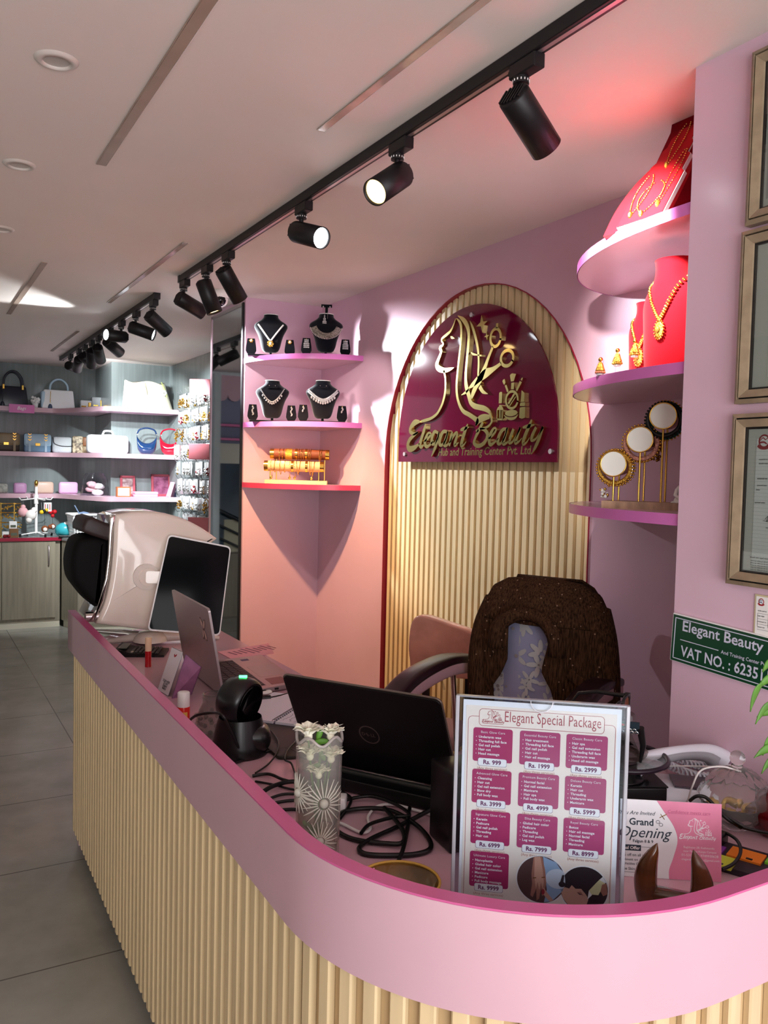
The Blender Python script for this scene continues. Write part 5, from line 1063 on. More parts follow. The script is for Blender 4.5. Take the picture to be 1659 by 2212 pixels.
# wooden horned holder
ho = at(1452, 1982, 2, DZ); t = thing('wooden_holder', 'dark polished wooden holder with two upright pointed horns at the rim', 'card holder', ho, fc(ho)-.05); t.scale = (.9, .9, .9)
wdn = mat('polished dark wood', (96, 54, 24), .16, noise=.45, nscale=6, stretch=(1, 1, 5), coat=.5)
b = MB(); b.box((0, 0, .028), (.10, .035, .056), wdn, .014, 3); b.build('block', t)
for s in (-1, 1):
    b = MB(); sec = [(.0, s*.04, .016, .018), (.035, s*.05, .0185, .02), (.07, s*.053, .0185, .02), (.10, s*.049, .015, .016), (.125, s*.041, .009, .010), (.143, s*.034, .001, .001)]
    Q = cr(sec, 4); b.grid(lambda u_, v_: (lambda q: (q[1]+1.2*q[2]*math.cos(2*PI*u_), 1.15*q[3]*math.sin(2*PI*u_), q[0]))(Q[min(len(Q)-1, round(v_*(len(Q)-1)))]), 18, len(Q), wdn, cu=True); b.build('horn', t)
# sticky note pad with bright squares
p = zz(1585, 1862, DZ); t = thing('colour_note_pads', 'strip of purple, orange, lime and yellow sticky notes on the counter corner', 'sticky notes', p, fc(p)-.25)
b = MB(); b.box((0, 0, .006), (.30, .12, .012), mat('note backing', (40, 30, 40), .5)); b.build('backing', t)
for i, (x, y, c_, nm) in enumerate(((-.115, -.028, (214, 190, 40), 'yellow'), (-.055, .0, (126, 50, 150), 'purple'), (.02, .015, (236, 130, 30), 'orange'), (.09, .03, (126, 200, 50), 'lime'), (-.02, -.045, (200, 206, 60), 'yellow green'))):
    b = MB(); b.box((x, y, .0135), (.066, .05, .004+.0005*i), mat(nm+' notes', c_, .6)); b.box((x+.01, y-.018, .0165), (.012, .006, .002), black); b.build('note_pad', t, label=nm+' note pad')
# ---------------- right end: black box, round glass stand, sunglasses, jar, phone
bx = V((1.50, 1.43, DZ)); t = thing('black_box', 'black square box under the round glass display stand', 'box', bx, fc(bx)+.35); b = MB(); b.box((0, 0, .03), (.155, .15, .06), black, .004); b.build('box_base', t); b = MB(); b.box((0, 0, .0615), (.158, .153, .004), satin, .001, 1); b.build('lid', t)
gs = V((1.475, 1.42, DZ+.064)); t = thing('glass_display_stand', 'round glass tray with a black ring on a black cylinder', 'display stand', gs)
b = MB(); b.lathe([(.0001, 0), (.055, 0), (.055, .005), (.04, .008), (.038, .05), (.0001, .05)], satin, 28); b.build('pedestal', t)
b = MB(); b.lathe([(.0001, .051), (.106, .051), (.106, .054), (.0001, .054)], glass, 40); b.build('glass_disc', t); b = MB(); b.tube([(.108*math.cos(2*PI*k/48), .108*math.sin(2*PI*k/48), .0525) for k in range(48)], .006, mat('dark plum ring', (34, 20, 34), .3), 8, True); b.build('ring', t)
hs = V((1.48, 1.425, gs.z+.055)); t = thing('acrylic_nose_stand', 'clear faceted acrylic nose stand holding sunglasses', 'display stand', hs, fc(hs)); b = MB(); smk = clearglass('smoky acrylic', (200, 196, 188), .03, rim=1.2)
b.lathe([(.0001, 0), (.06, 0), (.064, .012), (.045, .035), (.03, .06), (.034, .085), (.03, .10), (.0001, .10)], smk, 9, sm=False); b.build('stand', t)
def sunglasses(label, loc, rz, hh, fm, lm, deco):
    t = thing('sunglasses', label, 'sunglasses', loc, rz, 'sunglasses on the stand')
    for s in (-1, 1):
        b = MB(); P_ = rrect(.062, .052, .02, 5, s*.036, 0); b.prism([(x, z) for x, z in P_], -.0015, .0015, lm, M=T(0, 0, hh) @ YZ); b.build('lens', t)
        b = MB(); b.tube([(x, 0, hh+z) for x, z in P_], .004, fm, 7, True); b.build('rim', t)
        b = MB(); b.box((s*.071, .004, hh+.018), (.012, .014, .018), fm, .002); b.tube([(s*.072, .008, hh+.018), (s*.073, .08, hh+.018), (s*.07, .125, hh+.008), (s*.066, .14, hh-.015)], [.006, .005, .004, .003], fm, 8); b.build('temple', t)
    b = MB(); b.tube([(-.008, 0, hh+.01), (0, -.003, hh+.014), (.008, 0, hh+.01)], .003, fm, 7); b.build('bridge', t); return t
sunglasses('amber and black sunglasses lying on top of the clear nose stand', hs+V((.0, 0, .06)), fc(hs)+1.35, .045, black, mat('amber lens', (120, 60, 14), .08, trans=.3), 0)
t = thing('sunglass_band', 'black patterned eyeglass arm with a green and red stripe on the clear stand', 'eyeglass arm', hs, fc(hs)); b = MB()
b.box((-.01, -.062, .085), (.10, .004, .026), mat('dark teal', (14, 34, 44), .3)); b.build('band', t); b = MB(); b.box((-.02, -.0645, .0905), (.055, .002, .013), mat('stripe green', (40, 90, 60), .5)); b.box((-.02, -.0658, .0905), (.053, .002, .004), mat('stripe red', (190, 40, 36), .5)); b.build('stripe', t)
b = MB()
for i in range(9):
    for j in range(2):
        e_ = ell(-.055+i*.0105+.005*j, .078-.006*j+.001, .0042, .0036, 8); b.tube([(x, -.0648, z) for x, z in e_], .0006, silver, 4, True)
b.build('lattice_pattern', t); b = MB(); b.tube([(.042, -.06, .085), (.05, -.045, .04), (.045, -.045, .0)], [.009, .007, .003], black, 8); b.build('arm', t)
# candy jar
cj = V((1.615, 1.205, DZ)); t = thing('crystal_jar', 'clear cut-glass candy jar with a domed lid and ball knob', 'jar', cj)
gl2 = mat('cut glass', (252, 252, 250), .03, trans=.93, ior=1.25, spec=.9)
b = MB(); b.lathe([(.0001, .002), (.03, .002), (.042, .012), (.066, .035), (.074, .06), (.071, .062), (.062, .037), (.038, .016), (.0001, .008)], gl2, 48, fr=lambda a, z: 1+.035*math.cos(16*a)); b.build('body', t)
b = MB(); b.lathe([(.076, .062), (.078, .068), (.071, .085), (.058, .11), (.036, .13), (.014, .138), (.012, .142)], gl2, 48, fr=lambda a, z: 1+.07*math.cos(12*a+(z > .09)*PI)*(z < .135)); b.build('lid', t)
b = MB(); b.sph((0, 0, .158), .017, gl2, 16); b.cyl((0, 0, .136), (0, 0, .146), .009, gl2); b.build('knob', t)
t = thing('wrapped_sweets', 'gold wrapped sweets inside the cut-glass jar', 'sweets', cj); b = MB(); rw = random.Random(2)
for k in range(22): a = rw.random()*6.28; r_ = rw.random()*.045; b.sph((r_*math.cos(a), r_*math.sin(a), .022+rw.random()*.03), .011, mat('gold wrapper', (206, 176, 96), .3, metal=.5), 6, (1.3, .9, .6))
b.build('pieces', t)
rg = V((1.665, 1.135, DZ)); t = thing('red_glass_dish', 'dark red glass dish at the right edge of the photo', 'dish', rg); b = MB(); b.lathe([(.0001, 0), (.035, 0), (.05, .02), (.062, .055), (.05, .085), (.02, .10), (.0001, .104)], mat('ruby glass', (110, 4, 14), .06, coat=.6, noise=.5, nscale=30), 26, fr=lambda a, z: 1+.07*math.cos(9*a+z*60)); b.build('body', t); b = MB(); b.sph((0, 0, .112), .014, mat('ruby glass', (110, 4, 14)), 10); b.build('knob', t)
t = thing('black_clip', 'small black plug adapter under the cut-glass jar', 'adapter', V((1.49, 1.155, DZ)), .3); b = MB(); b.box((0, 0, .016), (.05, .035, .032), satin, .005); b.build('body', t); b = MB(); b.box((.03, 0, .02), (.014, .012, .01), satin, .002); b.build('strain_relief', t)
# phone
ph_ = V((1.625, 1.375, DZ)); t = thing('desk_phone', 'white desk telephone with its handset by the pink pillar', 'telephone', ph_, -.75)
wp = mat('phone white', (222, 222, 232), .28); b = MB(); b.prism([(-.09, 0), (.09, 0), (.09, .03), (-.09, .055)], -.09, .085, wp, M=Mx(((0, 0, 1, 0), (1, 0, 0, 0), (0, 1, 0, 0), (0, 0, 0, 1))) @ T(0, 0, 0), bev=.005); b.build('base', t)
b = MB(); b.box((.03, -.01, .047), (.09, .13, .004), mat('dark phone panel', (74, 56, 66), .3), M=R(-.13, 'X')); b.build('keypad_panel', t)
b = MB(); Q = cr([(-.12, 0, .07, .026), (-.08, 0, .092, .018), (0, 0, .104, .014), (.08, 0, .1, .018), (.12, 0, .078, .026)], 5)
b.tube([(q[0]*.9, q[0]*.45-.0, q[2]+.015) for q in Q], [q[3] for q in Q], wp, 14); b.build('handset', t)
b = MB(); b.tube([(q[0]*.78, q[0]*.39-.006, q[2]+.008) for q in Q[2:-2]], [q[3]*.9 for q in Q[2:-2]], mat('grey handset inner', (150, 150, 156), .35), 10); b.build('handset_inside', t)
P_ = [zz(*q) for q in ((1425, 1640, .93), (1450, 1655, .905), (1490, 1672, .90), (1530, 1680, .90), (1560, 1668, .92))]; pts_ = cr(P_, 26); b = MB(); o_ = P_[0]; hl_ = []
for k, p in enumerate(pts_): a = k*1.05; hl_.append(V(p)-o_+V((.0, .011*math.cos(a), .011*math.sin(a))))
b.tube(hl_, .0036, wp, 6); tag(b.build('coiled_phone_cord', None, o_), 'white coiled telephone cord behind the cut-glass jar', 'cord')
P_ = [zz(*q) for q in ((1432, 1625, .94), (1460, 1638, .925), (1500, 1652, .92), (1530, 1652, .93))]; pts_ = cr(P_, 26); b = MB(); o_ = P_[0]; b.tube([V(p)-o_+V((0, .009*math.cos(k*1.05), .009*math.sin(k*1.05))) for k, p in enumerate(pts_)], .0032, wp, 6); tag(b.build('coiled_phone_cord', None, o_), 'upper run of white coiled cord beside the black ring', 'cord')
wire('thin_wire', 'thin pale wire arching over the cut-glass jar lid', Z((1420, 1655, .95), (1500, 1655, .97), (1580, 1658, 1.0), (1595, 1668, 1.0)) , .0016, wcab)
wire('thin_wire', 'thin pale wire bent down in front of the jar toward the invitation', Z((1600, 1668, 1.0), (1560, 1656, 1.01), (1515, 1664, 1.0), (1495, 1700, .96), (1485, 1730, .91), (1470, 1737, .89)), .0022, wcab)
wire('audio_cable', 'black cable with a grey join hanging in front of the cut-glass jar', Z((1490, 1730, .96), (1505, 1720, .975), (1525, 1723, .975), (1548, 1745, .96), (1570, 1768, .945), (1600, 1785, .93), (1650, 1798, .92), (1700, 1806, .91)), .0038, cab)
pp = Z((1575, 1768, .944), (1603, 1786, .93)); b = MB(); b.tube([V((0, 0, 0)), pp[1]-pp[0]], .0068, clearglass('grey sleeve', (150, 146, 130), .2), 10); tag(b.build('cable_sleeve', None, pp[0]), 'grey translucent sleeve around the black cable join', 'cable sleeve')
wire('loose_cable', 'black cable looping over the sticky notes below the jar', Z((1570, 1800, .90), (1592, 1815, .905), (1600, 1840, .905), (1585, 1865, .9), (1560, 1878, .895)), .0035, cab)
P = Z((1482, 1728, .874), (1540, 1745, .874)); b = MB(); b.box((.02, 0, .0015), (.12, .09, .003), wht, M=R(.3)); tag(b.build('paper_slip', None, P[0]), 'white paper slip under the jar behind the invitation', 'paper')
# plant at the right edge
po = V((1.44, .925, DZ)); t = thing('bamboo_plant', 'green leafy plant poking in from the right edge of the photo', 'plant', po)
b = MB(); b.lathe([(.0001, 0), (.028, 0), (.034, .07), (.03, .07), (.0001, .06)], glass, 20); b.build('glass_pot', t)
ST = [(0, 0, .05), (.004, -.004, .18), (.0, .0, .30), (-.01, .008, .42)]; b = MB(); b.tube(cr(ST, 6), .004, leaf, 7); b.build('stalk', t)
for px, py, px2, py2 in ((1660, 1478, 1622, 1538), (1700, 1470, 1636, 1490), (1690, 1520, 1633, 1565), (1700, 1550, 1636, 1550), (1690, 1590, 1648, 1632), (1700, 1625, 1630, 1638), (1700, 1640, 1646, 1672), (1690, 1440, 1648, 1452)):
    a_, e_ = at(px, py, 1, .925)-po, at(px2, py2, 1, .95)-po; a_.y += .01; b = MB(); d_ = e_-a_; side = V((d_.z, 0, -d_.x)).normalized()*.0085
    b.grid(lambda u_, v_: a_+d_*v_+side*(u_-.5)*2*math.sin(PI*min(1, v_*.92+.08))**.8+V((0, .004*abs(u_-.5), .01*math.sin(PI*v_))), 5, 12, leaf, th=.0006); b.build('leaf', t)
# ------------------------------------------------------------------ chairs behind the counter
pinkl = mat('pale pink leather', (206, 164, 172), .4, bump=.15, bscale=60); dkl = mat('dark plum leather', (44, 22, 30), .3); wrap = mat('wrapped pink leather', (232, 166, 148), .22, coat=.5, bump=.5, bscale=14, noise=.2, nscale=9)
ch = V((2.137, 2.388, 0)); CZ = -1.1
t = thing('salon_chair', 'salon chair with plum and pink padded arms behind the price board', 'chair', ch, CZ)
b = MB(); b.box((-.04, -.01, .93), (.40, .07, .44), pinkl, .03, 3); b.build('backrest', t)
b = MB(); b.box((0, -.30, .58), (.54, .50, .12), pinkl, .04, 3); b.build('seat', t)
b = MB(); b.cyl((0, -.28, .06), (0, -.28, .53), .035, chrome); b.build('column', t); b = MB(); b.lathe([(.0001, .07), (.06, .06), (.26, .02), (.27, 0)], chrome, 32, M=T(0, -.28, 0)); b.build('base', t)
ARM = [(-.335, .02, .885), (-.34, -.13, .905), (-.345, -.28, .90), (-.35, -.42, .875), (-.352, -.53, .83)]
for s in (-1, 1):
    def arm(u_, v_, o_, w_, hgt):
        Q = cr(ARM, 4); q = Q[min(len(Q)-1, round(v_*(len(Q)-1)))]; a = 2*PI*u_; e = .75+.25*math.sin(PI*v_)
        c_, d_ = math.cos(a), math.sin(a); x = math.copysign(abs(c_)**.5, c_)*w_; z = math.copysign(abs(d_)**.5, d_)*hgt*(1.25-.4*(1-v_))
        return (-q[0]-.13+x if s > 0 else q[0]-.06+x, q[1], q[2]+z+o_)
    n = len(cr(ARM, 4))
    b = MB(); b.grid(lambda u_, v_: arm(u_, v_, -.012, .040, .034), 20, n, pinkl, cu=True)
    for v_ in (0, 1): r_ = [arm(k/20, v_, -.012, .040, .034) for k in range(20)]; b.add(r_, [list(range(20))], pinkl)
    b2 = MB(); b2.grid(lambda u_, v_: arm(u_, v_, .018, .043, .020), 20, n, dkl, cu=True)
    for v_ in (0, 1): r_ = [arm(k/20, v_, .018, .043, .020) for k in range(20)]; b2.add(r_, [list(range(20))], dkl)
    a_ = b.build('armrest', t); b2.build('top_pad', a_)
    for y0, y1, m_ in ((-.08, -.05, chrome), (-.40, -.33, blackm)):
        b = MB(); b.cyl(((.21 if s > 0 else -.405), y0, .855), ((.2 if s > 0 else -.39), y1, .5), .012, m_, n=12); b.build('arm_support', t)
b = MB(); b.tube([(-.44, -.16, .93), (-.445, -.15, .90), (-.43, -.14, .86), (-.415, -.13, .8)], .004, polyb, 6); b.tube([(-.36, -.17, .925), (-.40, -.165, .935), (-.44, -.16, .925), (-.45, -.15, .9)], .003, dkl, 5); b.build('wrapping_strap', t)
# floral cloth over the chair back
cl = bpy.data.materials.new('floral cloth'); cl.use_nodes = True; nt = cl.node_tree; bs = nt.nodes['Principled BSDF']; bs.inputs['Roughness'].default_value = .85; bs.inputs['Base Color'].default_value = srgb((160, 160, 192)); MATS['floral'] = cl
flw = mat('floral print', (196, 196, 196), .85); ctrm = mat('floral centre', (150, 140, 138), .85)
t = thing('floral_cloth', 'lilac cloth with pale flower print under the brown jacket on the chair', 'cloth', ch, CZ)
def clo(u_, v_): return (-.24+.33*u_, -.075-.02*math.sin(PI*u_)+.004*math.sin(14*u_), .70+.44*v_)
b = MB(); b.grid(clo, 22, 16, cl, th=.002)
rf2 = random.Random(4)
for k in range(44):
    fx, fz = .08+.84*rf2.random(), .06+.88*rf2.random(); p = V(clo(fx, fz)); n_ = 5 if k % 3 else 3; a0 = rf2.random()*6; L_ = rf2.uniform(.03, .05)
    for q in range(n_):
        a = a0+q*(2*PI/5 if n_ == 5 else .9); e_ = ell(L_*.55*math.cos(a), L_*.55*math.sin(a), L_*.5, L_*.2, 10, a)
        b.add([(p.x+x, clo(min(1, max(0, (p.x+x+.24)/.42)), .5)[1]-.003, p.z+z) for x, z in e_], [list(range(10))], flw)
    if n_ == 5: b.add([(p.x+x, p.y-.0045, p.z+z) for x, z in ell(0, 0, L_*.16, L_*.16, 8)], [list(range(8))], ctrm)
b.build('cloth', t)
# brown jacket hung over the chair back
jm = bpy.data.materials.new('brown flecked wool'); jm.use_nodes = True; nt = jm.node_tree; bs = nt.nodes['Principled BSDF']; bs.inputs['Roughness'].default_value = .9; bs.inputs['Specular IOR Level'].default_value = .1
tc = nt.nodes.new('ShaderNodeTexCoord'); mp_n = nt.nodes.new('ShaderNodeMapping'); mp_n.inputs['Scale'].default_value = (1, 1, .12); nt.links.new(tc.outputs['Object'], mp_n.inputs[0])
n1 = nt.nodes.new('ShaderNodeTexNoise'); n1.inputs['Scale'].default_value = 220; nt.links.new(mp_n.outputs[0], n1.inputs[0]); r1 = nt.nodes.new('ShaderNodeValToRGB'); nt.links.new(n1.outputs[0], r1.inputs[0])
r1.color_ramp.elements[0].color = srgb((42, 27, 17)); r1.color_ramp.elements[1].color = srgb((88, 60, 40)); r1.color_ramp.elements[0].position = .35; r1.color_ramp.elements[1].position = .7
vr = nt.nodes.new('ShaderNodeTexVoronoi'); vr.inputs['Scale'].default_value = 38; nt.links.new(tc.outputs['Object'], vr.inputs[0]); lt_ = nt.nodes.new('ShaderNodeMath'); lt_.operation = 'LESS_THAN'; lt_.inputs[1].default_value = .11; nt.links.new(vr.outputs['Distance'], lt_.inputs[0])
mx = nt.nodes.new('ShaderNodeMixRGB'); nt.links.new(lt_.outputs[0], mx.inputs[0]); nt.links.new(r1.outputs[0], mx.inputs[1]); mx.inputs[2].default_value = srgb((150, 120, 100)); nt.links.new(mx.outputs[0], bs.inputs['Base Color'])
bp = nt.nodes.new('ShaderNodeBump'); bp.inputs['Strength'].default_value = .6; bp.inputs['Distance'].default_value = .004; nt.links.new(n1.outputs[0], bp.inputs['Height']); nt.links.new(bp.outputs[0], bs.inputs['Normal'])
t = thing('brown_jacket', 'brown flecked wool jacket draped over the salon chair back', 'jacket', ch, CZ)
def prof(P_, z):
    for i in range(len(P_)-1):
        if P_[i][0] >= z >= P_[i+1][0]: f = (P_[i][0]-z)/(P_[i][0]-P_[i+1][0]); return P_[i][1]+(P_[i+1][1]-P_[i][1])*f
    return P_[-1][1] if z < P_[-1][0] else P_[0][1]
XLs = [(1.265, -.12), (1.255, -.20), (1.22, -.262), (1.17, -.288), (1.05, -.30), (.9, -.305), (.75, -.30)]; XRs = [(1.265, .0), (1.255, .10), (1.22, .168), (1.17, .198), (1.05, .218), (.9, .225), (.75, .23)]
OL = [(1.12, -.155), (1.05, -.16), (.96, -.152), (.90, -.175), (.75, -.28)]; OR = [(1.12, .02), (1.03, .015), (.94, -.005), (.88, .03), (.75, .065)]
def fold(x, z): return .010*math.sin(26*x+5*z)+.006*math.sin(41*x-9*z)
def depth(x, z, l, r): 
    c_ = (l+r)/2; h_ = (r-l)/2; q = max(0, 1-((x-c_)/h_)**2); return -.03-.11*q**.45
def panel(side):
    def f(u_, v_):
        z = .75+(1.10-.75)*v_; l, r = prof(XLs, z), prof(XRs, z); a_, c_ = (l, prof(OL, z)) if side < 0 else (prof(OR, z), r); x = a_+(c_-a_)*u_
        e = .012*(math.sin(PI*u_)) ; return (x, depth(x, z, l, r)+fold(x, z)-e, z)
    return f
for s, nm in ((-1, 'left_front'), (1, 'right_front')):
    b = MB(); b.grid(panel(s), 22, 18, jm, th=.008); b.build(nm, t)
def yoke(u_, v_):
    z = 1.10+.165*min(1, v_/.7); l, r = prof(XLs, z), prof(XRs, z); x = l+(r-l)*u_
    if v_ <= .7: k = (1-v_/.7)**.5; return (x, -.03+(depth(x, z, l, r)+.03)*k+fold(x, z)*k, z)
    q = (v_-.7)/.3; l, r = prof(XLs, 1.265-.06*q), prof(XRs, 1.265-.06*q); x = l+(r-l)*u_; return (x, -.03+.11*math.sin(PI/2*min(1, q*2)), 1.265-.25*max(0, q-.15))
b = MB(); b.grid(yoke, 34, 24, jm, th=.008); b.build('yoke', t)
def collar(u_, v_):
    a = PI*(1.02-1.04*u_); cx_, cz_ = -.064, 1.04; r0, r1 = .088, .148; r = r0+(r1-r0)*v_; z = cz_+r*.86*math.sin(a); x = cx_+r*math.cos(a)*1.02
    if math.sin(a) < .25: z -= (.25-math.sin(a))*.10
    return (x, -.163-.022*math.sin(PI*v_)-.008*math.sin(9*u_), z)
b = MB(); b.grid(collar, 26, 8, jm, th=.009); b.build('collar', t)
for s in (-1, 1):
    Q = [((-.235 if s < 0 else .145), -.03, 1.17), ((-.275 if s < 0 else .185), -.055, 1.05), ((-.285 if s < 0 else .205), -.07, .9), ((-.275 if s < 0 else .205), -.07, .74)]; b = MB(); b.tube(cr(Q, 6), [.035]+[.055]*17+[.05], jm, 14); b.build('sleeve', t)
b = MB(); b.box((.13, -.15, .93), (.075, .008, .04), jm, .003, 1, M=T(.13, 0, .93) @ R(.5, 'Y') @ T(-.13, 0, -.93)); b.build('pocket_flap', t)
b = MB(); b.grid(lambda u_, v_: (-.215+.075*u_, -.150-.012*math.sin(PI*u_), 1.0+.07*v_+.01*u_), 6, 5, jm, th=.008); b.build('lapel', t)
# pink wrapped chair further back
c2 = V((2.16, 3.19, 0)); t = thing('wrapped_chair', 'small pink chair whose back is still wrapped in shiny plastic, before the slats', 'chair', c2, -1.05)
b = MB(); b.prism([(p[0], p[1]) for p in cr([(-.13, .72), (.15, .72), (.185, .78), (.185, .88), (.15, .935), (.02, .965), (-.11, .985), (-.16, .95), (-.175, .86), (-.168, .77)], 4, True)], -.03, .03, wrap, M=YZ, bev=.012); b.build('backrest', t)
b = MB(); b.box((0, -.24, .5), (.40, .40, .08), pinkl, .03, 3); b.build('seat', t)
for x in (-.1, .12): b = MB(); b.box((x, .02, .58), (.035, .012, .30), blackm); b.build('back_support', t)
b = MB(); b.cyl((0, -.22, .05), (0, -.22, .47), .03, blackm); b.build('column', t)
for k in range(5):
    a = 2*PI*k/5+.3; b = MB(); b.tube([(0, -.22, .09), (.26*math.cos(a), -.22+.26*math.sin(a), .05)], [.022, .014], blackm, 8); b.sph((.26*math.cos(a), -.22+.26*math.sin(a), .024), .024, black, 8); b.build('leg', t)
# ------------------------------------------------------------------ the back of the shop
whiteedge = mat('pale pink shelf', (232, 196, 214), .25)
def fy(x): # front edge of the back shelves: set back on the left, sweeping forward on the right
    k = max(0, min(1, (x-1.32)/.42)); k = k*k*(3-2*k); return 9.3-.85*k
for z, lb in ((2.225, 'highest back-wall shelf holding handbags'), (1.768, 'middle back-wall shelf holding satchels and hobo bags'), (1.338, 'lowest curved back-wall shelf holding pink cases')):
    t = thing('wall_shelf', lb, 'shelf', (1.5, 9.3, z), group='curved back shelves')
    fr = [(.76+1.64*k/40, fy(.76+1.64*k/40)) for k in range(41)]
    b = MB(M=T(-1.5, -9.3, 0)); b.prism(fr+[(2.395, 8.81), (1.80, 8.81), (1.80, 9.64), (.76, 9.64)], -.044, 0, whiteedge); b.build('board', t)
    b = MB(M=T(-1.5, -9.3, 0)); b.add([(x, y-.001, z_) for z_ in (-.045, .0005) for x, y in fr], [[i, i+1, 42+i, 41+i] for i in range(40)], pink, True); b.build('front_edge', t)
t = thing('shelf_sign', 'small pink plate reading Bags on the highest back shelf', 'sign', (1.02, 9.292, 2.205)); b = MB(); b.box((0, -.006, 0), (.24, .008, .085), mat('pink sign plate', (206, 104, 168), .3)); b.build('plate', t)
b = MB(); b.text('Bags', wht, face((0, -.0105, 0), (1, 0, 0)), w=.085, shear=.3); b.build('lettering', t)
def bp(px, py, z, y): p = at(px, py, 1, y); return V((p.x, y, z))
def blob(b, w_, d_, h_, m, r=.02, top=None, z0=0):
    "soft box with a narrower top"
    bm = bmesh.new(); bmesh.ops.create_cube(bm, size=1); k = top if top is not None else 1
    for v in bm.verts:
        q = k if v.co.z > 0 else 1; v.co = V((v.co.x*w_*q, v.co.y*d_*q, v.co.z*h_+h_/2+z0))
    bmesh.ops.bevel(bm, geom=list(bm.edges), offset=r, segments=3, affect='EDGES', profile=.5); return b.bm(bm, m, True)
navy = mat('navy leather', (14, 18, 34), .3); cream_l = mat('cream leather', (236, 232, 206), .4, noise=.05, nscale=8); skyl = mat('pale blue leather', (176, 204, 222), .35); tanl = mat('tan leather', (150, 130, 100), .4); brnl = mat('dark brown leather', (60, 46, 38), .4); whl = mat('white leather', (238, 240, 242), .35); bluep = mat('blue patent', (16, 46, 84), .08, coat=.6); redp = mat('red patent', (176, 14, 40), .08, coat=.6)
def handle(b, x0, x1, z0, h_, m, r=.008, y=0): b.tube(cr([(x0, y, z0), (x0+.01, y, z0+h_*.6), ((x0+x1)/2-.03, y, z0+h_), ((x0+x1)/2+.03, y, z0+h_), (x1-.01, y, z0+h_*.6), (x1, y, z0)], 6), r, m, 8)
S1, S2, S3 = 2.225, 1.768, 1.338
t = thing('handbag', 'navy black structured handbag at the left end of the highest back shelf', 'handbag', bp(27, 866, S1, 9.42)); b = MB(); blob(b, .30, .12, .21, navy, .012, .82); b.build('body', t)
for y in (-.05, .05): b = MB(); handle(b, -.09, .09, .20, .155, navy, .011, y); b.build('handle', t)
for x in (-.09, .09): b = MB(); b.box((x, -.062, .20), (.02, .012, .05), gold, .003, 1); b.build('clasp', t)
b = MB(); b.tube([(-.09, -.066, .18), (-.1, -.068, .1), (-.1, -.066, .05)], .004, navy, 6); b.sph((-.1, -.068, .01), .028, navy, 8, (.8, .25, 1.5)); b.build('tassel', t)
t = thing('handbag', 'white handbag with pale blue sides and a dark tassel, brightly lit on the highest shelf', 'handbag', bp(125, 868, S1, 9.42)); b = MB(); blob(b, .33, .12, .20, whl, .012, .88); b.build('body', t); b = MB(); b.box((-.15, 0, .095), (.04, .115, .17), skyl, .012); b.build('side_panel', t)
b = MB(); handle(b, -.08, .10, .19, .12, skyl, .011); b.build('handle', t); b = MB(); b.tube([(-.08, -.064, .18), (-.085, -.066, .06)], .003, gold, 5); b.sph((-.085, -.068, .01), .028, mat('slate tassel', (66, 84, 110), .5), 8, (.8, .25, 1.5)); b.build('tassel', t)
for px, lb, m_, w_, h_ in ((214, 'small grey purse with a gold clasp between the white bags and the cream tote', mat('grey leather', (170, 176, 178), .4), .16, .15), (188, 'white clutch bag washed out by the spotlight beside the grey purse', whl, .14, .11)):
    t = thing('purse', lb, 'handbag', bp(px, 868, S1, 9.38 if px > 200 else 9.40)); b = MB(); blob(b, w_, .07, h_, m_, .012); b.build('body', t); b = MB(); b.box((.02, -.038, h_*.55), (.03, .006, h_*.5), gold, .003, 1); b.box((-.04, -.038, h_*.4), (.05, .005, .015), gold, .002, 1); b.build('clasp', t)
p = bp(320, 868, S1, 8.62); t = thing('tote_bag', 'large soft cream tote bag with a flower charm on the highest shelf', 'handbag', p); b = MB()
def tot(u_, v_): a = 2*PI*u_; w_ = (.255-.055*v_)*(1+.02*math.sin(5*a)); return (w_*math.cos(a)-.035*v_, .09*(1-.45*v_)*math.sin(a), .27*v_+(.012*math.sin(4*a+1) if v_ > .9 else 0))
b.grid(tot, 36, 12, cream_l, cu=True); r_ = [tot(k/36, 1) for k in range(36)]; b.add(r_, [list(range(36))], cream_l, True); b.build('body', t)
b = MB(); b.tube([(-.05, -.062, .26), (-.04, -.075, .2), (-.03, -.083, .14)], .003, mat('seam', (190, 182, 140), .5), 5); b.build('seam', t)
b = MB(); b.tube([(.12, -.05, .28), (.15, -.075, .2), (.17, -.085, .13)], .006, mat('lime strap', (176, 190, 110), .4), 6); b.build('strap', t)
b = MB(); [b.sph((.14+.018*math.cos(k*1.05), -.08, .17+.018*math.sin(k*1.05)), .013, whl, 7) for k in range(6)]; b.build('flower_charm', t)
t = thing('flower_pot', 'small white flowering pot between the navy and the white handbags', 'ornament', bp(76, 868, S1, 9.40)); b = MB(); b.lathe([(.0001, 0), (.025, 0), (.032, .05), (.0001, .05)], white, 14); b.build('pot', t); b = MB(); rz_ = random.Random(8); [b.sph((rz_.uniform(-.035, .035), rz_.uniform(-.03, .03), rz_.uniform(.055, .11)), .016, wht, 6) for k in range(16)]; b.build('blossom', t)
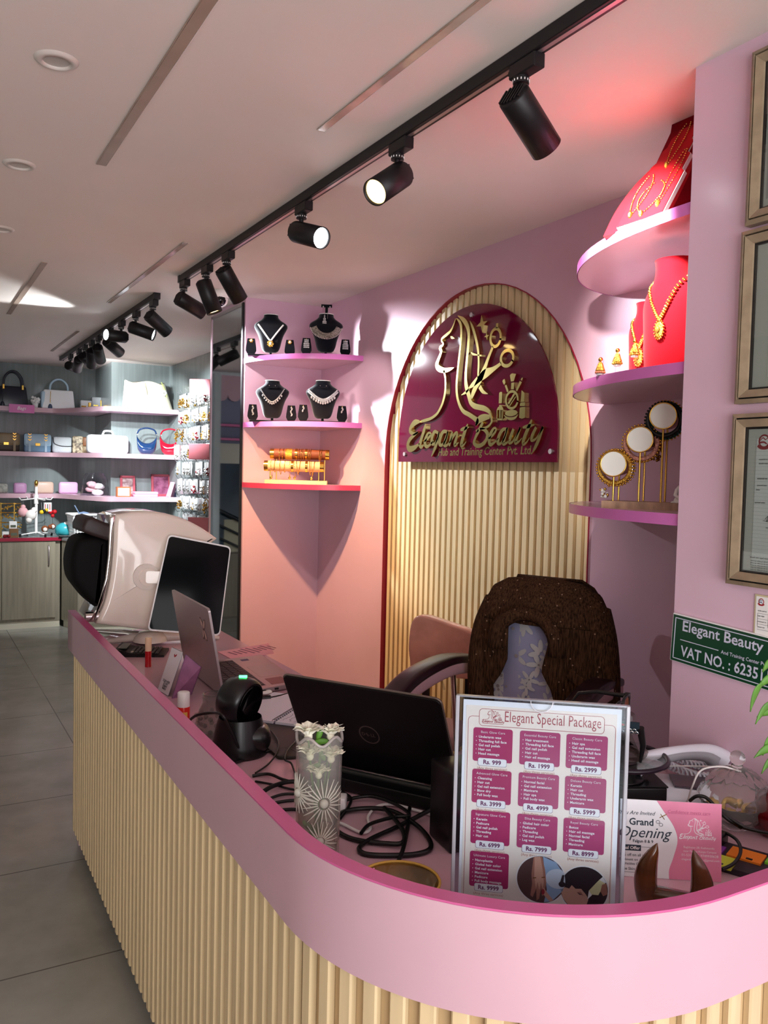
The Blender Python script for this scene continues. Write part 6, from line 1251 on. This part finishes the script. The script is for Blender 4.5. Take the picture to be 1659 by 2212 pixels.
def satchel(px, lb, bodym, flapm, w_, h_, y, z, straps=True, slant=0, py=962, grp=None):
    t = thing('satchel', lb, 'handbag', bp(px, py, z, y)); b = MB(); blob(b, w_, .10, h_, bodym, .018); b.build('body', t)
    b = MB(); b.box((0, -.052, h_*.66), (w_*1.0, .012, h_*.64), flapm, .018 if h_ > .1 else .01); b.build('flap', t)
    if straps:
        for x in (-w_*.3, w_*.3):
            b = MB(); b.box((x, -.061, h_*.45), (.022, .005, h_*.85), flapm); b.build('strap', t); b = MB()
            for k in range(3): b.prism([(-.016, .012), (0, 0), (.016, .012), (.016, .022), (0, .010), (-.016, .022)], 0, .004, gold, M=face((x, -.064, h_*.9-k*.028), (1, 0, 0)))
            b.build('buckle', t)
        b = MB(); b.box((0, -.062, h_*.42), (.05, .006, .03), gold, .002, 1); b.build('lock', t)
    return t
satchel(12, 'tan and dark brown satchel with gold arrow straps, left end of the middle shelf', brnl, tanl, .26, .19, 9.42, S2)
satchel(80, 'pale blue satchel with white arrow straps on the middle shelf', mat('dusty blue leather', (122, 158, 186), .35), skyl, .26, .19, 9.42, S2)
t = thing('saddle_bag', 'white woven saddle bag with black piping on the middle shelf', 'handbag', bp(134, 962, S2, 9.42)); b = MB(); blob(b, .20, .09, .17, mat('woven white', (214, 222, 224), .6, bump=.6, bscale=90), .03); b.build('body', t); b = MB(); b.tube(cr([(-.095, -.045, .16), (-.085, -.05, .10), (-.03, -.052, .075), (.05, -.052, .07), (.095, -.045, .075)], 6), .004, black, 6); b.build('piping', t)
leo = mat('leopard print', (206, 190, 158), .5, col2=(70, 54, 40), nscale=38)
t = thing('leopard_bag', 'leopard print and brown leather bag on the middle shelf', 'handbag', bp(168, 968, S2, 9.30), -.2); b = MB(); blob(b, .105, .09, .18, leo, .012); b.build('body', t); b = MB(); b.box((.09, .0, .125), (.085, .08, .095), mat('saddle brown', (140, 92, 58), .4), .01); b.box((.09, 0, .04), (.085, .08, .075), tanl, .01); b.build('side_pocket', t)
t = thing('flap_bag', 'large overlit white flap bag in the middle of the middle shelf', 'handbag', bp(232, 968, S2, 8.75)); b = MB(); blob(b, .40, .14, .185, whl, .035); b.build('body', t); b = MB(); b.sph((.0, -.06, .13), .1, whl, 16, (1.45, .25, .62)); b.build('flap', t); b = MB(); handle(b, -.05, .06, .18, .045, whl, .01); b.build('handle', t); b = MB(); b.box((-.09, -.074, .06), (.08, .004, .05), mat('silver stitching', (206, 206, 210), .3, metal=.5)); b.build('pocket', t)
def hobo(px, lb, m_, y, k, rz):
    t = thing('hobo_bag', lb, 'handbag', bp(px, 970, S2, y), rz, 'patent hobo bags'); b = MB()
    def f(u_, v_):
        a = PI*(u_*2-1); s_ = v_*2-1; q = abs(s_); x = .122*k*s_*(1-.2*q**5); zt = .115*k+.105*k*q**2.2; zb = .17*k*q**4
        th = .05*k*(1-q**3)**.6+.007; return (x, th*math.sin(a), (zt+zb)/2+(zt-zb)/2*math.cos(a))
    b.grid(f, 22, 25, m_, cu=True); b.build('body', t)
    b = MB(); b.tube(cr([(-.094*k, 0, .21*k), (-.07*k, 0, .25*k), (0, 0, .268*k), (.07*k, 0, .25*k), (.094*k, 0, .21*k)], 6), .008*k, m_, 8); b.build('handle', t)
    for s in (-1, 1): b = MB(); b.tube([(s*.094*k+.011*math.cos(a), 0, .212*k+.013*math.sin(a)) for a in [2*PI*i/14 for i in range(14)]], .0025, silver, 5, True); b.build('ring', t)
hobo(317, 'shiny blue patent hobo bag on the middle shelf', bluep, 8.62, 1.0, -.3); hobo(367, 'shiny red patent hobo bag at the right end of the middle shelf', redp, 8.60, 1.0, -.5)
def case(px, lb, m_, w_, h_, y, py=1063): 
    t = thing('cosmetic_case', lb, 'case', bp(px, py, S3, y), 0, 'cosmetic cases'); b = MB(); blob(b, w_, .09, h_, m_, .025); b.build('body', t); b = MB(); o_ = rrect(w_-.03, h_-.03, .02, 4, 0, h_/2); b.tube([(x, -.046, z) for x, z in o_], .0016, m_, 4, True); b.build('zip', t)
case(43, 'small dusty pink cosmetic case on the lowest back shelf', mat('dusty pink', (186, 140, 178), .4), .125, .11, 9.38); case(95, 'beige cosmetic case in crinkled plastic on the lowest back shelf', mat('beige', (206, 178, 160), .35), .185, .125, 9.38); case(147, 'pale lilac cosmetic case, rightmost of the cases', mat('pale lilac', (226, 184, 220), .3), .19, .125, 9.38)
case(3, 'grey checked cosmetic case cut by the left photo edge', mat('grey check', (150, 150, 140), .5, col2=(200, 200, 190), nscale=30), .12, .10, 9.40)
t = thing('bagged_clothes', 'clear plastic bag of pink and white soft things on the lowest back shelf', 'bagged goods', bp(205, 1068, S3, 8.86)); rb = random.Random(3); b = MB()
for k in range(9): b.sph((rb.uniform(-.08, .08), rb.uniform(-.04, .04), rb.uniform(.03, .12)), rb.uniform(.03, .05), (mat('baby pink cloth', (240, 190, 196), .8), wht)[k % 2], 8, (1.3, 1, .7))
b.build('contents', t); b = MB(); b.grid(lambda u_, v_: ((.135-.03*v_+.012*math.sin(7*u_*6.28+5*v_))*math.cos(6.2832*u_)*(1-.5*max(0, v_-.75)*4*.5), (.075+.008*math.sin(9*u_*6.28))*math.sin(6.2832*u_)*(1-.5*max(0, v_-.75)*4*.5), .23*v_), 26, 12, polyb, cu=True); b.build('clear_bag', t)
def pframe(px, lb, w_, h_, y, m_, im, rz=0, tilt=.12, py=1068):
    t = thing('picture_frame', lb, 'picture frame', bp(px, py, S3, y), rz, 'frames on the lowest back shelf'); M = R(-tilt, 'X'); f_ = .022
    b = MB(); b.box((-w_/2+f_/2, 0, h_/2), (f_, .02, h_), m_, M=M); b.box((w_/2-f_/2, 0, h_/2), (f_, .02, h_), m_, M=M); b.box((0, 0, f_/2), (w_, .02, f_), m_, M=M); b.box((0, 0, h_-f_/2), (w_, .02, f_), m_, M=M); b.build('frame', t)
    b = MB(); b.box((0, .004, h_/2), (w_-.03, .004, h_-.03), im, M=M); b.build('picture', t)
rosf = mat('rose wood frame', (150, 66, 78), .4); pframe(276, 'dark rose picture frame standing behind the orange-edged box', .15, .21, 8.74, rosf, mat('dim picture', (110, 80, 84), .2, col2=(170, 150, 150), nscale=24)); pframe(348, 'larger dark rose picture frame wrapped in plastic near the earring rack', .20, .23, 8.76, rosf, mat('plum picture', (84, 34, 56), .15, col2=(150, 90, 120), nscale=14))
t = thing('display_box', 'small white box edged in orange wood before the rose frame', 'box', bp(266, 1071, S3, 8.55)); b = MB(); b.box((0, 0, .05), (.135, .05, .10), mat('orange wood', (176, 98, 52), .4)); b.build('case', t); b = MB(); b.box((0, -.024, .05), (.112, .006, .078), wht); b.build('front_panel', t)
for i, (dz, lb) in enumerate(((0, 'lower of the two flat pink boxes stacked on the lowest back shelf'), (.027, 'upper of the two flat pink boxes stacked on the lowest back shelf'))): b = MB(); b.box((0, 0, .013), (.23, .12, .025), mat('candy pink box', (240, 166, 196), .35), .004); tag(b.build('gift_box', None, bp(313, 1073, S3, 8.58)+V((.004*i, 0, dz))), lb, 'box', 'stacked pink boxes')
for px, m_, lb, w_ in ((363, mat('candy pink box', (240, 166, 196), .35), 'pink booklet leaning beside the earring rack', .02), (375, navy, 'dark blue booklet leaning beside the pink booklet', .03)): b = MB(); b.box((0, 0, .08), (w_, .1, .16), m_, .002, 1, M=R(.3, 'Y')); tag(b.build('booklet', None, bp(px, 1072, S3, 8.56)), lb, 'booklet')
# low cabinets and what stands on them
cabm = mat('grey oak laminate', (150, 142, 124), .25, noise=.2, nscale=7, stretch=(5, 5, .3)); CT = .912
t = thing('base_cabinet', 'grey oak base cabinet with a crimson edged top under the back shelves', 'cabinet', (1.04, 8.94, 0)); b = MB(M=T(-1.04, -8.94, 0)); b.span(.2, 1.345, 8.96, 9.64, .07, CT-.03, cabm); b.build('carcass', t)
b = MB(M=T(-1.04, -8.94, 0)); b.span(.2, 1.35, 8.93, 9.64, CT-.03, CT, mat('grey stone top', (150, 160, 158), .12)); b.build('worktop', t); b = MB(M=T(-1.04, -8.94, 0)); b.span(.2, 1.352, 8.925, 8.931, CT-.032, CT+.001, crimson); b.build('edge_band', t, label='crimson front edge')
for x0, x1, hx in ((.25, .80, None), (.806, 1.30, 1.235)):
    b = MB(M=T(-1.04, -8.94, 0)); b.span(x0, x1, 8.94, 8.962, .10, CT-.04, cabm, .002, 1); d_ = b.build('door', t)
    if hx: b = MB(M=T(-1.04, -8.94, 0)); b.tube([(hx, 8.94, .83), (hx, 8.92, .82), (hx, 8.92, .64), (hx, 8.94, .63)], .007, alu, 7); b.build('handle', d_)
b = MB(M=T(-1.04, -8.94, 0)); b.span(.2, 1.345, 8.97, 9.6, 0, .07, mat('cream plinth', (206, 200, 180), .5)); b.build('plinth', t)
t = thing('corner_cabinet', 'grey oak corner cabinet half hidden behind the skin machine', 'cabinet', (1.9, 8.5, 0)); b = MB(M=T(-1.9, -8.5, 0)); b.prism([(1.36, 8.94), (1.46, 8.62), (2.395, 8.35), (2.395, 8.80), (1.79, 8.80), (1.79, 9.6), (1.36, 9.6)], .07, CT-.03, cabm); b.build('carcass', t); b = MB(M=T(-1.9, -8.5, 0)); b.prism([(1.355, 8.93), (1.455, 8.61), (2.395, 8.34), (2.395, 8.80), (1.79, 8.80), (1.79, 9.63), (1.355, 9.63)], CT-.03, CT, MATS['grey stone top']); b.build('worktop', t)
b = MB(M=T(-1.9, -8.5, 0)); b.prism([(1.38, 8.95), (1.47, 8.64), (2.39, 8.37), (2.39, 8.7)], 0, .07, MATS['cream plinth']); b.build('plinth', t); b = MB(M=T(-1.9, -8.5, 0)); b.tube([(1.395, 8.79, .83), (1.38, 8.785, .82), (1.38, 8.785, .64), (1.395, 8.79, .63)], .007, alu, 7); b.build('handle', t)
# rotating stand with hair ties
rs = V((1.14, 9.12, CT)); t = thing('rotating_stand', 'white four-arm rotating stand hung with hair ties on the back cabinet', 'display stand', rs); b = MB(); b.cyl((0, 0, .03), (0, 0, .50), .014, white); b.build('pole', t); b = MB(); b.cyl((0, 0, .33), (0, 0, .42), .022, white); b.build('hub', t); b = MB(); b.sph((0, 0, .54), .02, gold, 10, (1, 1, 1.6)); b.build('gold_bottle_top', t)
for k in range(4):
    a = .4+PI/2*k; b = MB(); b.tube([(0, 0, .04), (.17*math.cos(a), .17*math.sin(a), .02)], .007, white, 6); b.cyl((.17*math.cos(a), .17*math.sin(a), 0), (.17*math.cos(a), .17*math.sin(a), .028), .011, black, n=10); b.build('foot', t)
    b = MB(); b.tube([(0, 0, .385), (.16*math.cos(a), .16*math.sin(a), .37), (.185*math.cos(a), .185*math.sin(a), .395)], .006, white, 6); b.build('arm', t)
plush = mat('pink plush', (232, 176, 180), .9); wpl = mat('white plush', (238, 232, 226), .9)
for lb, x, y, z, parts in (('pink plush hair tie hanging on the left of the white rotating stand', -.13, -.06, .25, [(0, 0, 0, .05, plush), (0, 0, .05, .025, plush)]), ('white fluffy hair tie beside the pink one on the rotating stand', -.06, -.08, .22, [(0, 0, 0, .055, wpl), (.03, 0, .05, .03, wpl), (-.02, -.02, -.05, .03, wpl)]), ('striped bee hair clip in front of the stand pole', .04, -.09, .25, [(0, 0, 0, .022, mat('bee yellow', (226, 186, 30), .6)), (.025, 0, .01, .02, black), (.045, 0, .02, .018, mat('bee yellow', (226, 186, 30), .6))]),
   ('red bow hair clip on the right of the rotating stand', .15, -.04, .24, [(-.02, 0, .01, .024, mat('red bow', (186, 20, 30), .6)), (.02, 0, .01, .024, mat('red bow', (186, 20, 30), .6)), (0, -.01, -.03, .02, mat('red bow', (186, 20, 30), .6))]), ('brown and white dog hair tie low on the rotating stand', .07, -.09, .08, [(0, 0, 0, .035, mat('plush brown', (130, 70, 36), .9)), (0, -.03, -.005, .022, wpl), (.05, 0, .02, .022, mat('plush brown', (130, 70, 36), .9))]), ('second brown and white hair tie, further right on the rotating stand', .15, -.05, .10, [(0, 0, 0, .03, mat('plush brown', (130, 70, 36), .9)), (0, -.026, 0, .02, wpl)])):
    t = thing('hair_tie', lb, 'hair tie', rs+V((x, y, 0)), 0, 'hair ties on the rotating stand'); b = MB(); [b.sph((q[0], q[1], z+q[2]), q[3], q[4], 9) for q in parts]; b.build('pompom', t); b = MB(); b.tube([(0, 0, z+.03), (-x*.05, -y*.3, .375)], .002, black, 4); b.build('elastic', t)
t = thing('hair_clip_card', 'white card of hair clips hanging on the rotating stand', 'card', rs+V((.10, -.06, 0))); b = MB(); b.box((0, 0, .30), (.075, .004, .09), wht); b.build('card', t); b = MB(); [b.box((-.02+.02*k, -.004, .30), (.008, .004, .06), redink if k != 1 else black) for k in range(3)]; b.build('clips', t)
# gold jewellery trees at the left edge
for i, (px, lb) in enumerate(((2, 'gold jewellery tree cut by the left photo edge'), (31, 'gold wire jewellery tree next to the photo edge'))):
    p = bp(px, 1155, CT, 9.15); t = thing('jewellery_tree', lb, 'jewellery stand', p, 0, 'gold jewellery trees'); b = MB(); b.cyl((0, 0, 0), (0, 0, .34), .006, gold, n=8); b.lathe([(.0001, 0), (.05, 0), (.05, .008), (.0001, .01)], gold, 20); b.build('pole', t); rj = random.Random(i)
    for zz_ in (.14, .24, .33): 
        b = MB(); b.tube([(.062*math.cos(2*PI*k/20), .062*math.sin(2*PI*k/20), zz_) for k in range(20)], .004, gold, 5, True); b.tube([(-.062, 0, zz_), (.062, 0, zz_)], .003, gold, 4); b.build('hoop', t)
        b = MB(); [b.sph((.062*math.cos(a), .062*math.sin(a), zz_-.02-rj.random()*.04), .009, goldb, 5) for a in [2*PI*k/13 for k in range(13)]]; b.build('danglers', t)
for px, lb, m_, w_, h_, y in ((28, 'white and green product card on the back cabinet by the jewellery trees', wht, .07, .08, 9.02), (12, 'white label block at the foot of the leftmost jewellery tree', wht, .06, .06, 9.0), (30, 'brown boxed figure set in front of the jewellery trees', mat('kraft brown', (120, 84, 50), .6), .08, .09, 8.98)):
    b = MB(); b.box((0, 0, h_/2), (w_, .03, h_), m_, .003, 1); b.box((0, -.016, h_*.4), (w_*.7, .002, h_*.3), mat('drab print', (90, 96, 80), .7)); tag(b.build('product_box', None, bp(px, 1155, CT, y)+V((0, 0, .08 if px == 28 else 0))), lb, 'box')
for px, lb in ((10, 'dark red berry ornament lying left on the crimson edged top'), (19, 'dark red berry ornament lying right of the other one')): b = MB(); b.sph((0, 0, .016), .018, mat('dark red berry', (120, 10, 20), .4), 8); b.sph((.012, .006, .014), .014, mat('dark red berry', (120, 10, 20), .4), 8); tag(b.build('berry_ornament', None, bp(px, 1158, CT, 8.97)), lb, 'ornament')
# white basket and bags beside it
t = thing('laundry_basket', 'white lattice plastic basket behind the black face hood', 'basket', (1.545, 8.80, CT), .1); b = MB(); w1, w2, hb_ = .11, .135, .24
for s, ax in ((-1, 'x'), (1, 'x'), (-1, 'y'), (1, 'y')):
    for k in range(9):
        f = -1+2*k/8; a_ = (s*w1, f*w1*.8, .0) if ax == 'x' else (f*w1, s*w1*.8, 0); c_ = (s*w2, f*w2*.8, hb_) if ax == 'x' else (f*w2, s*w2*.8, hb_); b.tube([a_, c_], .005, white, 4)
    for j in range(8):
        q = w1+(w2-w1)*j/7; z = hb_*j/7; b.tube([(s*q, -q*.8, z), (s*q, q*.8, z)] if ax == 'x' else [(-q, s*q*.8, z), (q, s*q*.8, z)], .005, white, 4)
b.box((0, 0, .004), (w1*2, w1*1.6, .008), white); b.build('lattice', t); b = MB(); o_ = rrect(w2*2+.02, w2*1.6+.02, .03, 4); b.tube([(x, y, hb_) for x, y in o_], .012, white, 7, True); b.build('rim', t)
t = thing('basket_contents', 'blue grey bundle and handles sticking out of the white basket', 'bundle', (1.545, 8.80, CT), .1); b = MB(); b.sph((0, 0, .2), .085, mat('blue grey cloth', (120, 140, 170), .7), 10, (1, 1, .8)); b.build('cloth', t); b = MB(); b.tube([(-.03, 0, .22), (-.09, 0, .33)], .006, MATS['blue grey cloth'], 6); b.build('stick', t)
t = thing('blue_plastic_bag', 'turquoise and white plastic bag slumped beside the white basket', 'bag', (1.395, 8.96, CT)); b = MB(); tq = mat('turquoise plastic', (60, 170, 180), .3); b.sph((0, 0, .075), .10, tq, 12, (1, .8, .75)); b.sph((.03, -.02, .12), .06, wht, 9, (1.1, .6, .7)); b.sph((-.05, 0, .06), .05, tq, 8); b.build('sack', t); b = MB(); b.cyl((-.07, -.05, .012), (.03, -.06, .012), .012, black, n=8); b.build('dark_strap', t)
# earring rack on the grey wall
RX, RY0, RY1 = 2.385, 6.70, 7.80
t = thing('wire_rack', 'tall wire grid rack full of hanging earrings on the grey side wall', 'rack', (RX, 7.25, 0)); b = MB(M=T(-RX, -7.25, 0)); wm_ = mat('rack wire', (190, 198, 200), .25, metal=.8)
for k in range(17): y = RY0+(RY1-RY0)*k/16; b.tube([(RX, y, .95), (RX, y, 2.36)], .0035, wm_, 4)
for k in range(25): z = .95+1.41*k/24; b.tube([(RX+.004, RY0, z), (RX+.004, RY1, z)], .0035, wm_, 4)
b.build('grid', t); HK = []; re_ = random.Random(9)
for r in range(9):
    z = 2.33-r*.155
    for k in range(8):
        y = 6.74+k*.14+re_.uniform(-.015, .015); x2 = RX-.20-re_.uniform(0, .05); b = MB(M=T(-RX, -7.25, 0)); b.tube([(RX, y, z), (x2+.02, y, z-.01), (x2, y, z+.025)], .004, wm_, 5); b.build('hook', t); HK.append((x2+.05, y, z-.012))
for z, lb in ((2.31, 'highest pink price plate on the earring rack'), (1.78, 'middle pink price plate on the earring rack'), (1.17, 'lowest pink price plate on the earring rack')): b = MB(); b.box((0, 0, 0), (.012, .18, .13), mat('pink price plate', (224, 130, 140), .35), .003, 1, M=R(.9)); b.tube([(0, 0, .02), (RX-2.10, .3, .02)], .004, wm_, 4); b.build('price_plate', t, (2.10-RX, 6.78-7.25, z))
bagm = mat('white earring card', (236, 238, 240), .35); protos = []
kinds = [('clear bag of white earrings hanging on the wire rack', bagm, (silver, wht)), ('white card with gold earrings hanging on the wire rack', bagm, (gold, gold)), ('clear bag of dark red beads hanging on the wire rack', bagm, (mat('garnet beads', (130, 14, 30), .3),)*2), ('pearl and gold earring card hanging on the wire rack', bagm, (wht, gold)), ('round gold hoop earrings hanging on the wire rack', None, (gold, gold))]
for lb, cm, ms in kinds:
    t = thing('earring_pack', lb, 'earrings', (0, 0, -5), 0, lb.replace('hanging on the wire rack', '').strip()+' packs'); b = MB(); rk = random.Random(len(lb))
    if cm: b.box((0, 0, -.055), (.004, .065, .115), cm); b.box((-.014, .008, -.06), (.003, .06, .11), cm, M=R(.12)); b.build('card', t)
    else: b.tube([(0, .038*math.cos(a), -.045+.038*math.sin(a)) for a in [2*PI*k/20 for k in range(20)]], .004, gold, 5, True); b.tube([(-.015, .03*math.cos(a), -.06+.03*math.sin(a)) for a in [2*PI*k/20 for k in range(20)]], .004, gold, 5, True); b.build('hoops', t)
    b = MB(); [b.sph((-.02+rk.uniform(-.01, .006), rk.uniform(-.03, .03), -.05-rk.uniform(0, .07)), rk.uniform(.006, .012), ms[k % 2], 5) for k in range(12)]; b.build('jewels', t); protos.append(t)
seq = [re_.choice([0, 0, 1, 3, 3, 0, 4, 2]) for _ in HK]; first = set()
for (x, y, z), k in zip(HK, seq):
    for j in range(1+(re_.random() < .6)):
        loc = (x+.055*j+.0, y, z); rz = re_.uniform(-.35, .35)
        if k not in first: first.add(k); protos[k].location = loc; protos[k].rotation_euler.z = rz
        else: dup(protos[k], loc, rz)
for k, p_ in enumerate(protos):
    if k not in first:
        p_.location = (HK[k][0]+.11, HK[k][1], HK[k][2])
# window display at the far left end, seen only in the mirror strip
t = thing('window_display', 'pink scalloped window display with magenta shelves, seen in the mirror strip', 'window display', (.1, 8.9, 0)); M = T(0, 0, 0); b = MB(); X0, X1 = -.75, .6
gy = mat('display backing', (120, 124, 150), .5); b.span(X0, X1, .0, .04, 1.83, 2.66, gy); b.build('backing', t)
sc_p = [(X0, 2.66), (X1, 2.66), (X1, 2.45)]; n = 9
for k in range(n):
    xa = X1-(X1-X0)*k/n; xb = X1-(X1-X0)*(k+1)/n
    sc_p += [((xa+xb)/2+(xa-xb)/2*math.cos(a), 2.45-.07*math.sin(a)) for a in [PI*q/8 for q in range(1, 9)]]
b = MB(); b.prism(sc_p, -.05, -.03, pink, M=YZ); b.build('scalloped_pelmet', t)
for z in (2.10, 1.95): b = MB(); b.span(X0, X1, -.18, 0, z, z+.025, magenta); b.build('shelf', t)
b = MB(); b.span(X0, X1, -.06, .04, 1.70, 1.92, mat('cream fascia', (200, 196, 180), .5)); b.build('fascia', t)
b = MB(); b.span(X0, X1, 0, .02, .75, 1.70, mat('blue dusk glass', (34, 66, 88), .1, noise=.5, nscale=3)); b.build('window_pane', t)
b = MB(); b.span(.02, .46, -.01, 0, .72, 1.08, mat('pale lit panel', (196, 190, 160), .4)); b.build('lit_panel', t)
b = MB(); b.span(X0, X1, -.02, .04, .0, .70, cabm); b.build('lower_panel', t)
for z in (.0, -.16, -.3): b = MB(); b.tube([(.62, -.08, 1.22+z), (.1, -.08, .98+z), (-.5, -.08, .7+z)], .022 if z == 0 else .014, mat('dark handrail', (20, 30, 40), .4), 8); b.build('handrail', t)
b = MB(); b.span(X1-.02, X1+.05, -.2, .1, 0, 2.66, alu if 0 else mat('pale post', (170, 176, 176), .4)); b.build('post', t)
t = thing('gold_tray', 'gold tray with two small items on the magenta shelf in the mirror', 'tray', (.2, 8.80, 1.975)); b = MB(); b.lathe([(.0001, .002), (.12, .002), (.15, .018), (.148, .02), (.12, .006), (.0001, .006)], mat('copper tray', (170, 90, 40), .3, metal=.8), 24); b.build('dish', t); b = MB(); b.sph((-.04, 0, .03), .024, gold, 8); b.build('ornament', t); b = MB(); b.sph((.05, .01, .03), .022, gold, 8); b.build('ornament', t)
